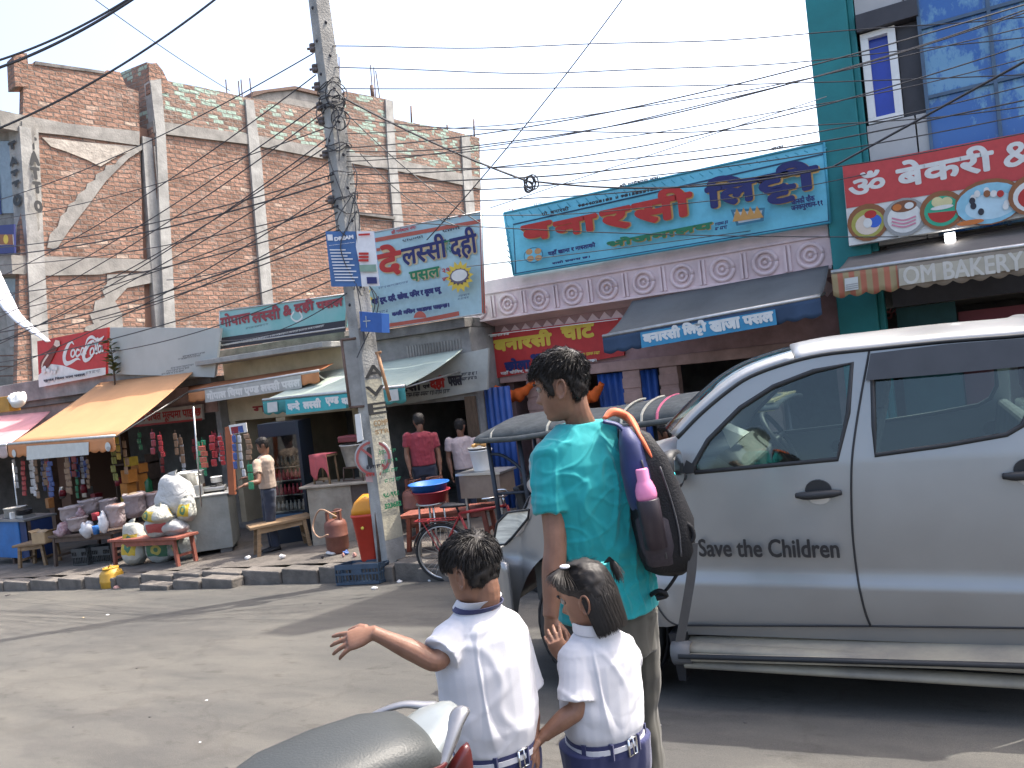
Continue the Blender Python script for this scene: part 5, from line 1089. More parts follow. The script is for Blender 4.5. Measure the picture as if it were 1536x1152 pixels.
for a in (('brown packet strip hanging under the orange awning', 100, 692, 740, 11.9, pm_['brown'], 15), ('dark blue packet strip beside the brown strip under the orange awning', 73, 692, 745, 12.2, pm_['blue'], 14), ('white packet strip at the left end of the stall', 48, 690, 745, 12.0, pm_['white'], 7),
          ('tall white sachet strip on the stand behind the tea counter', 359, 652, 716, 11.6, pm_['white'], 7), ('blue sachet strip left of the white one on the stand', 350, 652, 704, 11.6, pm_['blue'], 8), ('white and brown sachet strip on the right of the stand', 371, 650, 690, 11.5, pm_['brown'], 12), ('green packet strip low on the stand behind the tea counter', 373, 696, 735, 11.5, pm_['green'], 11),
          ('red packet strip hanging on the dark maroon wall', 228, 648, 682, 12.6, pm_['maroon'], 10), ('pale red packet strip next to the maroon wall', 240, 652, 686, 12.6, pm_['red'], 9),
          ('long bright red packet bunch left of the sachet stand', 318, 652, 700, 11.9, pm_['red'], 12), ('bright red packet bunch nearest the blue post', 331, 654, 698, 11.9, pm_['red'], 9), ('short orange red packet bunch over the big pot', 304, 668, 702, 11.9, mat('packet_coral', (.45, .10, .06), .4, .4, 18), 16),
          ('yellow packet strip hanging at the right end of the orange awning', 176, 655, 690, 11.5, pm_['yellow'], 10), ('green and yellow fruit string under the orange awning corner', 168, 672, 722, 11.4, mat('packet_olive', (.20, .20, .04), .5, .6, 18), 12), ('dark string of packets beside the yellow strip', 186, 660, 712, 11.6, pm_['brown'], 9)): strip(*a)
b = B(); p = J(352, 745, 11.8); bx_ = [J(343, 742, 11.75), J(352, 742, 11.75), J(346, 640, 11.75), J(337, 641, 11.75)]; b.prism(bx_, V((0, .04, 0))); b.build
o = b.build('stand_board', mat('rust_board', (.28, .09, .04), .7)); tag(o, 'tall rust red display board holding the sachet strips', 'display board')
fb2 = Frame(J(357, 645, 11.7), r0, Z); t = board('sign_board', 'small red and white printed card on top of the sachet display board', fb2, [(346, 652), (371, 648), (369, 634), (343, 638)], pvc, .02, 0); x = Text(fb2, .004); x.poly([(348, 651), (366, 648), (364, 638), (346, 641)], pm_['maroon']); x.poly([(358, 649), (366, 648), (364, 638), (357, 640)], pm_['blue']); x.done(t)
gq = random.Random(21)
for i in range(26):
    px_ = gq.choice((gq.uniform(20, 155), gq.uniform(195, 335))); y0_ = gq.uniform(683, 696) if px_ < 180 else gq.uniform(648, 668)
    strip('strip of small packets hanging at the dim back of the left stalls', px_, y0_, y0_+gq.uniform(25, 60), dY(px_, y0_, gq.uniform(9.0, 9.9)), gq.choice(list(pm_.values())), gq.uniform(7, 13), 'packet strips at the dim back of the left stalls')
for i in range(16):
    px_ = gq.uniform(200, 300) if i % 2 else gq.uniform(40, 180); py_ = gq.uniform(728, 768); p = J(px_, py_, dY(px_, py_, gq.uniform(9.2, 9.9))); h_ = gq.uniform(.12, .26); w_ = gq.uniform(.05, .10); b = B()
    if i % 3: b.lathe([(0, 0), (w_, 0), (w_*1.02, h_*.7), (w_*.8, h_*.8), (w_*.8, h_), (0, h_)], p, 12)
    else: b.bx((p.x-w_, p.y-w_, p.z), (p.x+w_, p.y+w_, p.z+h_))
    tag(b.build('goods_jar', gq.choice((wbt, pm_['maroon'], pm_['brown'], alu, oc_, pvc))), 'jar or tin of goods standing at the dim back of the left stalls', 'jar', 'jars and tins at the back of the left stalls')
# orange cartons and dark shelf behind
oc = mat('orange_carton', (.45, .17, .03), .7, .3, 5); yc = mat('yellow_carton', (.42, .28, .03), .7, .3, 5)
for i, (px_, py_, w_, h_, m_, d_) in enumerate(((188, 765, 17, 20, yc, 12.3), (187, 745, 17, 20, oc, 12.3), (188, 725, 17, 20, oc, 12.3), (205, 745, 19, 34, oc, 12.8), (203, 710, 19, 14, oc, 12.8), (190, 700, 12, 14, yc, 12.3))):
    d_ = dY(px_, py_, 9.0+(d_-12.3)*.6); p = J(px_, py_, d_); k = d_/FPX; b = B(); b.bx((p.x-w_*k/2, p.y, p.z), (p.x+w_*k/2, p.y+.2, p.z+h_*k-.006)); tag(b.build('carton', m_, bevel=.006), ['yellow carton at the bottom of the carton stack', 'orange carton second from the bottom of the stack', 'orange carton in the middle of the front stack', 'large orange carton behind the front stack', 'small orange carton on top of the large one', 'small yellow carton near the hanging fruit'][i], 'carton', 'cartons stacked at the stall')
p = J(205, 770, dY(205, 770, 9.75)); b = B()
for z in (0, .45, .9, 1.25): b.bx((p.x-.6, p.y, p.z-.25+z), (p.x+.5, p.y+.3, p.z-.22+z))
for xx in (-.6, .47): b.bx((p.x+xx, p.y, p.z-.7), (p.x+xx+.03, p.y+.3, p.z+1.2))
tag(b.build('shelf', wood_d), 'dark wooden shelf behind the orange cartons', 'shelf')
p = J(222, 745, dY(222, 745, 9.5)); b = B(); b.lathe([(0, 0), (.1, 0), (.11, .05), (.11, .3), (.05, .38), (.03, .42), (0, .42)], p, 16); tag(b.build('bottle', mat('green_glass', (.02, .12, .05), .25)), 'large dark green bottle beside the orange cartons', 'bottle')
# small things on the ledge above the pink awning
p = J(8, 618, 14.0); b = B(); b.bx((p.x-.3, p.y, p.z), (p.x+.14, p.y+.2, p.z+.28)); tag(b.build('box', mat('yellow_orange_box', (.45, .22, .03), .6), bevel=.01), 'yellow orange box on the ledge above the pink awning', 'box')
crumple('cloth', 'crumpled white cloth on the ledge above the pink awning', 'cloth', 27, 612, 26, 22, pvc, 14.0, 4)
# white tarpaulin pipe sagging from the corner
b = B(); b.tube([J(-12, 395, 17.5), J(8, 450, 17), J(30, 480, 16.5), J(72, 512, 15.9)], [.10, .16, .12, .05], 10, k=8, flat=.5); tag(b.build('tarpaulin', mat('tarp_white', (.62, .64, .68), .6, .2, 4)), 'white rolled tarpaulin hanging across the corner of the brick building', 'tarpaulin')
# orange garland on the lintel of the pink shop
gm_ = mat('garland_orange', (.62, .11, .015), .8, .25, 9)
for i, (xa, xb, lb) in enumerate(((742, 800, 'orange cloth swag left of the man in teal under the red chaat board'), (868, 903, 'orange cloth swag right of the man in teal by the blue shutter'))):
    b = B(); n = 9
    b.tube([FP(xa+(xb-xa)*s, 580+18*math.sin(s*math.pi)-.12*(xb-xa)*s, 11.2) for s in np.linspace(0, 1, n)], [.03+.075*math.sin(s*math.pi)+.02*math.sin(s*21) for s in np.linspace(0, 1, n)], 12, k=4)
    b.v = [tuple(V(v)+V((0, 0, 1))*.04*noise.noise(V(v)*14)) for v in b.v]
    tag(b.build('cloth_swag', gm_), lb, 'cloth swag', 'orange cloth swags on the pink shop')
# ---- plant by the cola board
p = FP(172, 572, 9.95); t = thing('plant', 'small broad leaved weed growing in front of the grey board', 'plant', tuple(p)); lfm = mat('leaf', (.10, .13, .05), .6, .4, 12); b = B(); b.tube([(0, 0, -.1), (.02, 0, .5), (-.02, 0, .85)], [.02, .014, .006], 6, k=4); b.build('stem', wood_d, t); b = B(); g = random.Random(5)
for i in range(46):
    h = g.uniform(.12, .86); a = g.uniform(0, 6.28); ln = g.uniform(.18, .36)*(1.1-h*.55); c = V((.01, 0, h)); d = V((math.cos(a), math.sin(a)*.7, g.uniform(.1, .7))).normalized(); sd_ = d.cross(Z).normalized()*ln*.2
    b.add([c, c+d*ln*.5+sd_, c+d*ln-Z*ln*.25, c+d*ln*.5-sd_], [(0, 1, 2, 3)], 0, True)
b.build('leaves', lfm, t)
# ---- litter
lm_ = [mat('litter_white', (.60, .58, .56), .7), mat('litter_pink', (.48, .26, .22), .7), mat('litter_tan', (.42, .33, .2), .8), mat('litter_dark', (.05, .045, .045), .8), mat('litter_blue', (.08, .15, .38), .6)]
spots = [(58, 882, 1), (92, 883, 1), (147, 881, 1), (175, 883, 1), (199, 880, 0), (217, 880, 0), (222, 876, 1), (236, 877, 1), (303, 875, 1), (335, 876, 2), (362, 873, 0), (377, 872, 4), (356, 876, 0), (463, 870, 0), (449, 873, 0), (562, 884, 0), (600, 874, 0), (634, 866, 0), (645, 872, 0), (11, 894, 3), (480, 906, 3), (456, 908, 3), (225, 1076, 3), (110, 1091, 3), (310, 1051, 0), (162, 923, 0), (125, 927, 2), (300, 1114, 0), (205, 1003, 3), (340, 1152, 3), (990, 1088, 0), (1118, 1085, 3)]
for i, (a, c, m_) in enumerate(spots):
    p, k = pl(a, c, True); b = B(); s = 4.2*k*rnd.uniform(.7, 1.3)*(.55 if c > 900 else 1); b.ball((0, 0, s*.35), (s*1.2, s*.9, s*(.5 if c < 890 else .14)), 0, 8)
    b.v = [tuple(V(v)*(1+.55*noise.noise(V(v)*(1.4/s)+V((i*3, 0, 0))))) for v in b.v]; o = b.build('litter_scrap', lm_[m_]); o.location = p; tag(o, 'scrap of litter lying on the road', 'litter', 'scraps of litter on the road')
for i, (a, c, m_, w_) in enumerate(((500, 832, 0, 18), (519, 832, 4, 9), (424, 838, 0, 10), (372, 840, 0, 9), (484, 838, 3, 5), (532, 836, 1, 7), (515, 836, 1, 5))):
    crumple('litter_scrap', 'crumpled litter on the pavement by the red dustbin and benches', 'litter', a, c, w_, 6, lm_[m_], (PP(a, c)-CAM).dot(fw), i, 'litter on the pavement')
p = GP(458, 1116); b = B(); b.tube([p+V((-.04, .0, .008)), p+V((0, .012, .02)), p+V((.045, .0, .01))], [.004, .012, .004], 6, k=5); tag(b.build('banana_peel', mat('banana_yellow', (.60, .42, .12), .6)), 'pale yellow scrap of peel on the road beyond the motorbike seat', 'litter')
# ================================================================ the pickup
th_ = .05; cU = V((math.cos(th_), math.sin(th_), 0)); cV = V((-math.sin(th_), math.cos(th_), 0))
cP = CAM+ray(1290, 940)*3.75
CW = 1.62                                   # width of the car
def vside(u, w):
    if w < .17: v = .03*((.17-w)/.3)**2
    elif w < .19: v = 0
    elif w < .25: v = .024*(w-.19)/.06
    elif w < .80: v = .024+.03*((w-.25)/.55)**2
    else: v = .054+.20*(w-.80)
    if u < -1.25: v += min(.26, .40*(min(.95, -1.25-u)/.85)**2.2)
    r_ = math.hypot(u+1.386, w+.111)
    if w < .42 and u < -.5: v -= .035*math.exp(-((r_-.44)/.07)**2)      # flared arch
    return v
def K(px, py, vo=None):
    u = w = 0
    for _ in range(8):
        q = on(px, py, cP+cV*(vside(u, w) if vo is None else vo), cV)-cP; u, w = q.dot(cU), q.z
    return u, w
def c3(u, v, w): return cP+cU*u+cV*v+Z*w
car = thing('pickup_truck', 'silver grey double cab pickup with Save the Children written on its front door', 'pickup', tuple(c3(-1.386, 0, -.49)), th_)
silver, n, l, bs = node_mat('silver_car_paint'); tc = n.new('ShaderNodeTexCoord'); nz = n.new('ShaderNodeTexNoise'); nz.inputs['Scale'].default_value = 2.2; nz.inputs['Detail'].default_value = 7; l.new(tc.outputs['Object'], nz.inputs[0])
rp = n.new('ShaderNodeValToRGB'); rp.color_ramp.elements[0].position = .3; rp.color_ramp.elements[1].position = .7; rp.color_ramp.elements[0].color = (.25, .252, .25, 1); rp.color_ramp.elements[1].color = (.30, .302, .298, 1); l.new(nz.outputs[0], rp.inputs[0])
sp2 = n.new('ShaderNodeSeparateXYZ'); l.new(tc.outputs['Object'], sp2.inputs[0]); dr = n.new('ShaderNodeMapRange'); dr.inputs[1].default_value = .05; dr.inputs[2].default_value = -.45; l.new(sp2.outputs[2], dr.inputs[0])
dm = n.new('ShaderNodeMath'); dm.operation = 'MULTIPLY'; l.new(dr.outputs[0], dm.inputs[0]); l.new(nz.outputs[0], dm.inputs[1])
mx = n.new('ShaderNodeMixRGB'); mx.inputs[2].default_value = (.24, .20, .155, 1); l.new(dm.outputs[0], mx.inputs[0]); l.new(rp.outputs[0], mx.inputs[1]); l.new(mx.outputs[0], bs.inputs['Base Color'])
bs.inputs['Metallic'].default_value = .55; bs.inputs['Coat Weight'].default_value = .35; bs.inputs['Coat Roughness'].default_value = .08
rr = n.new('ShaderNodeMapRange'); rr.inputs[3].default_value = .30; rr.inputs[4].default_value = .48; l.new(nz.outputs[0], rr.inputs[0]); l.new(rr.outputs[0], bs.inputs['Roughness'])
trim = mat('black_trim', (.022, .023, .025), .55, .25, 9); visor_m = mat('visor_charcoal', (.05, .05, .055), .35, .2, 6); cab_m = mat('cabin_grey', (.16, .165, .16), .85, .3, 5); seat_m = mat('seat_cloth', (.10, .11, .11), .9, .3, 9); chrome = mat('chrome', (.6, .6, .6), .15, .1, 4, metal=1)
gm2, n, l, bs = node_mat('car_glass'); n.remove(bs); tr = n.new('ShaderNodeBsdfTransparent'); tr.inputs[0].default_value = (.60, .70, .67, 1); go = n.new('ShaderNodeBsdfGlossy'); go.inputs['Roughness'].default_value = .03; go.inputs[0].default_value = (.8, .9, .88, 1); fr = n.new('ShaderNodeFresnel'); fr.inputs[0].default_value = 1.55; ad = n.new('ShaderNodeMath'); ad.inputs[1].default_value = .02; l.new(fr.outputs[0], ad.inputs[0]); ms = n.new('ShaderNodeMixShader'); l.new(ad.outputs[0], ms.inputs[0]); l.new(tr.outputs[0], ms.inputs[1]); l.new(go.outputs[0], ms.inputs[2]); l.new(ms.outputs[0], n['Material Output'].inputs[0])
def inside(p, poly):
    c = False; j = len(poly)-1
    for i in range(len(poly)):
        a, q = poly[i], poly[j]
        if (a[1] > p[1]) != (q[1] > p[1]) and p[0] < (q[0]-a[0])*(p[1]-a[1])/(q[1]-a[1])+a[0]: c = not c
        j = i
    return c
def densify(poly, st):
    out = []
    for i in range(len(poly)):
        a, q = V((*poly[i], 0)), V((*poly[(i+1) % len(poly)], 0)); k = max(1, int((q-a).length/st))
        out += [((a+(q-a)*(j/k)).x, (a+(q-a)*(j/k)).y) for j in range(k)]
    return out
def panel(name, poly, m, parent, holes=(), mirror=False, st=.038, dv=0, solid=.012, vf=vside):
    loops = [densify(poly, st)]+[densify(h, st) for h in holes]; pts = []; ed = []
    for lp in loops: o = len(pts); pts += lp; ed += [(o+i, o+(i+1) % len(lp)) for i in range(len(lp))]
    x0, x1 = min(p[0] for p in poly), max(p[0] for p in poly); y0, y1 = min(p[1] for p in poly), max(p[1] for p in poly)
    ys_ = list(np.arange(y0+st/2, y1, st))+[.17, .19, .25]
    for y in ys_:
        for x in np.arange(x0+st/2, x1, st*1.5):
            if inside((x, y), poly) and not any(inside((x, y), h) for h in holes) and min((x-q[0])**2+(y-q[1])**2 for lp in loops for q in lp) > (.5*st)**2: pts.append((x, y))
    vo, _, fo, *_r = delaunay_2d_cdt([V(p) for p in pts], ed, [], 0, 1e-5)
    fs = []
    for f in fo:
        c = sum((vo[i] for i in f), V((0, 0)))/len(f)
        if inside(c, poly) and not any(inside(c, h) for h in holes): fs.append(tuple(f))
    def nrm(u, w):
        e = .012; vu = (vf(u+e, w)-vf(u-e, w))/(2*e); vw = (vf(u, w+e)-vf(u, w-e))/(2*e)
        q = cU*vu-cV+Z*vw
        if mirror: q = cU*vu+cV+Z*vw
        return q.normalized()
    P3 = [c3(p.x, (CW-vf(p.x, p.y)-dv) if mirror else vf(p.x, p.y)+dv, p.y) for p in vo]; N3 = [nrm(p.x, p.y) for p in vo]
    fs = [f if (P3[f[1]]-P3[f[0]]).cross(P3[f[2]]-P3[f[0]]).dot(N3[f[0]]) > 0 else f[::-1] for f in fs]
    b = B(); b.add(P3, fs, 0, True)
    o = b.build(name, m, parent, True, fix=False); o.data.normals_split_custom_set_from_vertices([tuple(q) for q in N3])
    return o
def line3(pts, mirror=False, dv=0): return [c3(u, (CW-vside(u, w)-dv) if mirror else vside(u, w)+dv, w) for u, w in pts]
def seam(name, pts, r_, m, parent, mirror=False, dv=0, closed=False, k=4):
    p = line3(smooth2(pts, k) if k else pts, mirror, dv); p = p+[p[0]] if closed else p
    b = B(); b.tube(p, r_, 6); return b.build(name, m, parent, True)
def smooth2(p, k): return [(q.x, q.y) for q in smooth_path([V((*a, 0)) for a in p], k)]
kp = lambda q: [K(*p) for p in q]
gut = kp([(1016, 657), (1050, 622), (1089, 589), (1125, 565), (1179, 545), (1233, 532), (1302, 524)]); gutr = kp([(1302, 524), (1420, 512), (1536, 503)])+[(.86, 1.335)]
gap = kp([(1304, 526), (1294, 580), (1284, 640), (1278, 690), (1277, 740), (1279, 800), (1285, 855), (1291, 890), (1298, 918), (1306, 939)])
dfr = kp([(1016, 938), (1000, 928), (984, 905), (977, 880), (984, 830), (1000, 760), (1012, 716)])
win1 = kp([(1042, 709), (1040, 698), (1062, 660), (1110, 612), (1160, 580), (1220, 557), (1278, 545), (1272, 620), (1256, 689)])
win2 = kp([(1309, 565), (1311, 640), (1313, 683), (1420, 668), (1510, 652), (1534, 638)])+[(.79, 1.0), (.79, 1.21)]
sil = kp([(1016, 938), (1306, 939), (1536, 942)])+[(.84, .03)]
gp_ = smooth2(gap, 4)
door1 = smooth2(gut, 3)+gp_[1:]+smooth2(dfr, 3)
door2 = [gp_[-1]]+gp_[-2:0:-1]+gutr+[(.86, .9), (.84, .03), sil[2]]
arch_px = [(776, 940), (779, 905), (785, 880), (795, 858), (812, 838), (845, 818), (890, 808), (925, 820), (955, 852), (975, 900), (988, 940)]
fender = [dfr[0]]+smooth2(dfr, 3)[1:]+kp([(1008, 696), (900, 722), (806, 748), (799, 768), (785, 796), (757, 818), (740, 830), (732, 880), (736, 962), (775, 966)])+smooth2(kp(arch_px), 3)
for mir in (False, True):
    panel('fender', fender, silver, car, (), mir)
    d1 = panel('door', door1, silver, car, (win1,), mir); d2 = panel('door', door2, silver, car, (win2,), mir)
    panel('sill', [sil[0], sil[1], sil[2], sil[3], (.84, -.06), (-.90, -.10)], silver, car, (), mir, dv=.012)
    for dd, wn_, in ((d1, win1), (d2, win2)):
        panel('window', wn_, gm2, dd, (), mir, .08, .012, 0); seam('window_seal', wn_, .013, trim, dd, mir, .004, True, 0)
    seam('door_gap', gap, .0055, black, car, mir, -.002); seam('door_gap', dfr, .005, black, car, mir, -.002); seam('door_gap', sil, .005, black, car, mir, -.002, k=0); seam('roof_gutter', gut+gutr[1:], .011, trim, car, mir, .0)
    for h in ((1228, 738), (1545, 708)):
        u, w = K(*h); b = B(); vv = vside(u, w); s = -1 if not mir else 1
        def q(du, dv, dw): return c3(u+du, (CW-vv if mir else vv)+s*dv, w+dw)
        b.tube([q(-.105, .018, -.012), q(-.06, .032, -.012), (q(0, .036, -.008)), q(.06, .032, -.004), q(.105, .018, -.002)], [.014, .020, .021, .020, .013], 8, k=4); dom = [q(.062*math.cos(a), .012, .01+.052*math.sin(a)) for a in np.linspace(0, math.pi, 12)]
        b.prism(dom+[q(-.05, .012, -.02), q(.05, .012, -.02)], cV*(-s)*.02)
        b.build('handle', trim, d1 if h[0] < 1300 else d2, True)
        b = B(); b.rings([(q(0, .003, -.035), cU*.052, Z*.03), (q(0, .006, -.037), cU*.04, Z*.022)], 16); b.build('handle_recess', mat('silver_recess', (.55, .56, .57), .35, .1, 4, metal=.4), d1 if h[0] < 1300 else d2, True)
    # visor over the rear window
    vis = kp([(1299, 570), (1306, 530), (1420, 516), (1536, 507)])+[(.85, 1.30), (.84, 1.19)]+kp([(1536, 549), (1420, 560)])
    panel('rain_visor', vis, visor_m, d2, (), mir, .05, -.028, .01); 
    # mirror
    s = -1 if not mir else 1; vm = .07 if not mir else CW-.07
    b = B(); b.rings([(c3(-.80+dx, vm+s*.17, .82+dz), cV*a, Z*h) for dx, dz, a, h in ((-.09, 0, .02, .03), (-.07, 0, .09, .085), (-.02, 0, .11, .10), (.02, 0, .105, .098), (.022, 0, .09, .08))], 18, 0, True, True, .7); b.tube([c3(-.80, vm, .75), c3(-.80, vm+s*.1, .77)], .022, 8); mo = b.build('mirror', trim, car, True)
    b = B(); b.rings([(c3(-.776, vm+s*.17, .82), cV*.088, Z*.078), (c3(-.774, vm+s*.17, .82), cV*.088, Z*.078)], 18, 0, True, False, .7); b.build('mirror_glass', chrome, mo, True)
    b = B(); q_ = [K(1042, 709), K(1040, 696), K(1030, 690), K(1022, 712)]; b.add(line3(q_, mir, -.004), [(0, 1, 2, 3)]); b.build('mirror_base', trim, car, True, solid=.01)
    # side step
    b = B(); y0 = (-.03 if not mir else CW+.03)
    for a_, c_, m_ in ((-.095, -.05, 0), (-.175, -.12, 0)): b.tube([c3(-.86, y0+s*.03, a_-.04), c3(.85, y0+s*.03, c_-.07)], .05, 10, flat=.5)
    b.prism([c3(-.86, y0-s*.10, -.12), c3(.85, y0-s*.10, -.045), c3(.85, y0+s*.09, -.075), c3(-.86, y0+s*.09, -.15)], Z*-.035); b.build('side_step', mat('dusty_step', (.34, .30, .22), .6, .35, 4, .15, 40, c2=(.20, .18, .15)), car, True)
    b = B(); b.tube([c3(-.88, y0+s*.094, -.16), c3(.86, y0+s*.094, -.085)], .014, 8); b.build('step_trim', trim, car, True)
    b = B(); b.tube([c3(-.92, y0+s*.04, -.165), c3(-.82, y0+s*.04, -.155)], .06, 12); b.build('step_end', mat('grey_plastic', (.12, .12, .12), .5), car, True)
    b = B(); b.prism([c3(-.95, y0+.0, -.08), c3(-.92, y0, -.33), c3(-.88, y0, -.33), c3(-.86, y0, -.08)], cV*(-s)*.26); b.build('mud_flap', black, car, True)
t = Text(Frame(cP-cV*.002, cU, Z), .0005); cb = paint('decal_black', (.02, .02, .022), .4)
tq = lambda p: tuple(np.array(K(*p)))
t.put('Save the Children', tq((1051, 833)), tq((1258, 806)), cb, .0028, px=False)
t.done(car)
# roof, windscreens, bonnet
ga = smooth2(gut+gutr[1:], 4)
b = B(); NV = 16; n0 = len(ga)
def roofpt(i, t_):
    u, w = ga[i]; v0 = vside(u, w)+.004; k = 1-abs(2*t_-1)**5; h = .055*min(1, (i+2)/10)*k+.02*(1-(2*t_-1)**2)
    return c3(u+(-.22*(1-(2*t_-1)**2) if i < n0*.7 else 0)*(1-i/(n0*.7)), v0+(CW-2*v0)*t_, w+h)
i0 = next(i for i, p in enumerate(ga) if p[0] > -.22)
b.add([roofpt(i, j/NV) for i in range(i0, n0) for j in range(NV+1)], [(a*(NV+1)+j, a*(NV+1)+j+1, (a+1)*(NV+1)+j+1, (a+1)*(NV+1)+j) for a in range(n0-i0-1) for j in range(NV)], 0, True); b.build('roof', silver, car, True, solid=.02)
b = B(); b.add([roofpt(i, j/NV) for i in range(0, i0+1) for j in range(NV+1)], [(a*(NV+1)+j, a*(NV+1)+j+1, (a+1)*(NV+1)+j+1, (a+1)*(NV+1)+j) for a in range(i0) for j in range(1, NV-1)], 0, True); b.build('windscreen', gm2, car, True)
for j0 in (0, NV-1):
    b = B(); b.add([roofpt(i, (j0+j)/NV)+Z*.002 for i in range(0, i0+1) for j in (0, 1)], [(2*a, 2*a+1, 2*a+3, 2*a+2) for a in range(i0)], 0, True); b.build('pillar', silver, car, True, solid=.03)
hl = kp([(806, 748), (850, 735), (900, 722), (960, 706), (1008, 696)])
b = B(); ns = 24
def hood(s, t_):
    u0_, u1_ = hl[0][0], -.80; u = u0_+(u1_-u0_)*s; w = np.interp(u, [p[0] for p in hl], [p[1] for p in hl]); v0 = vside(u, w); k = 1-(2*t_-1)**2
    return c3(u-.30*k*(1-s), v0+(CW-2*v0)*t_, w+.07*k**.6*(.5+.5*s))
b.grid(hood, 20, 20); b.build('bonnet', silver, car, True, solid=.015)
# nose: grille, bumper, lamps
b = B()
def nosep(s, t_, o_=0):
    a = s*2-1; us = -1.99+.30*t_; k = 1-a*a; v0 = vside(us, .2+.45*t_); w = .2+(hl[0][1]-.2)*t_+.035*k**.6*t_
    return c3(us-(.26+.04*(1-t_))*k-o_, v0+(CW-2*v0)*s, w)
b.grid(nosep, 24, 10); b.build('front_panel', silver, car, True)
b = B(); b.grid(lambda s, t_: nosep(.2+.6*s, .18+.6*t_, .012), 16, 4); b.build('grille', trim, car, True, solid=.01)
b = B()
def bump(s, t_):
    a = s*2-1; v = CW/2+a*(CW/2-.07); k = abs(a); u = -2.22+.27*k**3.2; zc_ = -.16+.42*t_; bul = .05*math.sin(math.pi*t_); return c3(u-bul*(1-k**3), v-bul*a*.2, zc_)
b.grid(bump, 36, 8); b.build('bumper', silver, car, True, solid=.03)
lens_m = mat('lamp_lens', (.72, .70, .60), .15, .45, 5, coat=.6, stretch=(1, 1, 9)); 
for mir in (False, True):
    lp = kp([(741, 817), (747, 784), (763, 768), (795, 764), (793, 777), (771, 804), (759, 816)])
    o = panel('headlight', lp, lens_m, car, (), mir, .04, -.012, .02); seam('lamp_trim', lp, .008, trim, o, mir, -.012, True, 0)
# wheels
def wheel(u, v, s, r_=.375):
    wz = -.111; w_ = .22; c = c3(u, v+s*w_/2, wz); b = B()
    prof = [(.225, -.10), (.30, -.115), (.355, -.105), (r_, -.075), (r_, .075), (.355, .105), (.30, .115), (.225, .10)]; b.lathe(prof+[(.225, -.10)], c, 40, 0, cV)
    for i in range(44):
        a = i*2*math.pi/44; d = cU*math.cos(a)+Z*math.sin(a)
        for q in (-.055, .0, .055): p = c+d*(r_+.003)+cV*q; x, y = cV, d.cross(cV); b.add([p-x*.022-y*.012, p+x*.022-y*.016, p+x*.022+y*.012, p-x*.022+y*.016], [(0, 1, 2, 3)])
    ty = b.build('tyre', mat('tyre_rubber', (.03, .029, .028), .85, .35, 14), None); adopt(ty, car, True); ty.name = 'tyre'
    rm_ = B(); f_ = c-cV*s*.085; rm_.lathe([(.228, -.10), (.215, -.07), (.20, .09), (.228, .10)], c, 32, 0, cV); rm_.lathe([(0, 0), (.06, 0), (.06, .03), (0, .035)], f_, 16, 0, -cV*s)
    for i in range(6):
        a = i*math.pi/3; d = cU*math.cos(a)+Z*math.sin(a); x = d.cross(cV); rm_.prism([f_+d*.05-x*.035, f_+d*.05+x*.035, f_+d*.215+x*.028, f_+d*.215-x*.028], -cV*s*.025)
    rm_.build('rim', mat('dusty_alloy', (.36, .33, .28), .5, .3, 9, metal=.5), car, True)
    b = B(); b.lathe([(.0, 0), (.40, 0), (.40, .30), (.385, .30), (.385, .01), (0, .01)], c3(u, v+s*.36, wz+.01), 30, 0, -cV*s); b.build('wheel_liner', black, car, True)
for u in (-1.386, 1.42): wheel(u, .03, 1); wheel(u, CW-.03, -1)
# load bed behind the cab
bed = [(.88, .86), (2.25, .86), (2.27, .05), (1.95, .02)]+[(1.42+.47*math.cos(a), -.09+.47*math.sin(a)) for a in np.linspace(.25, math.pi-.25, 12)]+[(.88, .02)]
for mir in (False, True): panel('bed_side', bed, silver, car, (), mir, .08)
b = B()
b.prism([c3(.9, .08, .42), c3(2.24, .08, .42), c3(2.24, CW-.08, .42), c3(.9, CW-.08, .42)], Z*.03); b.prism([c3(2.24, .03, .05), c3(2.24, CW-.03, .05), c3(2.24, CW-.05, .86), c3(2.24, .05, .86)], cU*.04); b.build('tailgate', silver, car, True)
b = B(); b.prism([c3(.86, .04, .0), c3(.86, CW-.04, .0), c3(.86, CW-.07, .86), c3(.86, .07, .86)], cU*.03); b.prism([c3(.85, .1, 1.2), c3(.85, CW-.1, 1.2), c3(.84, CW-.14, 1.36), c3(.84, .14, 1.36)], cU*.03); b.build('cab_back', silver, car, True)
b = B(); b.add([c3(.855, .08, .86), c3(.855, CW-.08, .86), c3(.85, CW-.1, 1.2), c3(.85, .1, 1.2)], [(0, 1, 2, 3)]); b.build('rear_window', gm2, car, True)
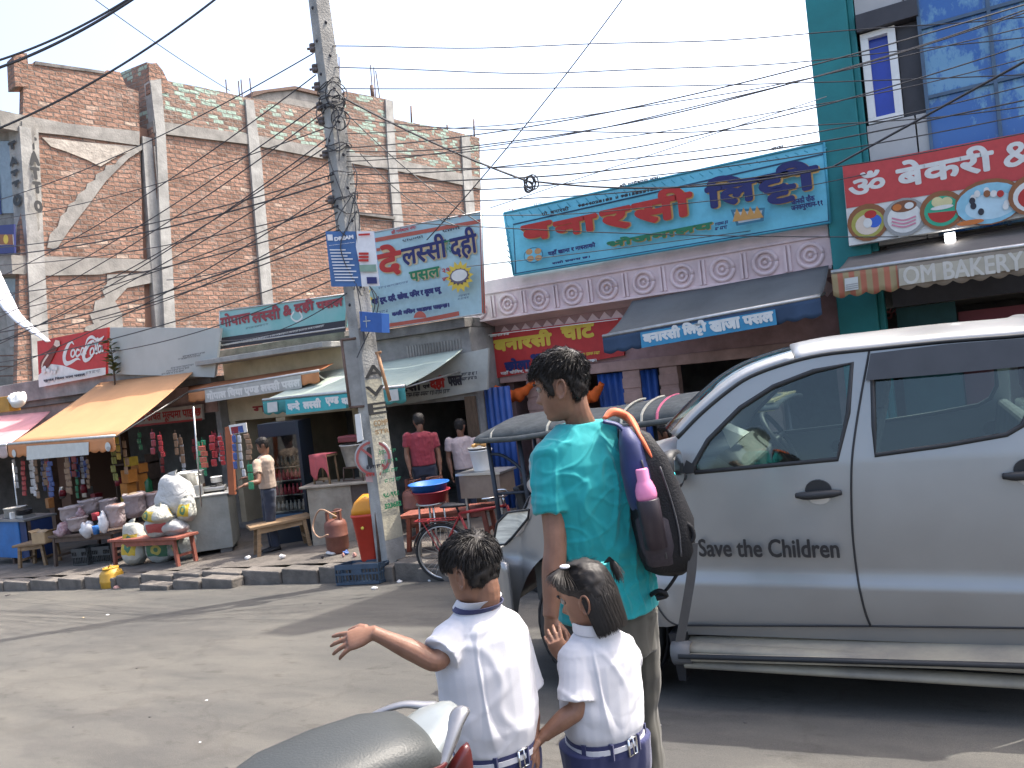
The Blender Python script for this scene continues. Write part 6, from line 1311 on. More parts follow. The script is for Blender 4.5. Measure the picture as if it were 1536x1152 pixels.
# cabin
b = B(); b.prism([c3(-.95, .1, .05), c3(.84, .1, .05), c3(.84, CW-.1, .05), c3(-.95, CW-.1, .05)], Z*-.1); b.prism([c3(-1.9, .35, -.05), c3(-.9, .15, -.1), c3(-.9, CW-.15, -.1), c3(-1.9, CW-.35, -.05)], Z*.25); b.build('floor', cab_m, car, True)
b = B()
for i, (u, w) in enumerate(((-.98, .35), (-.80, .80), (-.62, .82), (-.52, .74), (-.56, .45))): pass
b.prism([c3(-.98, .09, .05), c3(-.90, .09, .83), c3(-.62, .09, .85), (c3(-.50, .09, .76)), c3(-.55, .09, .5), c3(-.7, .09, .05)], cV*(CW-.18)); b.build('dashboard', cab_m, car, True, .02)
for v0 in (.16, CW-.66):
    t_ = B(); t_.prism([c3(-.42, v0, .25), c3(.02, v0, .22), c3(.02, v0, .35), c3(-.42, v0, .38)], cV*.5); t_.rings([(c3(-.02, v0+.25, .34), cV*.24, cU*.07), (c3(.05, v0+.25, .7), cV*.25, cU*.07), (c3(.14, v0+.25, .98), cV*.2, cU*.06), (c3(.16, v0+.25, 1.02), cV*.1, cU*.03)], 16, 0, True, True, .6)
    t_.rings([(c3(.16, v0+.25, 1.03), cV*.12, cU*.045), (c3(.17, v0+.25, 1.08), cV*.14, cU*.05), (c3(.18, v0+.25, 1.19), cV*.12, cU*.045), (c3(.185, v0+.25, 1.2), cV*.08, cU*.02)], 16, 0, True, True, .6); t_.build('seat', seat_m, car, True, .01)
t_ = B(); t_.prism([c3(.36, .12, .25), c3(.7, .12, .22), c3(.70, .12, .38), c3(.36, .12, .40)], cV*(CW-.24)); t_.prism([c3(.68, .12, .3), c3(.78, .12, .92), c3(.84, .12, .92), c3(.82, .12, .3)], cV*(CW-.24)); t_.build('seat', seat_m, car, True, .02)
b = B(); sc_ = c3(-.46, CW-.42, .80); d1_ = (cU*.85+Z*.5).normalized(); a1, a2 = cV, d1_.cross(cV)
b.tube([sc_+(a1*math.cos(a)+a2*math.sin(a))*.18 for a in np.linspace(0, 6.2832, 28)], .016, 8); b.tube([sc_-a1*.17, sc_+a1*.17], .018, 6); b.tube([sc_, sc_-a2*.17*(1 if a2.z > 0 else -1)], .018, 6); b.tube([sc_, sc_-d1_*.2], .03, 8); b.build('steering_wheel', trim, car, True)
b = B(); b.prism([c3(-.27, CW/2-.11, 1.23), c3(-.25, CW/2-.11, 1.29), c3(-.25, CW/2+.11, 1.29), c3(-.27, CW/2+.11, 1.23)], cU*.03); b.build('rear_view_mirror', trim, car, True)
b = B(); b.prism([c3(-.60, .35, .855), c3(-.64, .35, .98), c3(-.55, .5, .9)], cV*.2); b.build('paper', mat('paper_white', (.6, .6, .58), .8), car, True)

# ================================================================ electric rickshaw behind it
rp0 = FP(733, 650, 6.75); gx_, gy_ = rp0.x, 6.75; rz0 = gz(gx_+1.4, gy_)
ric = thing('electric_rickshaw', 'open electric rickshaw with a grey canvas roof standing behind the pickup', 'rickshaw', (gx_, gy_, gz(gx_, gy_)), 0)
ric.matrix_basis = Matrix.Translation((gx_, gy_, gz(gx_, gy_))) @ Matrix.Rotation(-math.atan(.045), 4, 'Y')
navyf = mat('dark_frame', (.02, .027, .04), .5, .3, 8); canv = mat('grey_canvas', (.075, .083, .082), .85, .35, 9, .6, 14); ylw = mat('roof_lining', (.42, .34, .16), .8, .25, 5); grp = mat('grey_panel', (.13, .15, .165), .5, .3, 4)
HR = 1.62; LR = 2.95; cst = mat('cream_strap', (.46, .44, .36), .8)
def RB(): return B()
b = RB(); b.grid(lambda s, t_: (-.06+(LR+.1)*s+.05*math.cos(math.pi*t_)*0, -.10+1.2*t_, HR-.03+(.17+.02*math.sin(s*11))*math.sin(math.pi*t_)**.42*min(1, .55+s*6)*(1 if s < .78 else max(.25, 1-(s-.78)*3.2))), 60, 28); b.build('roof', canv, ric, solid=.02)
for xa, xb in ((.02, .88), (1.30, 2.28)):
    b = RB(); b.tube([(xa, -.10, HR-.02), ((xa+xb)/2, -.115, HR-.035), (xb, -.10, HR-.02)], .028, 8, k=5); o = b.build('canvas_hem', canv, ric)
for x_, m_ in ((.15, cst), (.80, cst), (1.58, cst), (1.78, cst), (1.93, mat('pink_tape', (.62, .14, .22), .6))):
    b = RB(); b.tube([(x_, -.105+1.21*t_, HR-.025+.19*math.sin(math.pi*t_)**.42*min(1, .55+x_/LR*6)) for t_ in np.linspace(0, .6, 22)], .013, 5); b.build('strap', m_, ric)
b = RB(); b.prism([(2.05, -.05, HR-.01), (LR, -.05, HR+.02), (LR, 1.0, HR+.02), (2.05, 1.0, HR-.01)], (0, 0, .02)); b.bx((-.05, -.07, HR-.05), (LR, -.04, HR-.012)); b.build('roof_lining', ylw, ric)
for x_, y_ in ((.05, 0), (.05, .98), (.42, 0), (1.5, 0), (1.5, .98), (LR-.1, 0), (LR-.1, .98)):
    b = RB(); b.tube([(x_, y_, .35), (x_, y_, HR)], .024, 8); b.build('post', navyf, ric)
b = RB()
for z in (.55, .80, 1.03): b.tube([(.05, 0, z), (.42, 0, z)], .017, 6)
b.tube([(.05, 0, 1.45), (.2, 0, 1.42), (.36, 0, 1.30), (.42, 0, 1.2)], .016, 6, k=4)
for z in (1.12, 1.22, 1.31, 1.4): b.tube([(.42, .5, z), (1.5, .5, z)], .008, 5)
b.build('ladder_rail', navyf, ric)
b = RB(); b.prism([(.46, .0, .30), (1.48, .0, .30), (1.48, .0, .80), (.46, .0, .80)], (0, .03, 0)); b.build('side_panel', grp, ric, bevel=.01)
b = RB(); b.bx((.3, .05, .55), (.8, .95, .66)); b.prism([(.3, .05, .66), (.38, .05, .66), (.30, .05, 1.08), (.22, .05, 1.08)], (0, .9, 0)); b.build('seat', black, ric, bevel=.02); b = RB(); b.bx((1.1, .05, .55), (1.55, .95, .66)); b.prism([(1.5, .05, .66), (1.58, .05, .66), (1.66, .05, 1.08), (1.58, .05, 1.08)], (0, .9, 0)); b.build('seat', black, ric, bevel=.02)
b = RB(); b.bx((-.05, 0, .28), (LR, 1, .34)); b.build('floor', navyf, ric)
b = RB(); b.prism([(LR-.05, .1, .3), (LR+.2, .2, .3), (LR+.15, .2, 1.0), (LR-.02, .1, 1.05)], (0, .7, 0)); b.build('front_cowl', mat('cowl_red', (.3, .03, .03), .4), ric, bevel=.03)
for x_, y_ in ((.45, .05), (.45, .95), (LR-.1, .5)):
    b = RB(); b.lathe([(.12, -.04), (.19, -.05), (.23, -.03), (.23, .03), (.19, .05), (.12, .04), (.12, -.04)], (x_, y_, .2), 24, 0, (0, 1, 0)); ty = b.build('wheel', MATS['tyre_rubber'], ric)
# ================================================================ bicycle
bp_ = GP(668, 872); bk = thing('bicycle', 'red bicycle with black saddle parked at the kerb', 'bicycle', tuple(bp_+V((0, .02, 0))), R(14), None); fr_m = mat('bike_red', (.34, .03, .03), .45, .3, 9); RW2 = .335
def bwheel(x_):
    b = B(); b.tube([(x_+RW2*math.cos(a), 0, RW2+.01+RW2*math.sin(a)) for a in np.linspace(0, 6.2832, 48)], .018, 8); w_ = b.build('tyre', MATS['tyre_rubber'], bk)
    b = B(); b.tube([(x_+(RW2-.025)*math.cos(a), 0, RW2+.01+(RW2-.025)*math.sin(a)) for a in np.linspace(0, 6.2832, 48)], .012, 6); b.lathe([(0, -.04), (.022, -.035), (.022, .035), (0, .04)], (x_, 0, RW2+.01), 10, 0, (0, 1, 0))
    for i in range(28): a = i*2*math.pi/28; b.tube([(x_+.02*math.cos(a+1), .025*(-1)**i, RW2+.01+.02*math.sin(a+1)), (x_+(RW2-.03)*math.cos(a), 0, RW2+.01+(RW2-.03)*math.sin(a))], .0022, 3)
    b.build('rim', mat('bike_rim', (.5, .5, .5), .3, .2, 9, metal=.9), bk)
    b = B(); b.tube([(x_+(RW2+.035)*math.cos(a), 0, RW2+.01+(RW2+.035)*math.sin(a)) for a in np.linspace(.4, 2.9, 22)], .02, 6, flat=.5); b.build('mudguard', mat('guard_black', (.03, .03, .03), .4), bk)
bwheel(0); bwheel(1.08)
hub, bbk, seat_t, head_t, head_b, fh = V((0, 0, .345)), V((.44, 0, .29)), V((.26, 0, .80)), V((.86, 0, .86)), V((.90, 0, .70)), V((1.08, 0, .345))
b = B()
for a, c in ((bbk, seat_t), (seat_t, head_t), (bbk, head_b), (head_t, head_b)): b.tube([a, c], .017, 8)
for s in (-.05, .05): b.tube([hub+V((0, s, 0)), bbk+V((0, s*.4, 0))], .010, 6); b.tube([hub+V((0, s, 0)), seat_t+V((0, s*.4, -.03))], .009, 6); b.tube([head_b+V((0, s*.8, -.02)), fh+V((0, s, 0))], .012, 6)
b.build('frame', fr_m, bk)
b = B(); b.rings([(V((.06, 0, .90)), V((0, .10, 0)), V((.0, 0, .015))), (V((.10, 0, .905)), V((0, .11, 0)), V((0, 0, .03))), (V((.2, 0, .90)), V((0, .08, 0)), V((0, 0, .028))), (V((.33, 0, .895)), V((0, .028, 0)), V((0, 0, .02))), (V((.36, 0, .89)), V((0, .015, 0)), V((0, 0, .01)))], 16); b.tube([seat_t, (.235, 0, .88)], .014, 6); b.build('saddle', black, bk)
b = B()
for s in (-.06, .06): b.tube([(-.30, s, .74), (.22, s, .74)], .009, 6); b.tube([(-.2, s, .74), hub+V((0, s, 0))], .007, 5)
for x_ in (-.3, -.15, 0, .2): b.tube([(x_, -.06, .74), (x_, .06, .74)], .008, 5)
b.build('carrier', fr_m, bk)
b = B(); b.tube([(.84, 0, .86), (.82, 0, .98)], .013, 6); b.tube([(.66, -.28, 1.0), (.78, -.26, 1.0), (.86, -.1, .98), (.86, .1, .98), (.78, .26, 1.0), (.66, .28, 1.0)], .012, 6, k=4); b.build('handlebar', chrome, bk)
b = B(); b.lathe([(0, -.01), (.09, -.01), (.09, .01), (0, .01)], bbk+V((0, -.05, 0)), 20, 0, (0, 1, 0)); b.tube([bbk+V((0, -.07, 0)), bbk+V((.12, -.08, -.12))], .01, 6); b.tube([bbk+V((0, .07, 0)), bbk+V((-.12, .08, .12))], .01, 6); b.build('crank', steel, bk)

# ================================================================ motorbike, only its tail and seat in view
mo = thing('motorbike', 'motorbike with a long black seat and silver tail rails at the bottom edge', 'motorbike', tuple(J(640, 1100, 1.5)-Z*.9))
q_ = lambda px, py, d: J(px, py, d)
# tail direction: away from the camera and to the right
mfw = (-r0*.86-f0*.5).normalized(); tl = J(648, 1096, 1.50)-Z.cross(mfw)*.05; msd = Z.cross(mfw)   # msd: to the bike's left
seatm = mat('seat_vinyl', (.034, .038, .038), .5, .3, 9, .12, 220, c2=(.028, .032, .032)); slv = mat('bike_silver', (.24, .26, .255), .4, .15, 6, metal=.4, coat=.4); dk_al = mat('rail_grey', (.24, .24, .25), .38, .2, 12, metal=.7); lred = mat('tail_red', (.06, .008, .008), .3, .2, 8, coat=.3)
MZ = tl.z
def mp_(f, s, z): return V((tl.x, tl.y, MZ))+mfw*f+msd*s+Z*z
b = B(); rg = []
for f, w_, h, zt in ((-.012, .05, .03, -.045), (-.004, .085, .045, -.03), (.03, .105, .055, -.005), (.1, .12, .06, .006), (.2, .13, .06, .004), (.3, .135, .062, -.008), (.38, .128, .064, -.035), (.48, .12, .066, -.06), (.6, .10, .066, -.065), (.72, .08, .06, -.05), (.78, .05, .04, -.06)):
    rg.append((mp_(f, 0, zt-h*.6), msd*w_, Z*h))
b.rings([(c, x, y) for c, x, y in rg], 28, 0, True, True, .72); b.build('seat', seatm, mo, True)
b = B(); b.tube([mp_(f, s, z) for f, s, z in ((.06, -.128, -.035), (-.004, -.09, -.05), (-.012, 0, -.055), (-.004, .09, -.05), (.06, .128, -.035))], .005, 6, k=6); b.build('seat_piping', lred, mo, True)
b = B(); b.rings([(mp_(f, 0, z), msd*w_, Z*h) for f, w_, h, z in ((-.075, .035, .018, -.004), (-.06, .05, .03, -.014), (-.02, .075, .045, -.034), (.04, .10, .055, -.07), (.25, .135, .07, -.14), (.5, .12, .07, -.17))], 24, 0, True, True, .65); b.build('tail_panel', slv, mo, True)
fT = Frame(mp_(-.09, 0, .034), -msd, -mfw); 
b = B(); b.rings([(mp_(f, .045, z), msd*w_, Z*h) for f, w_, h, z in ((-.078, .006, .02, -.085), (-.074, .012, .04, -.09), (-.06, .014, .045, -.10), (-.02, .02, .04, -.13))], 18, 0, True, True, .7); b.build('tail_lamp', lred, mo, True)
for s, pts in ((1, [mp_(.14, .13, -.16), mp_(.07, .115, -.115), mp_(.015, .085, -.065), mp_(-.03, .064, -.015), mp_(-.062, .048, .012), mp_(-.072, .042, .012)]), (-1, [mp_(.22, -.14, -.10), mp_(.14, -.132, -.045), mp_(.07, -.118, -.008), mp_(.01, -.09, .008), mp_(-.03, -.062, .004), mp_(-.05, -.048, .0), mp_(-.052, -.042, -.008)])):
    b = B(); b.tube(pts, [.014, .016, .018, .02, .021, .018] if s > 0 else [.007, .008, .009, .010, .012, .014, .011], 10, k=6, flat=.6); b.build('grab_rail', dk_al, mo, True)
b = B(); b.rings([(mp_(.78, 0, -.05), msd*.06, Z*.05), (mp_(.85, 0, .0), msd*.13, Z*.09), (mp_(1.0, 0, .03), msd*.16, Z*.1), (mp_(1.2, 0, .02), msd*.12, Z*.09)], 20); b.build('fuel_tank', slv, mo, True)
b = B(); b.tube([mp_(1.2, -.36, .2), mp_(1.25, -.2, .2), mp_(1.3, 0, .17), mp_(1.25, .2, .2), mp_(1.2, .36, .2)], .014, 8, k=4); b.build('handlebar', black, mo, True)
for f in (.02, 1.3):
    b = B(); g0 = mp_(f, 0, 0); gzz = gz(g0.x, g0.y); b.lathe([(.2, -.05), (.27, -.055), (.30, -.03), (.30, .03), (.27, .055), (.2, .05), (.2, -.05)], V((g0.x, g0.y, gzz+.3)), 32, 0, msd); b.lathe([(0, -.06), (.04, -.06), (.2, -.03), (.2, .03), (.04, .06), (0, .06)], V((g0.x, g0.y, gzz+.3)), 24, 1, msd); b.build('wheel', [MATS['tyre_rubber'], dk_al], mo, True)
g0 = mp_(.65, 0, -.45); b = B(); b.rings([(g0-mfw*.3, msd*.12, Z*.1), (g0, msd*.16, Z*.2), (g0+mfw*.3, msd*.12, Z*.18)], 16, 0, True, True, .6)
for s in (-.09, .09): b.tube([mp_(1.25, s, .1), V((mp_(1.3, s, 0).x, mp_(1.3, s, 0).y, gz(g0.x, g0.y)+.3))], .02, 8); b.tube([mp_(.1, s*1.2, -.15), V((mp_(.02, s*1.2, 0).x, mp_(.02, s*1.2, 0).y, gz(g0.x, g0.y)+.3))], .022, 8)
b.tube([mp_(1.28, 0, .1), mp_(.3, 0, -.2)], .04, 8); b.build('engine_frame', trim, mo, True)
# ================================================================ people
HZ = [.113, .110, .10, .085, .065, .045, .022, .006, -.012, -.03, -.045, -.058, -.072, -.088, -.104, -.116, -.121]
HF = [.008, .030, .055, .076, .089, .094, .097, .089, .087, .088, .087, .086, .087, .084, .083, .070, .045]
HB = [-.012, -.035, -.058, -.078, -.091, -.096, -.096, -.093, -.088, -.080, -.070, -.060, -.050, -.042, -.036, -.030, -.02]
HW = [.010, .030, .048, .061, .070, .074, .0755, .0755, .0745, .072, .069, .066, .062, .056, .046, .034, .018]
_nz = [(.012, 0), (0, .003), (-.02, .013), (-.034, .023), (-.042, .026), (-.050, .014), (-.057, 0)]
def head_pt(z, a):
    zi = -z; xs_ = [-q for q in HZ]
    xf, xb, hw = np.interp(zi, xs_, HF), np.interp(zi, xs_, HB), np.interp(zi, xs_, HW)
    ca_, sa_ = math.cos(a), math.sin(a); x0 = -.008; xf *= .93; xb *= .92
    x = x0+(xf-x0 if ca_ > 0 else x0-xb)*math.copysign(abs(ca_)**.85, ca_); y = hw*math.copysign(abs(sa_)**.92, sa_)
    if ca_ > 0:
        n_ = np.interp(zi, [-q[0] for q in _nz], [q[1] for q in _nz]); x += n_*math.exp(-(y/(.008+.25*max(0, n_-.0)))**2)
        for y_ in (-.031, .031): x -= .009*math.exp(-((y-y_)/.016)**2-((z-.003)/.010)**2)
        x += .004*math.exp(-((z-.020)/.007)**2)*math.exp(-(abs(y)-.03)**2/.0006)+.006*math.exp(-((z+.066)/.006)**2-(y/.019)**2)+.006*math.exp(-((z+.080)/.006)**2-(y/.017)**2)-.004*math.exp(-((z+.073)/.0028)**2-(y/.022)**2)+.004*math.exp(-((z+.108)/.01)**2-(y/.02)**2)
    return V((x, y, z))
def head_frame(pos, fd, pitch=0):
    f = V((fd.x, fd.y, 0)).normalized(); s = Z.cross(f)
    m = Matrix((f, s, Z)).transposed().to_4x4()
    return Matrix.Translation(pos) @ m @ Matrix.Rotation(pitch, 4, 'Y')
def head_mesh(b, M, sc, n=72, k=56):
    vs = []
    for i in range(k+1):
        z = .113-.234*i/k
        for j in range(n):
            t = j/n; a = 2*math.pi*t; a = a-.35*math.sin(a)*(.9)            # more points at the front
            vs.append(M @ (head_pt(z, a)*sc))
    b.add(vs, [(i*n+j, i*n+(j+1) % n, (i+1)*n+(j+1) % n, (i+1)*n+j) for i in range(k) for j in range(n)]+[tuple(range(n-1, -1, -1)), tuple(range(k*n, k*n+n))], 0, True)
    for s in (-1, 1):      # ears
        pts = []
        for t in np.linspace(-.6, 5.2, 16):
            pts.append(M @ (V((-.012+.017*math.cos(t)-.006*math.sin(t), s*(.080+.009*(1-math.cos(t))*.5+.004*math.sin(t)), -.012+.033*math.sin(t)))*sc))
        b.tube(pts, [.0045*sc]*len(pts), 8); b.ball(M @ (V((-.010, s*.077, -.014))*sc), (.012*sc, .006*sc, .021*sc), 0, 10, M.to_3x3()); b.ball(M @ (V((-.002, s*.078, -.038))*sc), (.008*sc, .006*sc, .010*sc), 0, 8, M.to_3x3())
def hairline(x, y, style):
    if style == 'man': return np.interp(x, [-.10, -.052, -.042, -.035, .012, .018, .032, .042, .060, .1], [-.082, -.078, -.03, .022, .028, -.030, -.022, .018, .048, .058])
    if style == 'boy': return np.interp(x, [-.10, -.034, -.030, -.027, .012, .02, .035, .055, .075, .1], [-.056, -.050, -.01, .026, .032, .006, .008, .024, .030, .034])
    return np.interp(x, [-.10, -.014, -.004, .02, .05, .075, .1], [-.09, -.085, .006, .022, .032, .040, .048])
def hair(parent, M, sc, style, m, seed=1, count=2600):
    g = random.Random(seed); n, k = 90, 60; th = dict(man=.013, boy=.008, girl=.009)[style]; b = B(); vs = []
    def msk(p): return max(-1, min(1, (p.z-hairline(p.x, p.y, style))/.016))
    for i in range(k+1):
        z = .113-.215*i/k
        for j in range(n):
            p = head_pt(z, 2*math.pi*j/n); d = (p-V((0, 0, .01))).normalized(); q = msk(p)
            t = th*(.55+.45*q) if q > 0 else .25*q*.016*2
            if q > 0: t += .006*noise.noise(p*45+V((seed, 0, 0)))+(.006*max(0, p.z-.05)/.05 if style == 'man' else 0)
            vs.append(M @ ((p+d*t)*sc))
    b.add(vs, [(i*n+j, i*n+(j+1) % n, (i+1)*n+(j+1) % n, (i+1)*n+j) for i in range(k) for j in range(n)]+[tuple(range(n-1, -1, -1))], 0, True)
    c = 0
    while c < count:
        z = g.uniform(-.09, .113); a = g.uniform(0, 6.2832); p = head_pt(z, a); q = msk(p)
        if q < (.15 if style != 'boy' or p.x < -.05 or p.x > .04 else .7): continue
        c += 1; d = (p-V((0, 0, .01))).normalized(); crown = V((-.06, .01, .10)); fl = (p-crown); fl = (fl-d*fl.dot(d)); fl = fl.normalized() if fl.length > .003 else V((1, 0, 0))
        base = p+d*th*.5
        if style == 'man':
            L_ = g.uniform(.014, .027)*(1.3 if p.z > .05 else .62); w_ = .0012; dr_ = (fl*.6+d*.75+V((g.uniform(-.6, .6), g.uniform(-.6, .6), g.uniform(-.3, .4)))).normalized()
            pts = [base, base+dr_*L_*.45, base+(dr_*.6+fl*.7).normalized()*L_*.85+V((g.uniform(-1, 1), g.uniform(-1, 1), g.uniform(-1, 1)))*.006, base+(dr_*.3+fl*.9).normalized()*L_*1.1-d*L_*.25]
        elif style == 'boy':
            L_ = g.uniform(.022, .042)*(1 if p.z > .03 else .42)*(.8 if p.x > .05 else 1); w_ = .00095; dr_ = (fl+d*g.uniform(.06, .28)+V((g.uniform(-.22, .22), g.uniform(-.22, .22), g.uniform(-.1, .2)))).normalized()
            pts = [base, base+dr_*L_*.4+d*.003, base+(dr_*.9+fl*.3-Z*.1).normalized()*L_*.8, base+(dr_*.6+fl*.5-Z*.35).normalized()*L_*1.05]
        else:
            # combed down from a parting, over the ears to the jaw
            L_ = max(.03, p.z+g.uniform(.115, .135)) if p.x < -.004 else g.uniform(.03, .06); w_ = .0012; pts = [base]; cur = base.copy(); nseg = 9
            for t in range(nseg):
                cur = cur+(V((-1, math.copysign(.35, p.y), .12)) if p.x >= -.004 else V((-.12 if p.x > -.03 else 0, 0, -1)))*L_/nseg*(1 if t else .6)
                o_ = V((cur.x+.008, cur.y, 0)); rmin = np.interp(-cur.z, [-.11, -.05, 0, .06, .10, .14], [.046, .078, .086, .083, .076, .064])+g.uniform(-.002, .008)
                ex_ = math.hypot(o_.x/1.10, o_.y/.92)
                if ex_ < rmin: o_ = o_*(rmin/max(ex_, 1e-4))
                cur = V((o_.x-.008, o_.y, cur.z)); pts.append(cur.copy())
        vs = []; sd_ = V((g.uniform(-1, 1), g.uniform(-1, 1), g.uniform(-1, 1))); kk_ = len(pts)-1
        for i, q_ in enumerate(pts):
            t_ = (pts[min(i+1, kk_)]-pts[max(i-1, 0)]).normalized(); w2 = t_.cross(d if style == 'girl' else sd_); w2 = w2.normalized()*w_*(1-.85*(i/kk_)**2) if w2.length > 1e-4 else V((0, 0, 0))
            vs += [M @ ((q_+w2)*sc), M @ ((q_-w2)*sc)]
        b.add(vs, [(2*i, 2*i+1, 2*i+3, 2*i+2) for i in range(kk_)], 0, True)
    return b
TS = bpy.data.scenes.new('scratch')
def fuse(b, name, m, parent, voxel, it=4, fn=None):
    me = b.mesh(name, m); o = bpy.data.objects.new(name, me); TS.collection.objects.link(o)
    md = o.modifiers.new('r', 'REMESH'); md.mode = 'VOXEL'; md.voxel_size = voxel; md.use_smooth_shade = True
    md = o.modifiers.new('s', 'SMOOTH'); md.factor = .5; md.iterations = it
    TS.view_layers[0].update(); me2 = bpy.data.meshes.new_from_object(o.evaluated_get(TS.view_layers[0].depsgraph)); TS.collection.objects.unlink(o); COL.objects.link(o); o.modifiers.clear(); o.data = me2; me2.name = name
    if not me2.materials: me2.materials.append(m)
    if fn:
        nv_ = len(me2.vertices); co = np.empty(nv_*3); nn = np.empty(nv_*3); me2.vertices.foreach_get('co', co); me2.vertices.foreach_get('normal', nn); co = co.reshape(-1, 3); nn = nn.reshape(-1, 3)
        me2.vertices.foreach_set('co', (co+nn*np.array([fn(V(c)) for c in co])[:, None]).ravel()); me2.update()
    me2.polygons.foreach_set('use_smooth', [True]*len(me2.polygons))
    if parent is not None: adopt(o, parent, True)
    return o
def hand(b, w, d, pn, L, curl=.4, spread=.08, thumb=1):
    """w wrist, d direction of the hand, pn the way the palm faces; thumb = side of the thumb"""
    d = d.normalized(); pn = (pn-d*pn.dot(d)).normalized(); s = d.cross(pn)*thumb
    b.rings([(w-d*L*.06, s*L*.13, pn*L*.10), (w+d*L*.06, s*L*.15, pn*L*.10), (w+d*L*.22, s*L*.205, pn*L*.095), (w+d*L*.40, s*L*.22, pn*L*.085), (w+d*L*.50, s*L*.205, pn*L*.07)], 16)
    for i, (o_, ln) in enumerate(((.15, .40), (.052, .45), (-.048, .42), (-.142, .33))):
        p = w+d*L*(.47-.03*(i == 3))+s*L*o_; a = 0; pts = [p-d*L*.08, p]; dd = (d+s*spread*(1.5-i)).normalized()
        for q, f in enumerate((.45, .31, .24)):
            a += curl*(.6+.25*i*.4) if q else curl*.7; pts.append(pts[-1]+(dd*math.cos(a)+pn*math.sin(a))*ln*L*f)
        b.tube(pts, [L*.052, L*.052, L*.048, L*.043, L*.034], 8); b.ball(pts[-1], L*.034, 0, 8)
    p = w+d*L*.12+s*L*.13; pts = [p, p+(d*.75+s*.6+pn*.25).normalized()*L*.18, p+(d*.85+s*.6+pn*.3).normalized()*L*.20+(d*.9+s*.2+pn*.35).normalized()*L*.14, p+(d*.85+s*.6+pn*.3).normalized()*L*.20+(d*.9+s*.2+pn*.35).normalized()*L*.26]
    b.tube(pts, [L*.075, L*.062, L*.05, L*.038], 8); b.ball(pts[-1], L*.038, 0, 8)
skin_m, n, l, bs = node_mat('brown_skin'); tc = n.new('ShaderNodeTexCoord'); nz = n.new('ShaderNodeTexNoise'); nz.inputs['Scale'].default_value = 18; nz.inputs['Detail'].default_value = 6; l.new(tc.outputs['Object'], nz.inputs[0])
rp = n.new('ShaderNodeValToRGB'); rp.color_ramp.elements[0].position = .3; rp.color_ramp.elements[1].position = .75; rp.color_ramp.elements[0].color = (.15, .072, .044, 1); rp.color_ramp.elements[1].color = (.235, .122, .078, 1); l.new(nz.outputs[0], rp.inputs[0]); l.new(rp.outputs[0], bs.inputs['Base Color'])
bs.inputs['Roughness'].default_value = .5; bs.inputs['Specular IOR Level'].default_value = .4; bs.inputs['Subsurface Weight'].default_value = .12; bs.inputs['Subsurface Radius'].default_value = (.02, .008, .004); bs.inputs['Subsurface Scale'].default_value = .5
n2 = n.new('ShaderNodeTexNoise'); n2.inputs['Scale'].default_value = 160; l.new(tc.outputs['Object'], n2.inputs[0]); bp = n.new('ShaderNodeBump'); bp.inputs['Strength'].default_value = .12; bp.inputs['Distance'].default_value = .004; l.new(n2.outputs[0], bp.inputs['Height']); l.new(bp.outputs[0], bs.inputs['Normal'])
hair_m = mat('black_hair', (.021, .017, .015), .55, .5, 90, spec=.3, c2=(.009, .008, .0075))
def cloth(name, c, rough=.85, var=.12, weave=420):
    m = mat(name, c, rough, var, 7, .07, weave); m.node_tree.nodes['Principled BSDF'].inputs['Sheen Weight'].default_value = .15; return m
eye_m = mat('eye_dark', (.02, .015, .012), .2); eyew = mat('eye_white', (.26, .22, .19), .3); brow_m = mat('eyebrow', (.02, .015, .012), .8)
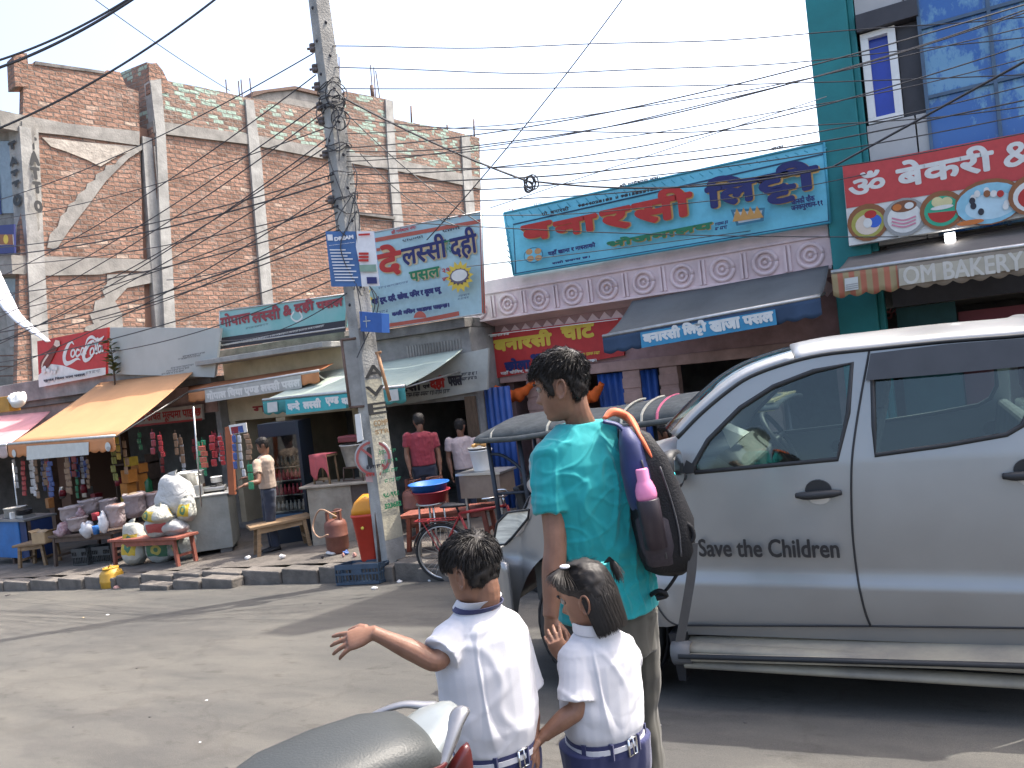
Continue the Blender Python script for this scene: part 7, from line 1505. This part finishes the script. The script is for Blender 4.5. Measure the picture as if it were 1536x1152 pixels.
def figure(label, head, sc, fd, pitch, bf, torso, arms, shirt, pants, style='man', vox=.005, hipw=.085, legs=None, sleeve=.55, sl_r=(1.9, 1.7), wrinkle=.004, hairn=2600, shoe=None, skirt=None, loose=.012, seat=None, belly=1, dens=1, group=None):
    bf = V((bf.x, bf.y, 0)).normalized(); br = bf.cross(Z)
    hp = J(*head); M = head_frame(hp, fd, pitch); h_ = 1.70 if style == 'man' else 1.1; lr = sc if style == 'man' else .64
    T = [(J(px, py, d), hw, hd) for px, py, d, hw, hd in torso]; hip = T[-1][0]; g_ = gz(hip.x, hip.y)
    body = B(); head_mesh(body, M, sc)
    nb_ = T[0][0]; body.tube([M @ V((-.030*sc, 0, -.02*sc)), M @ V((-.030*sc, 0, -.09*sc)), nb_+bf*.0-Z*.02], [.048*sc, .046*sc, .054*sc], 16, k=4)
    body.rings([(c, br*(hw-(.02 if i_ < len(T)-2 else .055)), bf*(hd-(.02 if i_ < len(T)-2 else .045))) for i_, (c, hw, hd) in enumerate(T)], 24, 0, True, True, .9)
    body.ball(hip-Z*.05, (hipw*.9, hipw*.9, .09*lr), 0, 16)
    tr = B(); LG = []
    for s in (-1, 1):
        hj = hip+br*s*hipw-Z*.05
        off = legs[0 if s < 0 else 1] if legs else V((0, 0, 0))
        if seat is not None: kn = hj+bf*.42*lr; an = kn+bf*.05-Z*.42*lr
        else: an = V((hj.x, hj.y, gz(hj.x, hj.y)+.075*lr))+off; kn = (hj+an)/2+bf*.03*lr+off*.1
        LG.append((hj, kn, an)); body.tube([hj-Z*.05, (hj+kn)/2, kn, (kn*.6+an*.4), an, an-Z*.02], [.070*lr, .066*lr, .05*lr, .052*lr, .035*lr, .033*lr], 14, k=4)
        body.rings([(an-bf*.05*lr-Z*.03*lr, br*.035*lr, Z*.04*lr), (an+bf*.02*lr-Z*.03*lr, br*.04*lr, Z*.045*lr), (an+bf*.12*lr-Z*.055*lr, br*.045*lr, Z*.022*lr), (an+bf*.18*lr-Z*.06*lr, br*.035*lr, Z*.014*lr)], 12)
        if skirt: tr.rings([(hj+Z*.04, br*.10*lr*1.15, bf*.12*lr*1.1), (hj*.6+kn*.4, br*.105*lr, bf*.11*lr), (kn*.95+hj*.05, br*.112*lr, bf*.115*lr)], 18)
        else: tr.tube([hj+Z*.03, hj*.6+kn*.4, kn, kn*.5+an*.5, an-Z*.01*lr], [.098*lr, .092*lr, .076*lr, .070*lr, .064*lr], 16, k=4)
    tr.rings([(hip+Z*.035*lr, br*(T[-1][1]+(.004 if style != 'man' else -.022)), bf*(T[-1][2]+(.004 if style != 'man' else -.022))), (hip-Z*.05*lr, br*(hipw+(.085 if style != 'man' else .094)*lr), bf*(T[-1][2]+(.014 if style != 'man' else -.004))), (hip-Z*.15*lr, br*(hipw+.075*lr), bf*(T[-1][2]+.0))], 22)
    sh = B(); sh.rings([(c+Z*.0, br*(hw+loose), bf*(hd+loose)) for c, hw, hd in T], 28, 0, True, True, .92)
    for arm in arms:
        S_, E_2, W_ = J(*arm[0]), J(*arm[1]), J(*arm[2]); up_r, el_r, wr_r = (.046*sc, .039*sc, .027*sc) if style == 'man' else (.027, .025, .0175)
        body.tube([S_, S_*.5+E_2*.5, E_2, E_2*.65+W_*.35, W_], [up_r*.9, up_r*.97, el_r, el_r*1.05, wr_r], 14, k=5); body.ball(S_, up_r*.95, 0, 12)
        dh = arm[3]; hand(body, W_, dh, arm[4], .185*sc if style == 'man' else .132, arm[5], .08 if style == 'man' else .2, arm[6])
        d_ = (E_2-S_); e = S_+d_*sleeve; sh.tube([S_-d_*.05, S_+d_*.05, S_*.55+e*.45, e], [up_r*1.2, up_r*(sl_r[0]), up_r*(sl_r[0]*.5+sl_r[1]*.5), up_r*sl_r[1]], 16, k=4); sh.ball(S_+d_*.03, up_r*sl_r[0]*1.02, 0, 14)
    o = fuse(body, 'person', skin_m, None, vox, 3); tag(o, label, 'person', group)
    sx = [c for c, _, _ in T]
    zlow = hip.z; ztop = T[0][0].z
    def wr(p):
        a = (p-hip).dot(br); z = p.z-hip.z; q = V((a*16/dens, (p-hip).dot(bf)*16/dens, z*4.2/dens)); r_ = noise.noise(q); t_ = noise.noise(V((a*9+z*14, z*9-a*10, (p-hip).dot(bf)*6))/dens)
        f_ = math.exp(-(noise.noise(V((a*7+z*9, z*7-a*5, 3.3))/dens)/.10)**2)+.7*math.exp(-(noise.noise(V((a*8-z*11, z*5+a*4, 8.1))/dens)/.09)**2)
        r_ = r_ if style == 'man' else r_*1.3
        return .55*wrinkle*f_+max(-.35*wrinkle, wrinkle*(1.5*(.6-min(1, abs(r_)*3.0))+1.3*t_))*min(1, max(.15, (p.z-zlow)/.06))*min(1, max(.1, (ztop-p.z)/.05))
    fuse(sh, 'shirt' if style != 'man' else 't_shirt', shirt, o, vox*1.15, 5, wr if wrinkle else None)
    fuse(tr, 'trousers' if not skirt else 'shorts', pants, o, vox*1.3, 4, (lambda p: wrinkle*1.5*(noise.noise(p*13+V((0, 0, 5)))+.5*noise.noise(V((p.x*24, p.y*24, p.z*9))))) if wrinkle else None)
    hb_ = hair(o, M, sc, style, hair_m, int(head[0]), hairn); ho = hb_.build('hair', hair_m, o, True, fix=False)
    for s in (-1, 1):
        b = B(); b.ball(M @ (V((.0755, s*.031, .003))*sc), .0112*sc, 0, 10); b.ball(M @ (V((.0822, s*.0318, .003))*sc), .0060*sc, 1, 8); b.build('eye', [eyew, eye_m], o, True)
        b = B(); b.tube([M @ (V((.094, s*.014, .019))*sc), M @ (V((.093, s*.03, .024))*sc), M @ (V((.080, s*.05, .019))*sc)], [.003*sc, .004*sc, .002*sc], 6, k=3); b.build('eyebrow', brow_m, o, True)
    for hj, kn, an in LG:
        b = B(); b.rings([(an-bf*.07*lr-Z*.035*lr, br*.035*lr, Z*.035*lr), (an-Z*.03*lr, br*.046*lr, Z*.045*lr), (an+bf*.1*lr-Z*.048*lr, br*.05*lr, Z*.028*lr), (an+bf*.19*lr-Z*.055*lr, br*.04*lr, Z*.02*lr), (an+bf*.205*lr-Z*.06*lr, br*.02*lr, Z*.008*lr)], 16); b.build('shoe', shoe or black, o, True)
    return o, M, T, br, bf
def band(name, c, rx, ry, h, m, parent, br, bf, up_=Z, n=40):
    b = B(); b.rings([(c+up_*(-h/2), br*rx, bf*ry), (c+up_*(-h/2), br*(rx+.003), bf*(ry+.003)), (c+up_*(h/2), br*(rx+.003), bf*(ry+.003)), (c+up_*(h/2), br*rx, bf*ry)], n, 0, False, False, .92); return b.build(name, m, parent, True)

tl_sh = cloth('teal_jersey', (.004, .235, .245)); ol_p = cloth('olive_trousers', (.05, .047, .037)); wh_s = cloth('white_cotton', (.49, .485, .505), .8, .06); nv_p = cloth('navy_cotton', (.022, .026, .085)); 
FA = lambda a: -r0*math.sin(R(a))+f0*math.cos(R(a))     # a degrees to the left of straight away
D = 2.64
man, MM, MT, mbr, mbf = figure('young man in a bright teal t-shirt with a backpack on one shoulder', (843, 578, D), .97, FA(74), R(7), FA(28),
    [(872, 634, D+.02, .075, .065), (876, 646, D+.02, .13, .080), (880, 660, D+.01, .170, .095), (884, 690, D, .186, .110), (889, 740, D, .186, .118), (897, 800, D+.01, .176, .116), (906, 860, D+.02, .172, .114), (914, 915, D+.02, .176, .118)],
    [((826, 684, D-.06), (833, 815, D-.12), (826, 925, D-.16), -Z+r0*.06, r0*.6+f0*.6, .62, 1), ((950, 680, D+.12), (952, 800, D+.30), (902, 742, D+.34), Z*.6-r0*.5, -f0, .9, -1)],
    tl_sh, ol_p, 'man', .0036, .092, None, sleeve=.66, sl_r=(1.5, 1.5), wrinkle=.0062, hairn=9000, loose=.010)
D = 2.0
boy, BM, BT, bbr, bbf = figure('boy in white school shirt with one arm stretched out over the road', (708, 853, D), .80, FA(57), R(10), FA(24),
    [(717, 908, D, .045, .045), (718, 922, D, .070, .055), (719, 934, D, .103, .066), (722, 952, D, .118, .075), (727, 990, D, .122, .084), (732, 1035, D, .122, .088), (738, 1080, D, .120, .090), (742, 1106, D, .104, .082), (743, 1118, D, .096, .076)],
    [((684, 955, D-.04), (654, 992, D-.10), (560, 949, D-.08), -r0*.95-Z*.20, -Z*.7+f0*.7, .26, -1), ((768, 950, D+.06), (793, 1055, D+.06), (800, 1108, D), -Z+r0*.02, -r0, .35, -1)],
    wh_s, nv_p, 'boy', .0027, .058, None, sleeve=.78, sl_r=(1.75, 1.95), wrinkle=.0046, hairn=8500, loose=.007, dens=1.5)
def belts(p, T, br, bf, bx):
    c = T[-1][0]; rx, ry = T[-1][1]+.011, T[-1][2]+.011
    band('belt', c-Z*.006, rx, ry, .034, nv_p, p, br, bf); o = band('belt_stripe', c-Z*.006, rx+.0025, ry+.0025, .013, wh_s, p, br, bf)
    a = -math.pi/2+bx; q = lambda t, r_=0: c-Z*.006+br*(rx+.004+r_)*math.cos(t)+bf*(ry+.004+r_)*math.sin(t)
    b = B(); w_ = .13; pts = [q(a-w_, .004)+Z*.02, q(a+w_, .004)+Z*.02, q(a+w_, .004)-Z*.024, q(a-w_, .004)-Z*.024, q(a-w_, .004)+Z*.02]; b.tube(pts, .0034, 8); b.tube([q(a, .006)+Z*.02, q(a, .006)-Z*.024], .002, 6); b.build('buckle', chrome, p, True)
    for t in (-2.6, -1.9, -1.1, -.5):
        b = B(); b.box(q(t, .002), (.012, .006, .042), 0, Matrix((V((-math.sin(t), 0, 0))+br*0, V((0, 1, 0)), V((0, 0, 1)))).transposed() if False else None); b.build('belt_loop', nv_p, p, True)
belts(boy, BT, bbr, bbf, .35)
nc = BT[0][0]; upn = (BM @ V((-.03, 0, -.06))-nc).normalized()
band('collar', nc+Z*.012+bbf*.002, .0545, .052, .030, wh_s, boy, bbr, bbf, upn); band('tie_strap', nc+Z*.002, .060, .0575, .017, nv_p, boy, bbr, bbf, upn)
D = 2.1
girl, GM, GT, gbr, gbf = figure('girl in white school shirt with a black bob and two small ponytails', (880, 892, D), .79, FA(70), R(12), FA(26),
    [(893, 942, D, .045, .045), (895, 954, D, .066, .052), (897, 966, D, .096, .064), (899, 984, D, .110, .073), (901, 1020, D, .112, .080), (903, 1055, D, .112, .084), (906, 1085, D, .106, .082), (907, 1100, D, .094, .076)],
    [((866, 985, D-.04), (866, 1062, D-.08), (815, 1104, D-.10), -r0*.75-Z*.62, -f0*.3+r0*.6-Z*.6, .30, 1), ((938, 985, D+.08), (915, 1050, D+.20), (846, 990, D+.27), -r0*.3+Z*.9, f0, .7, -1)],
    wh_s, nv_p, 'girl', .0027, .056, None, sleeve=.86, sl_r=(1.75, 1.95), wrinkle=.0042, hairn=5200, loose=.007, skirt=True, dens=1.4)
belts(girl, GT, gbr, gbf, .25); nc = GT[0][0]; band('collar', nc+Z*.012, .058, .056, .028, wh_s, girl, gbr, gbf)
for (px, py, dd, s, ox) in ((847, 850, -.03, 1, -.35), (905, 846, .06, -1, 1.0)):
    p = J(px, py, 2.1+dd); b = B(); b.rings([(p+r0*.012*math.cos(a)*0, (r0*math.cos(a)+Z*math.sin(a))*.014, f0*.0) for a in (0, 1)], 4) if False else None
    b = B(); b.tube([p+(r0*math.cos(a)+f0*math.sin(a))*.010 for a in np.linspace(0, 6.28, 14)], .004, 8); b.build('hair_tie', wh_s if s > 0 else mat('tie_teal', (.05, .4, .4), .6), girl, True)
    b = B(); g = random.Random(px)
    for i in range(260):
        a = g.uniform(0, 6.28); q = r0*math.cos(a)+f0*math.sin(a); o_ = g.uniform(0, 1)**.6; L_ = g.uniform(.5, 1)*(.075 if s < 0 else .03)
        dv_ = (r0*ox*1.0+Z*(.55 if s < 0 else -.2)+q*.55*o_).normalized(); pts = [p, p+dv_*.016, p+dv_*.030-Z*.004, p+dv_*.038+q*.008*o_-Z*L_*.45, p+dv_*(.036+.012*o_)+q*.014*o_-Z*L_]
        pts = smooth_path(pts, 2); t_ = [ (pts[min(k+1, len(pts)-1)]-pts[max(k-1, 0)]).normalized().cross(q if o_ > .2 else f0) for k in range(len(pts))]; vs = []
        for k, (u_, w_) in enumerate(zip(pts, t_)): w2 = (w_.normalized() if w_.length > 1e-4 else r0)*.0016*(1-.7*k/len(pts)); vs += [u_+w2, u_-w2]
        b.add(vs, [(2*k, 2*k+1, 2*k+3, 2*k+2) for k in range(len(pts)-1)], 0, True)
    b.build('ponytail', hair_m, girl, True, fix=False)
# ---- backpack hung on the man's right shoulder
D = 2.60
bag = thing('backpack', 'black and navy backpack with orange piping hanging from the man in teal', 'backpack', tuple(J(985, 850, D)))
bk_m = mat('black_nylon', (.010, .010, .012), .62, .4, 8, .25, 160, spec=.25); nvn = cloth('navy_nylon', (.012, .02, .10), .55, .35); orn = cloth('orange_webbing', (.62, .12, .04), .6, .2); gw = cloth('grey_webbing', (.045, .045, .045), .75, .3)
pxm = D/FPX
def bagrings(b, L_, hd, k=1): b.rings([(J(x, y, D+dz), r0*w*pxm, (f0*hd*hk)) for x, y, w, hk, dz in L_], 28, 0, True, True, .62)
b = B(); bagrings(b, [(938, 640, 8, .4, 0), (948, 652, 22, .7, 0), (962, 684, 33, .95, .0), (976, 730, 40, 1, .0), (988, 780, 44, 1.05, 0), (996, 820, 44, 1.05, 0), (1001, 846, 37, .9, 0), (1004, 856, 22, .6, 0)], .115)
for i, v in enumerate(b.v): q = V(v); b.v[i] = tuple(q+V((1, 0, .4))*.020*noise.noise(V((q.x*16, q.y*16, q.z*10))))
b.build('main_pocket', bk_m, bag, True)
b = B(); bagrings(b, [(936, 640, 7, .6, -.006), (942, 660, 17, .95, -.006), (950, 700, 21, 1, -.006), (961, 745, 22, 1, -.006), (972, 790, 16, .8, -.004)], .115)
for i, v in enumerate(b.v): q = V(v); b.v[i] = tuple(q+V((1, 0, 0))*.016*noise.noise(V((q.x*20, q.y*20, q.z*9))))
b.build('side_panel', nvn, bag, True)
for pp in ([(962, 690), (976, 735), (992, 790), (1000, 838)], [(990, 700), (1006, 748), (1018, 795), (1022, 835)]):
    b = B(); b.tube([J(x, y, 2.6-.122) for x, y in pp], .003, 6, k=5); b.build('zip', mat('zip_grey', (.06, .06, .065), .5), bag, True)
b = B(); b.tube([J(x, y, 2.6+.02) for x, y in ((982, 704), (1010, 752), (1032, 800), (1038, 830), (1024, 852))], .006, 6, k=5); b.build('piping', orn, bag, True)
b = B(); bagrings(b, [(972, 760, 16, .7, -.06), (978, 778, 25, 1, -.07), (985, 815, 26, 1, -.07), (990, 842, 22, .9, -.06), (992, 850, 14, .6, -.05)], .06); b.build('bottle_pocket', mat('mesh_pocket', (.035, .028, .035), .8, .3, 60), bag, True)
b = B(); b.tube([J(*p) for p in ((906, 628, 2.6), (922, 618, 2.62), (945, 630, 2.62), (962, 658, 2.52), (985, 700, 2.50), (1008, 748, 2.50), (1026, 795, 2.51), (1034, 828, 2.52))], [.012, .03, .03, .016, .008, .006, .006, .006], 10, k=6, flat=.5); b.build('orange_strap', orn, bag, True)
b = B(); b.tube([J(*p) for p in ((905, 632, 2.56), (930, 640, 2.55), (942, 668, 2.56), (948, 715, 2.64), (955, 770, 2.70))], .020, 10, k=6, flat=.35); b.build('shoulder_strap', nvn, bag, True)
b = B(); b.tube([J(*p) for p in ((1020, 780, 2.5), (1036, 790, 2.5), (1040, 806, 2.5), (1030, 815, 2.5), (1022, 800, 2.5))], .008, 6, k=5); b.tube([J(*p) for p in ((1034, 815, 2.5), (1022, 850, 2.52), (1000, 884, 2.55), (984, 893, 2.6))], .006, 6, k=6); b.tube([J(*p) for p in ((975, 893, 2.62), (988, 886, 2.55), (1000, 893, 2.55), (985, 898, 2.56))], .008, 6, k=4); b.build('buckle_cord', bk_m, bag, True)
b = B(); wpts = smooth_path([J(*p) for p in ((1040, 815, 2.5), (1037, 860, 2.49), (1030, 905, 2.49), (1020, 962, 2.5))], 6); vs = []
for p in wpts: vs += [p+r0*.015, p-r0*.015]
b.add(vs, [(2*k, 2*k+1, 2*k+3, 2*k+2) for k in range(len(wpts)-1)]); b.build('hanging_strap', gw, bag, True, solid=.003)
b = B(); b.prism([J(1018, 838, 2.51), J(1030, 830, 2.51), J(1034, 800, 2.51), J(1028, 815, 2.51)], f0*.01); b.build('orange_tab', orn, bag, True)
def bottle(label, path, prof, mats):
    t = thing('water_bottle', label, 'bottle', tuple(path[0])); ax_ = (path[1]-path[0]).normalized()
    for nm, pr, m in zip(('body', 'cap'), prof, mats): b = B(); b.lathe(pr, path[0], 22, 0, ax_); b.build(nm, m, t, True)
pkm = mat('pink_bottle', (.62, .20, .36), .4, .12, 5); tqm = mat('turquoise_bottle', (.03, .42, .46), .4, .12, 5); dkm = mat('plum_bottle', (.03, .022, .03), .45, .3, 8)
pa = [J(985, 822, 2.46), J(962, 703, 2.47)]; L0 = (pa[1]-pa[0]).length
bottle('dark bottle with a pink cup top in the side pocket of the backpack', pa, ([(0, 0), (.036, 0), (.037, L0*.6), (.036, L0*.61), (0, L0*.61)], [(0, L0*.6), (.031, L0*.6), (.034, L0*.66), (.033, L0*.74), (.026, L0*.82), (.0205, L0*.86), (.0205, L0*.985), (.018, L0), (0, L0)]), (dkm, pkm))
pa = [J(1018, 800, 2.62), J(1004, 708, 2.62)]; L0 = (pa[1]-pa[0]).length
bottle('turquoise bottle in the far pocket of the backpack', pa, ([(0, 0), (.03, 0), (.03, L0*.55), (.02, L0*.72), (0, L0*.72)], [(0, L0*.7), (.0185, L0*.7), (.0185, L0*.98), (0, L0)]), (tqm, tqm))
# ---- people at the shops
pat = cloth('beige_print', (.40, .30, .23)); jn = cloth('dark_jeans', (.02, .026, .045)); mar_s = cloth('maroon_polo', (.24, .03, .045)); pks = cloth('pale_pink_shirt', (.46, .38, .38)); 
def shop_man(label, hx, hy, d, face, bodyf, sh, pa_, bend=0, armp=None, scl=1.0, style='man'):
    k = FPX/d; v_ = .12
    def pt(dx, dz): return (hx+dx*k+dz*k*v_, hy+dz*k, d)
    T = [(*pt(0, .155), .07, .06), (*pt(0, .185), .15, .085), (*pt(0, .24), .185, .10), (*pt(0, .36), .18, .11), (*pt(0, .50), .165, .11), (*pt(0, .66), .17, .115)]
    ar = armp or [((*pt(-.2, .22)[:2], d-.05), (*pt(-.24, .50)[:2], d-.05), (*pt(-.22, .74)[:2], d-.1), -Z, r0, .5, 1), ((*pt(.2, .22)[:2], d+.05), (*pt(.24, .50)[:2], d+.05), (*pt(.24, .74)[:2], d), -Z, -r0, .5, -1)]
    return figure(label, (hx, hy, d), scl, face, R(8), bodyf, T, ar, sh, pa_, style, .011, .09, None, sleeve=.6, sl_r=(1.4, 1.45), wrinkle=.006, hairn=500)
d = 12.35; k = FPX/d
d = 12.1; shop_man('tea seller in a beige patterned shirt standing behind the cement counter', 394, 668, d, FA(100), FA(120), pat, jn, armp=[((385, 694, d-.15), (388, 722, d-.3), (366, 728, d-.45), -r0-Z*.3, -Z, .5, 1), ((405, 692, d+.1), (400, 720, d+.05), (372, 716, d-.1), -r0, -Z, .5, -1)])
d = 11.7
shop_man('man in a maroon polo shirt seen from behind inside the lassi shop', 628, 632, d, FA(20), FA(5), mar_s, jn)
shop_man('man in a pale pink shirt reaching down beside the shop doorway post', 690, 640, d+.5, FA(-20), FA(40), pks, jn)
# passengers of the rickshaw
def passenger(label, px, py, d, sh, face):
    k = FPX/d; pt = lambda dx, dz: (px+dx*k+dz*k*.12, py+dz*k, d)
    T = [(*pt(0, .155), .07, .06), (*pt(0, .185), .14, .085), (*pt(0, .24), .175, .10), (*pt(0, .38), .17, .11), (*pt(0, .60), .17, .115)]
    figure(label, (px, py, d), .95, face, R(4), face, T, [((*pt(-.19, .22)[:2], d-.05), (*pt(-.22, .46)[:2], d-.05), (*pt(-.1, .6)[:2], d-.2), -Z*.4-f0, r0, .5, 1), ((*pt(.19, .22)[:2], d), (*pt(.22, .46)[:2], d), (*pt(.15, .6)[:2], d-.2), -Z*.4-f0, -r0, .5, -1)], sh, jn, 'man', .010, .085, None, sleeve=.6, sl_r=(1.4, 1.4), wrinkle=.005, hairn=500, seat=True)
dr = (V((gx_+2.4, gy_+.45, 0))-CAM).dot(fw)
passenger('rickshaw passenger with dark hair just showing above the backpack', 996, 650, (J(996, 650, 8)-CAM).dot(fw) if False else 8.6, cloth('dark_red_shirt', (.15, .03, .03)), FA(80))
passenger('rickshaw passenger in a pale grey shirt half hidden behind the man in teal', 822, 662, 9.3, cloth('pale_grey_shirt', (.40, .42, .42)), FA(60))

bpy.data.scenes.remove(TS)
# ================================================================ overhead wires
def wire(a, c, da, dc, sag, r_, label, group, wob=0, mt=None):
    p, q = J(*a, da), J(*c, dc); pts = [p.lerp(q, t)-Z*(sag*4*t*(1-t))+Z*wob*math.sin(t*17+a[1]) for t in np.linspace(0, 1, 26)]
    b = B(); b.tube(pts, r_, 5); tag(b.build('overhead_wire', mt or cable), label, 'wire', group)
PDw = PD
gR, gL, gD = 'wires strung from the pole to the right', 'wires fanning from the pole to the left', 'wires crossing the street high up'
lR, lL = 'black overhead wire running from the concrete pole to the right over the shops', 'black overhead wire running from the concrete pole down across the brick wall'
for a, c, dc, sag, wob in (((496, 70), (1540, 24), 8.6, .12, .012), ((500, 100), (1540, 55), 8.4, .2, .012), ((512, 133), (1540, 112), 8.4, .05, 0), ((515, 178), (1540, 160), 8.2, .22, .01), ((518, 222), (1540, 6), 6.0, .2, 0), ((520, 228), (1540, 14), 6.2, .3, .005), ((520, 250), (1540, 128), 8.0, .3, 0), ((522, 262), (1540, 66), 7.0, .3, 0), ((524, 290), (1540, 172), 8.0, .2, 0), ((528, 305), (1540, 200), 8.3, .2, .006), ((560, 330), (1540, 352), 9.4, .1, 0)):
    wire(a, c, PDw-.15, dc, sag, .007, lR, gR, wob)
for a, c, dc in (((470, 80), (-10, 302), 15), ((474, 112), (-10, 420), 15), ((480, 155), (-10, 455), 15), ((486, 168), (-10, 480), 15), ((494, 205), (-10, 520), 14), ((496, 215), (-10, 500), 14), ((498, 240), (-10, 515), 14), ((500, 285), (-10, 560), 14), ((504, 300), (-10, 470), 15), ((506, 318), (150, 480), 14)):
    wire(a, c, PDw-.15, dc, .18, .008, lL, gL)
for a, c, dc, rr in (((498, 262), (-10, 372), 15, .009), ((500, 272), (-10, 384), 15, .012), ((506, 330), (-10, 442), 14.5, .009), ((508, 345), (-10, 500), 14, .012), ((510, 352), (-10, 512), 14, .009), ((512, 395), (-10, 545), 13.5, .009), ((514, 412), (150, 530), 13, .008), ((494, 190), (-10, 330), 15.5, .007), ((508, 338), (250, 420), 13.5, .008), ((505, 310), (-10, 398), 15, .008), ((520, 440), (330, 512), 11.5, .007)):
    wire(a, c, PDw-.15, dc, .15, rr, lL, gL)
for a, c, dc, rr in (((520, 235), (1540, 88), 7.6, .006), ((518, 200), (1540, 40), 7.0, .006), ((525, 275), (1540, 150), 8.0, .009), ((530, 318), (1300, 262), 9.6, .006), ((520, 242), (1540, 20), 6.1, .006)):
    wire(a, c, PDw-.15, dc, .22, rr, lR, gR, .008)
wire((212, -10), (-20, 108), 6, 6, .05, .011, 'thick black cable crossing the top left corner, upper of a close pair', None)
wire((206, -10), (-20, 96), 6.05, 6.05, .05, .009, 'thinner black cable running beside the thick one in the top left corner', None)
wire((334, -10), (-20, 200), 7, 7, .1, .010, 'black cable sloping across the sky in front of the brick corner', None)
wire((130, -10), (345, 136), 12, 16, .05, .008, 'thin wire crossing downwards to the right above the brick parapet', None)
wire((940, -10), (640, 360), 9.5, 10.2, .08, .008, 'thin wire rising steeply to the right from the dahi board into the sky', None)
wire((512, 145), (800, 275), PDw-.1, 9.6, .06, .014, 'heavy cable dropping from the pole to a coil in mid air', None)
wire((800, 272), (1250, 250), 9.6, 9.3, .16, .012, 'heavy cable running from the mid air coil to the teal pillar', None)
wire((1250, 250), (1545, 88), 9.3, 6.5, .0, .014, 'heavy cable rising from the teal pillar to the upper right corner', None)
wire((510, 160), (720, 335), PDw-.1, 10.2, .1, .008, 'thin wire dropping from the pole towards the dahi board', None)
wire((540, 230), (690, 340), PDw-.1, 10.4, .15, .007, 'slack thin wire in front of the right end of the brick wall', None)
wire((735, 312), (1240, 145), 10.6, 8.5, .0, .006, 'thin pale wire rising behind the blue board', None, 0, mat('grey_cable', (.2, .2, .2), .6))
wire((700, 400), (1240, 330), 10.5, 10.5, .02, .006, 'thin wire strung along the lower edge of the blue board', None)
b = B(); g = random.Random(8)
for k in range(6): p = J(795+g.uniform(-4, 4), 276+g.uniform(-4, 5), 9.6); rr = g.uniform(.06, .11); b.tube([p+r0*rr*.8*math.cos(a)+Z*rr*math.sin(a)+f0*.03*math.sin(a*2+k) for a in np.linspace(0, 6.3, 18)], .009, 5)
tag(b.build('cable_coil', cable), 'coil of spare black cable hanging in mid air left of the blue board', 'cable')
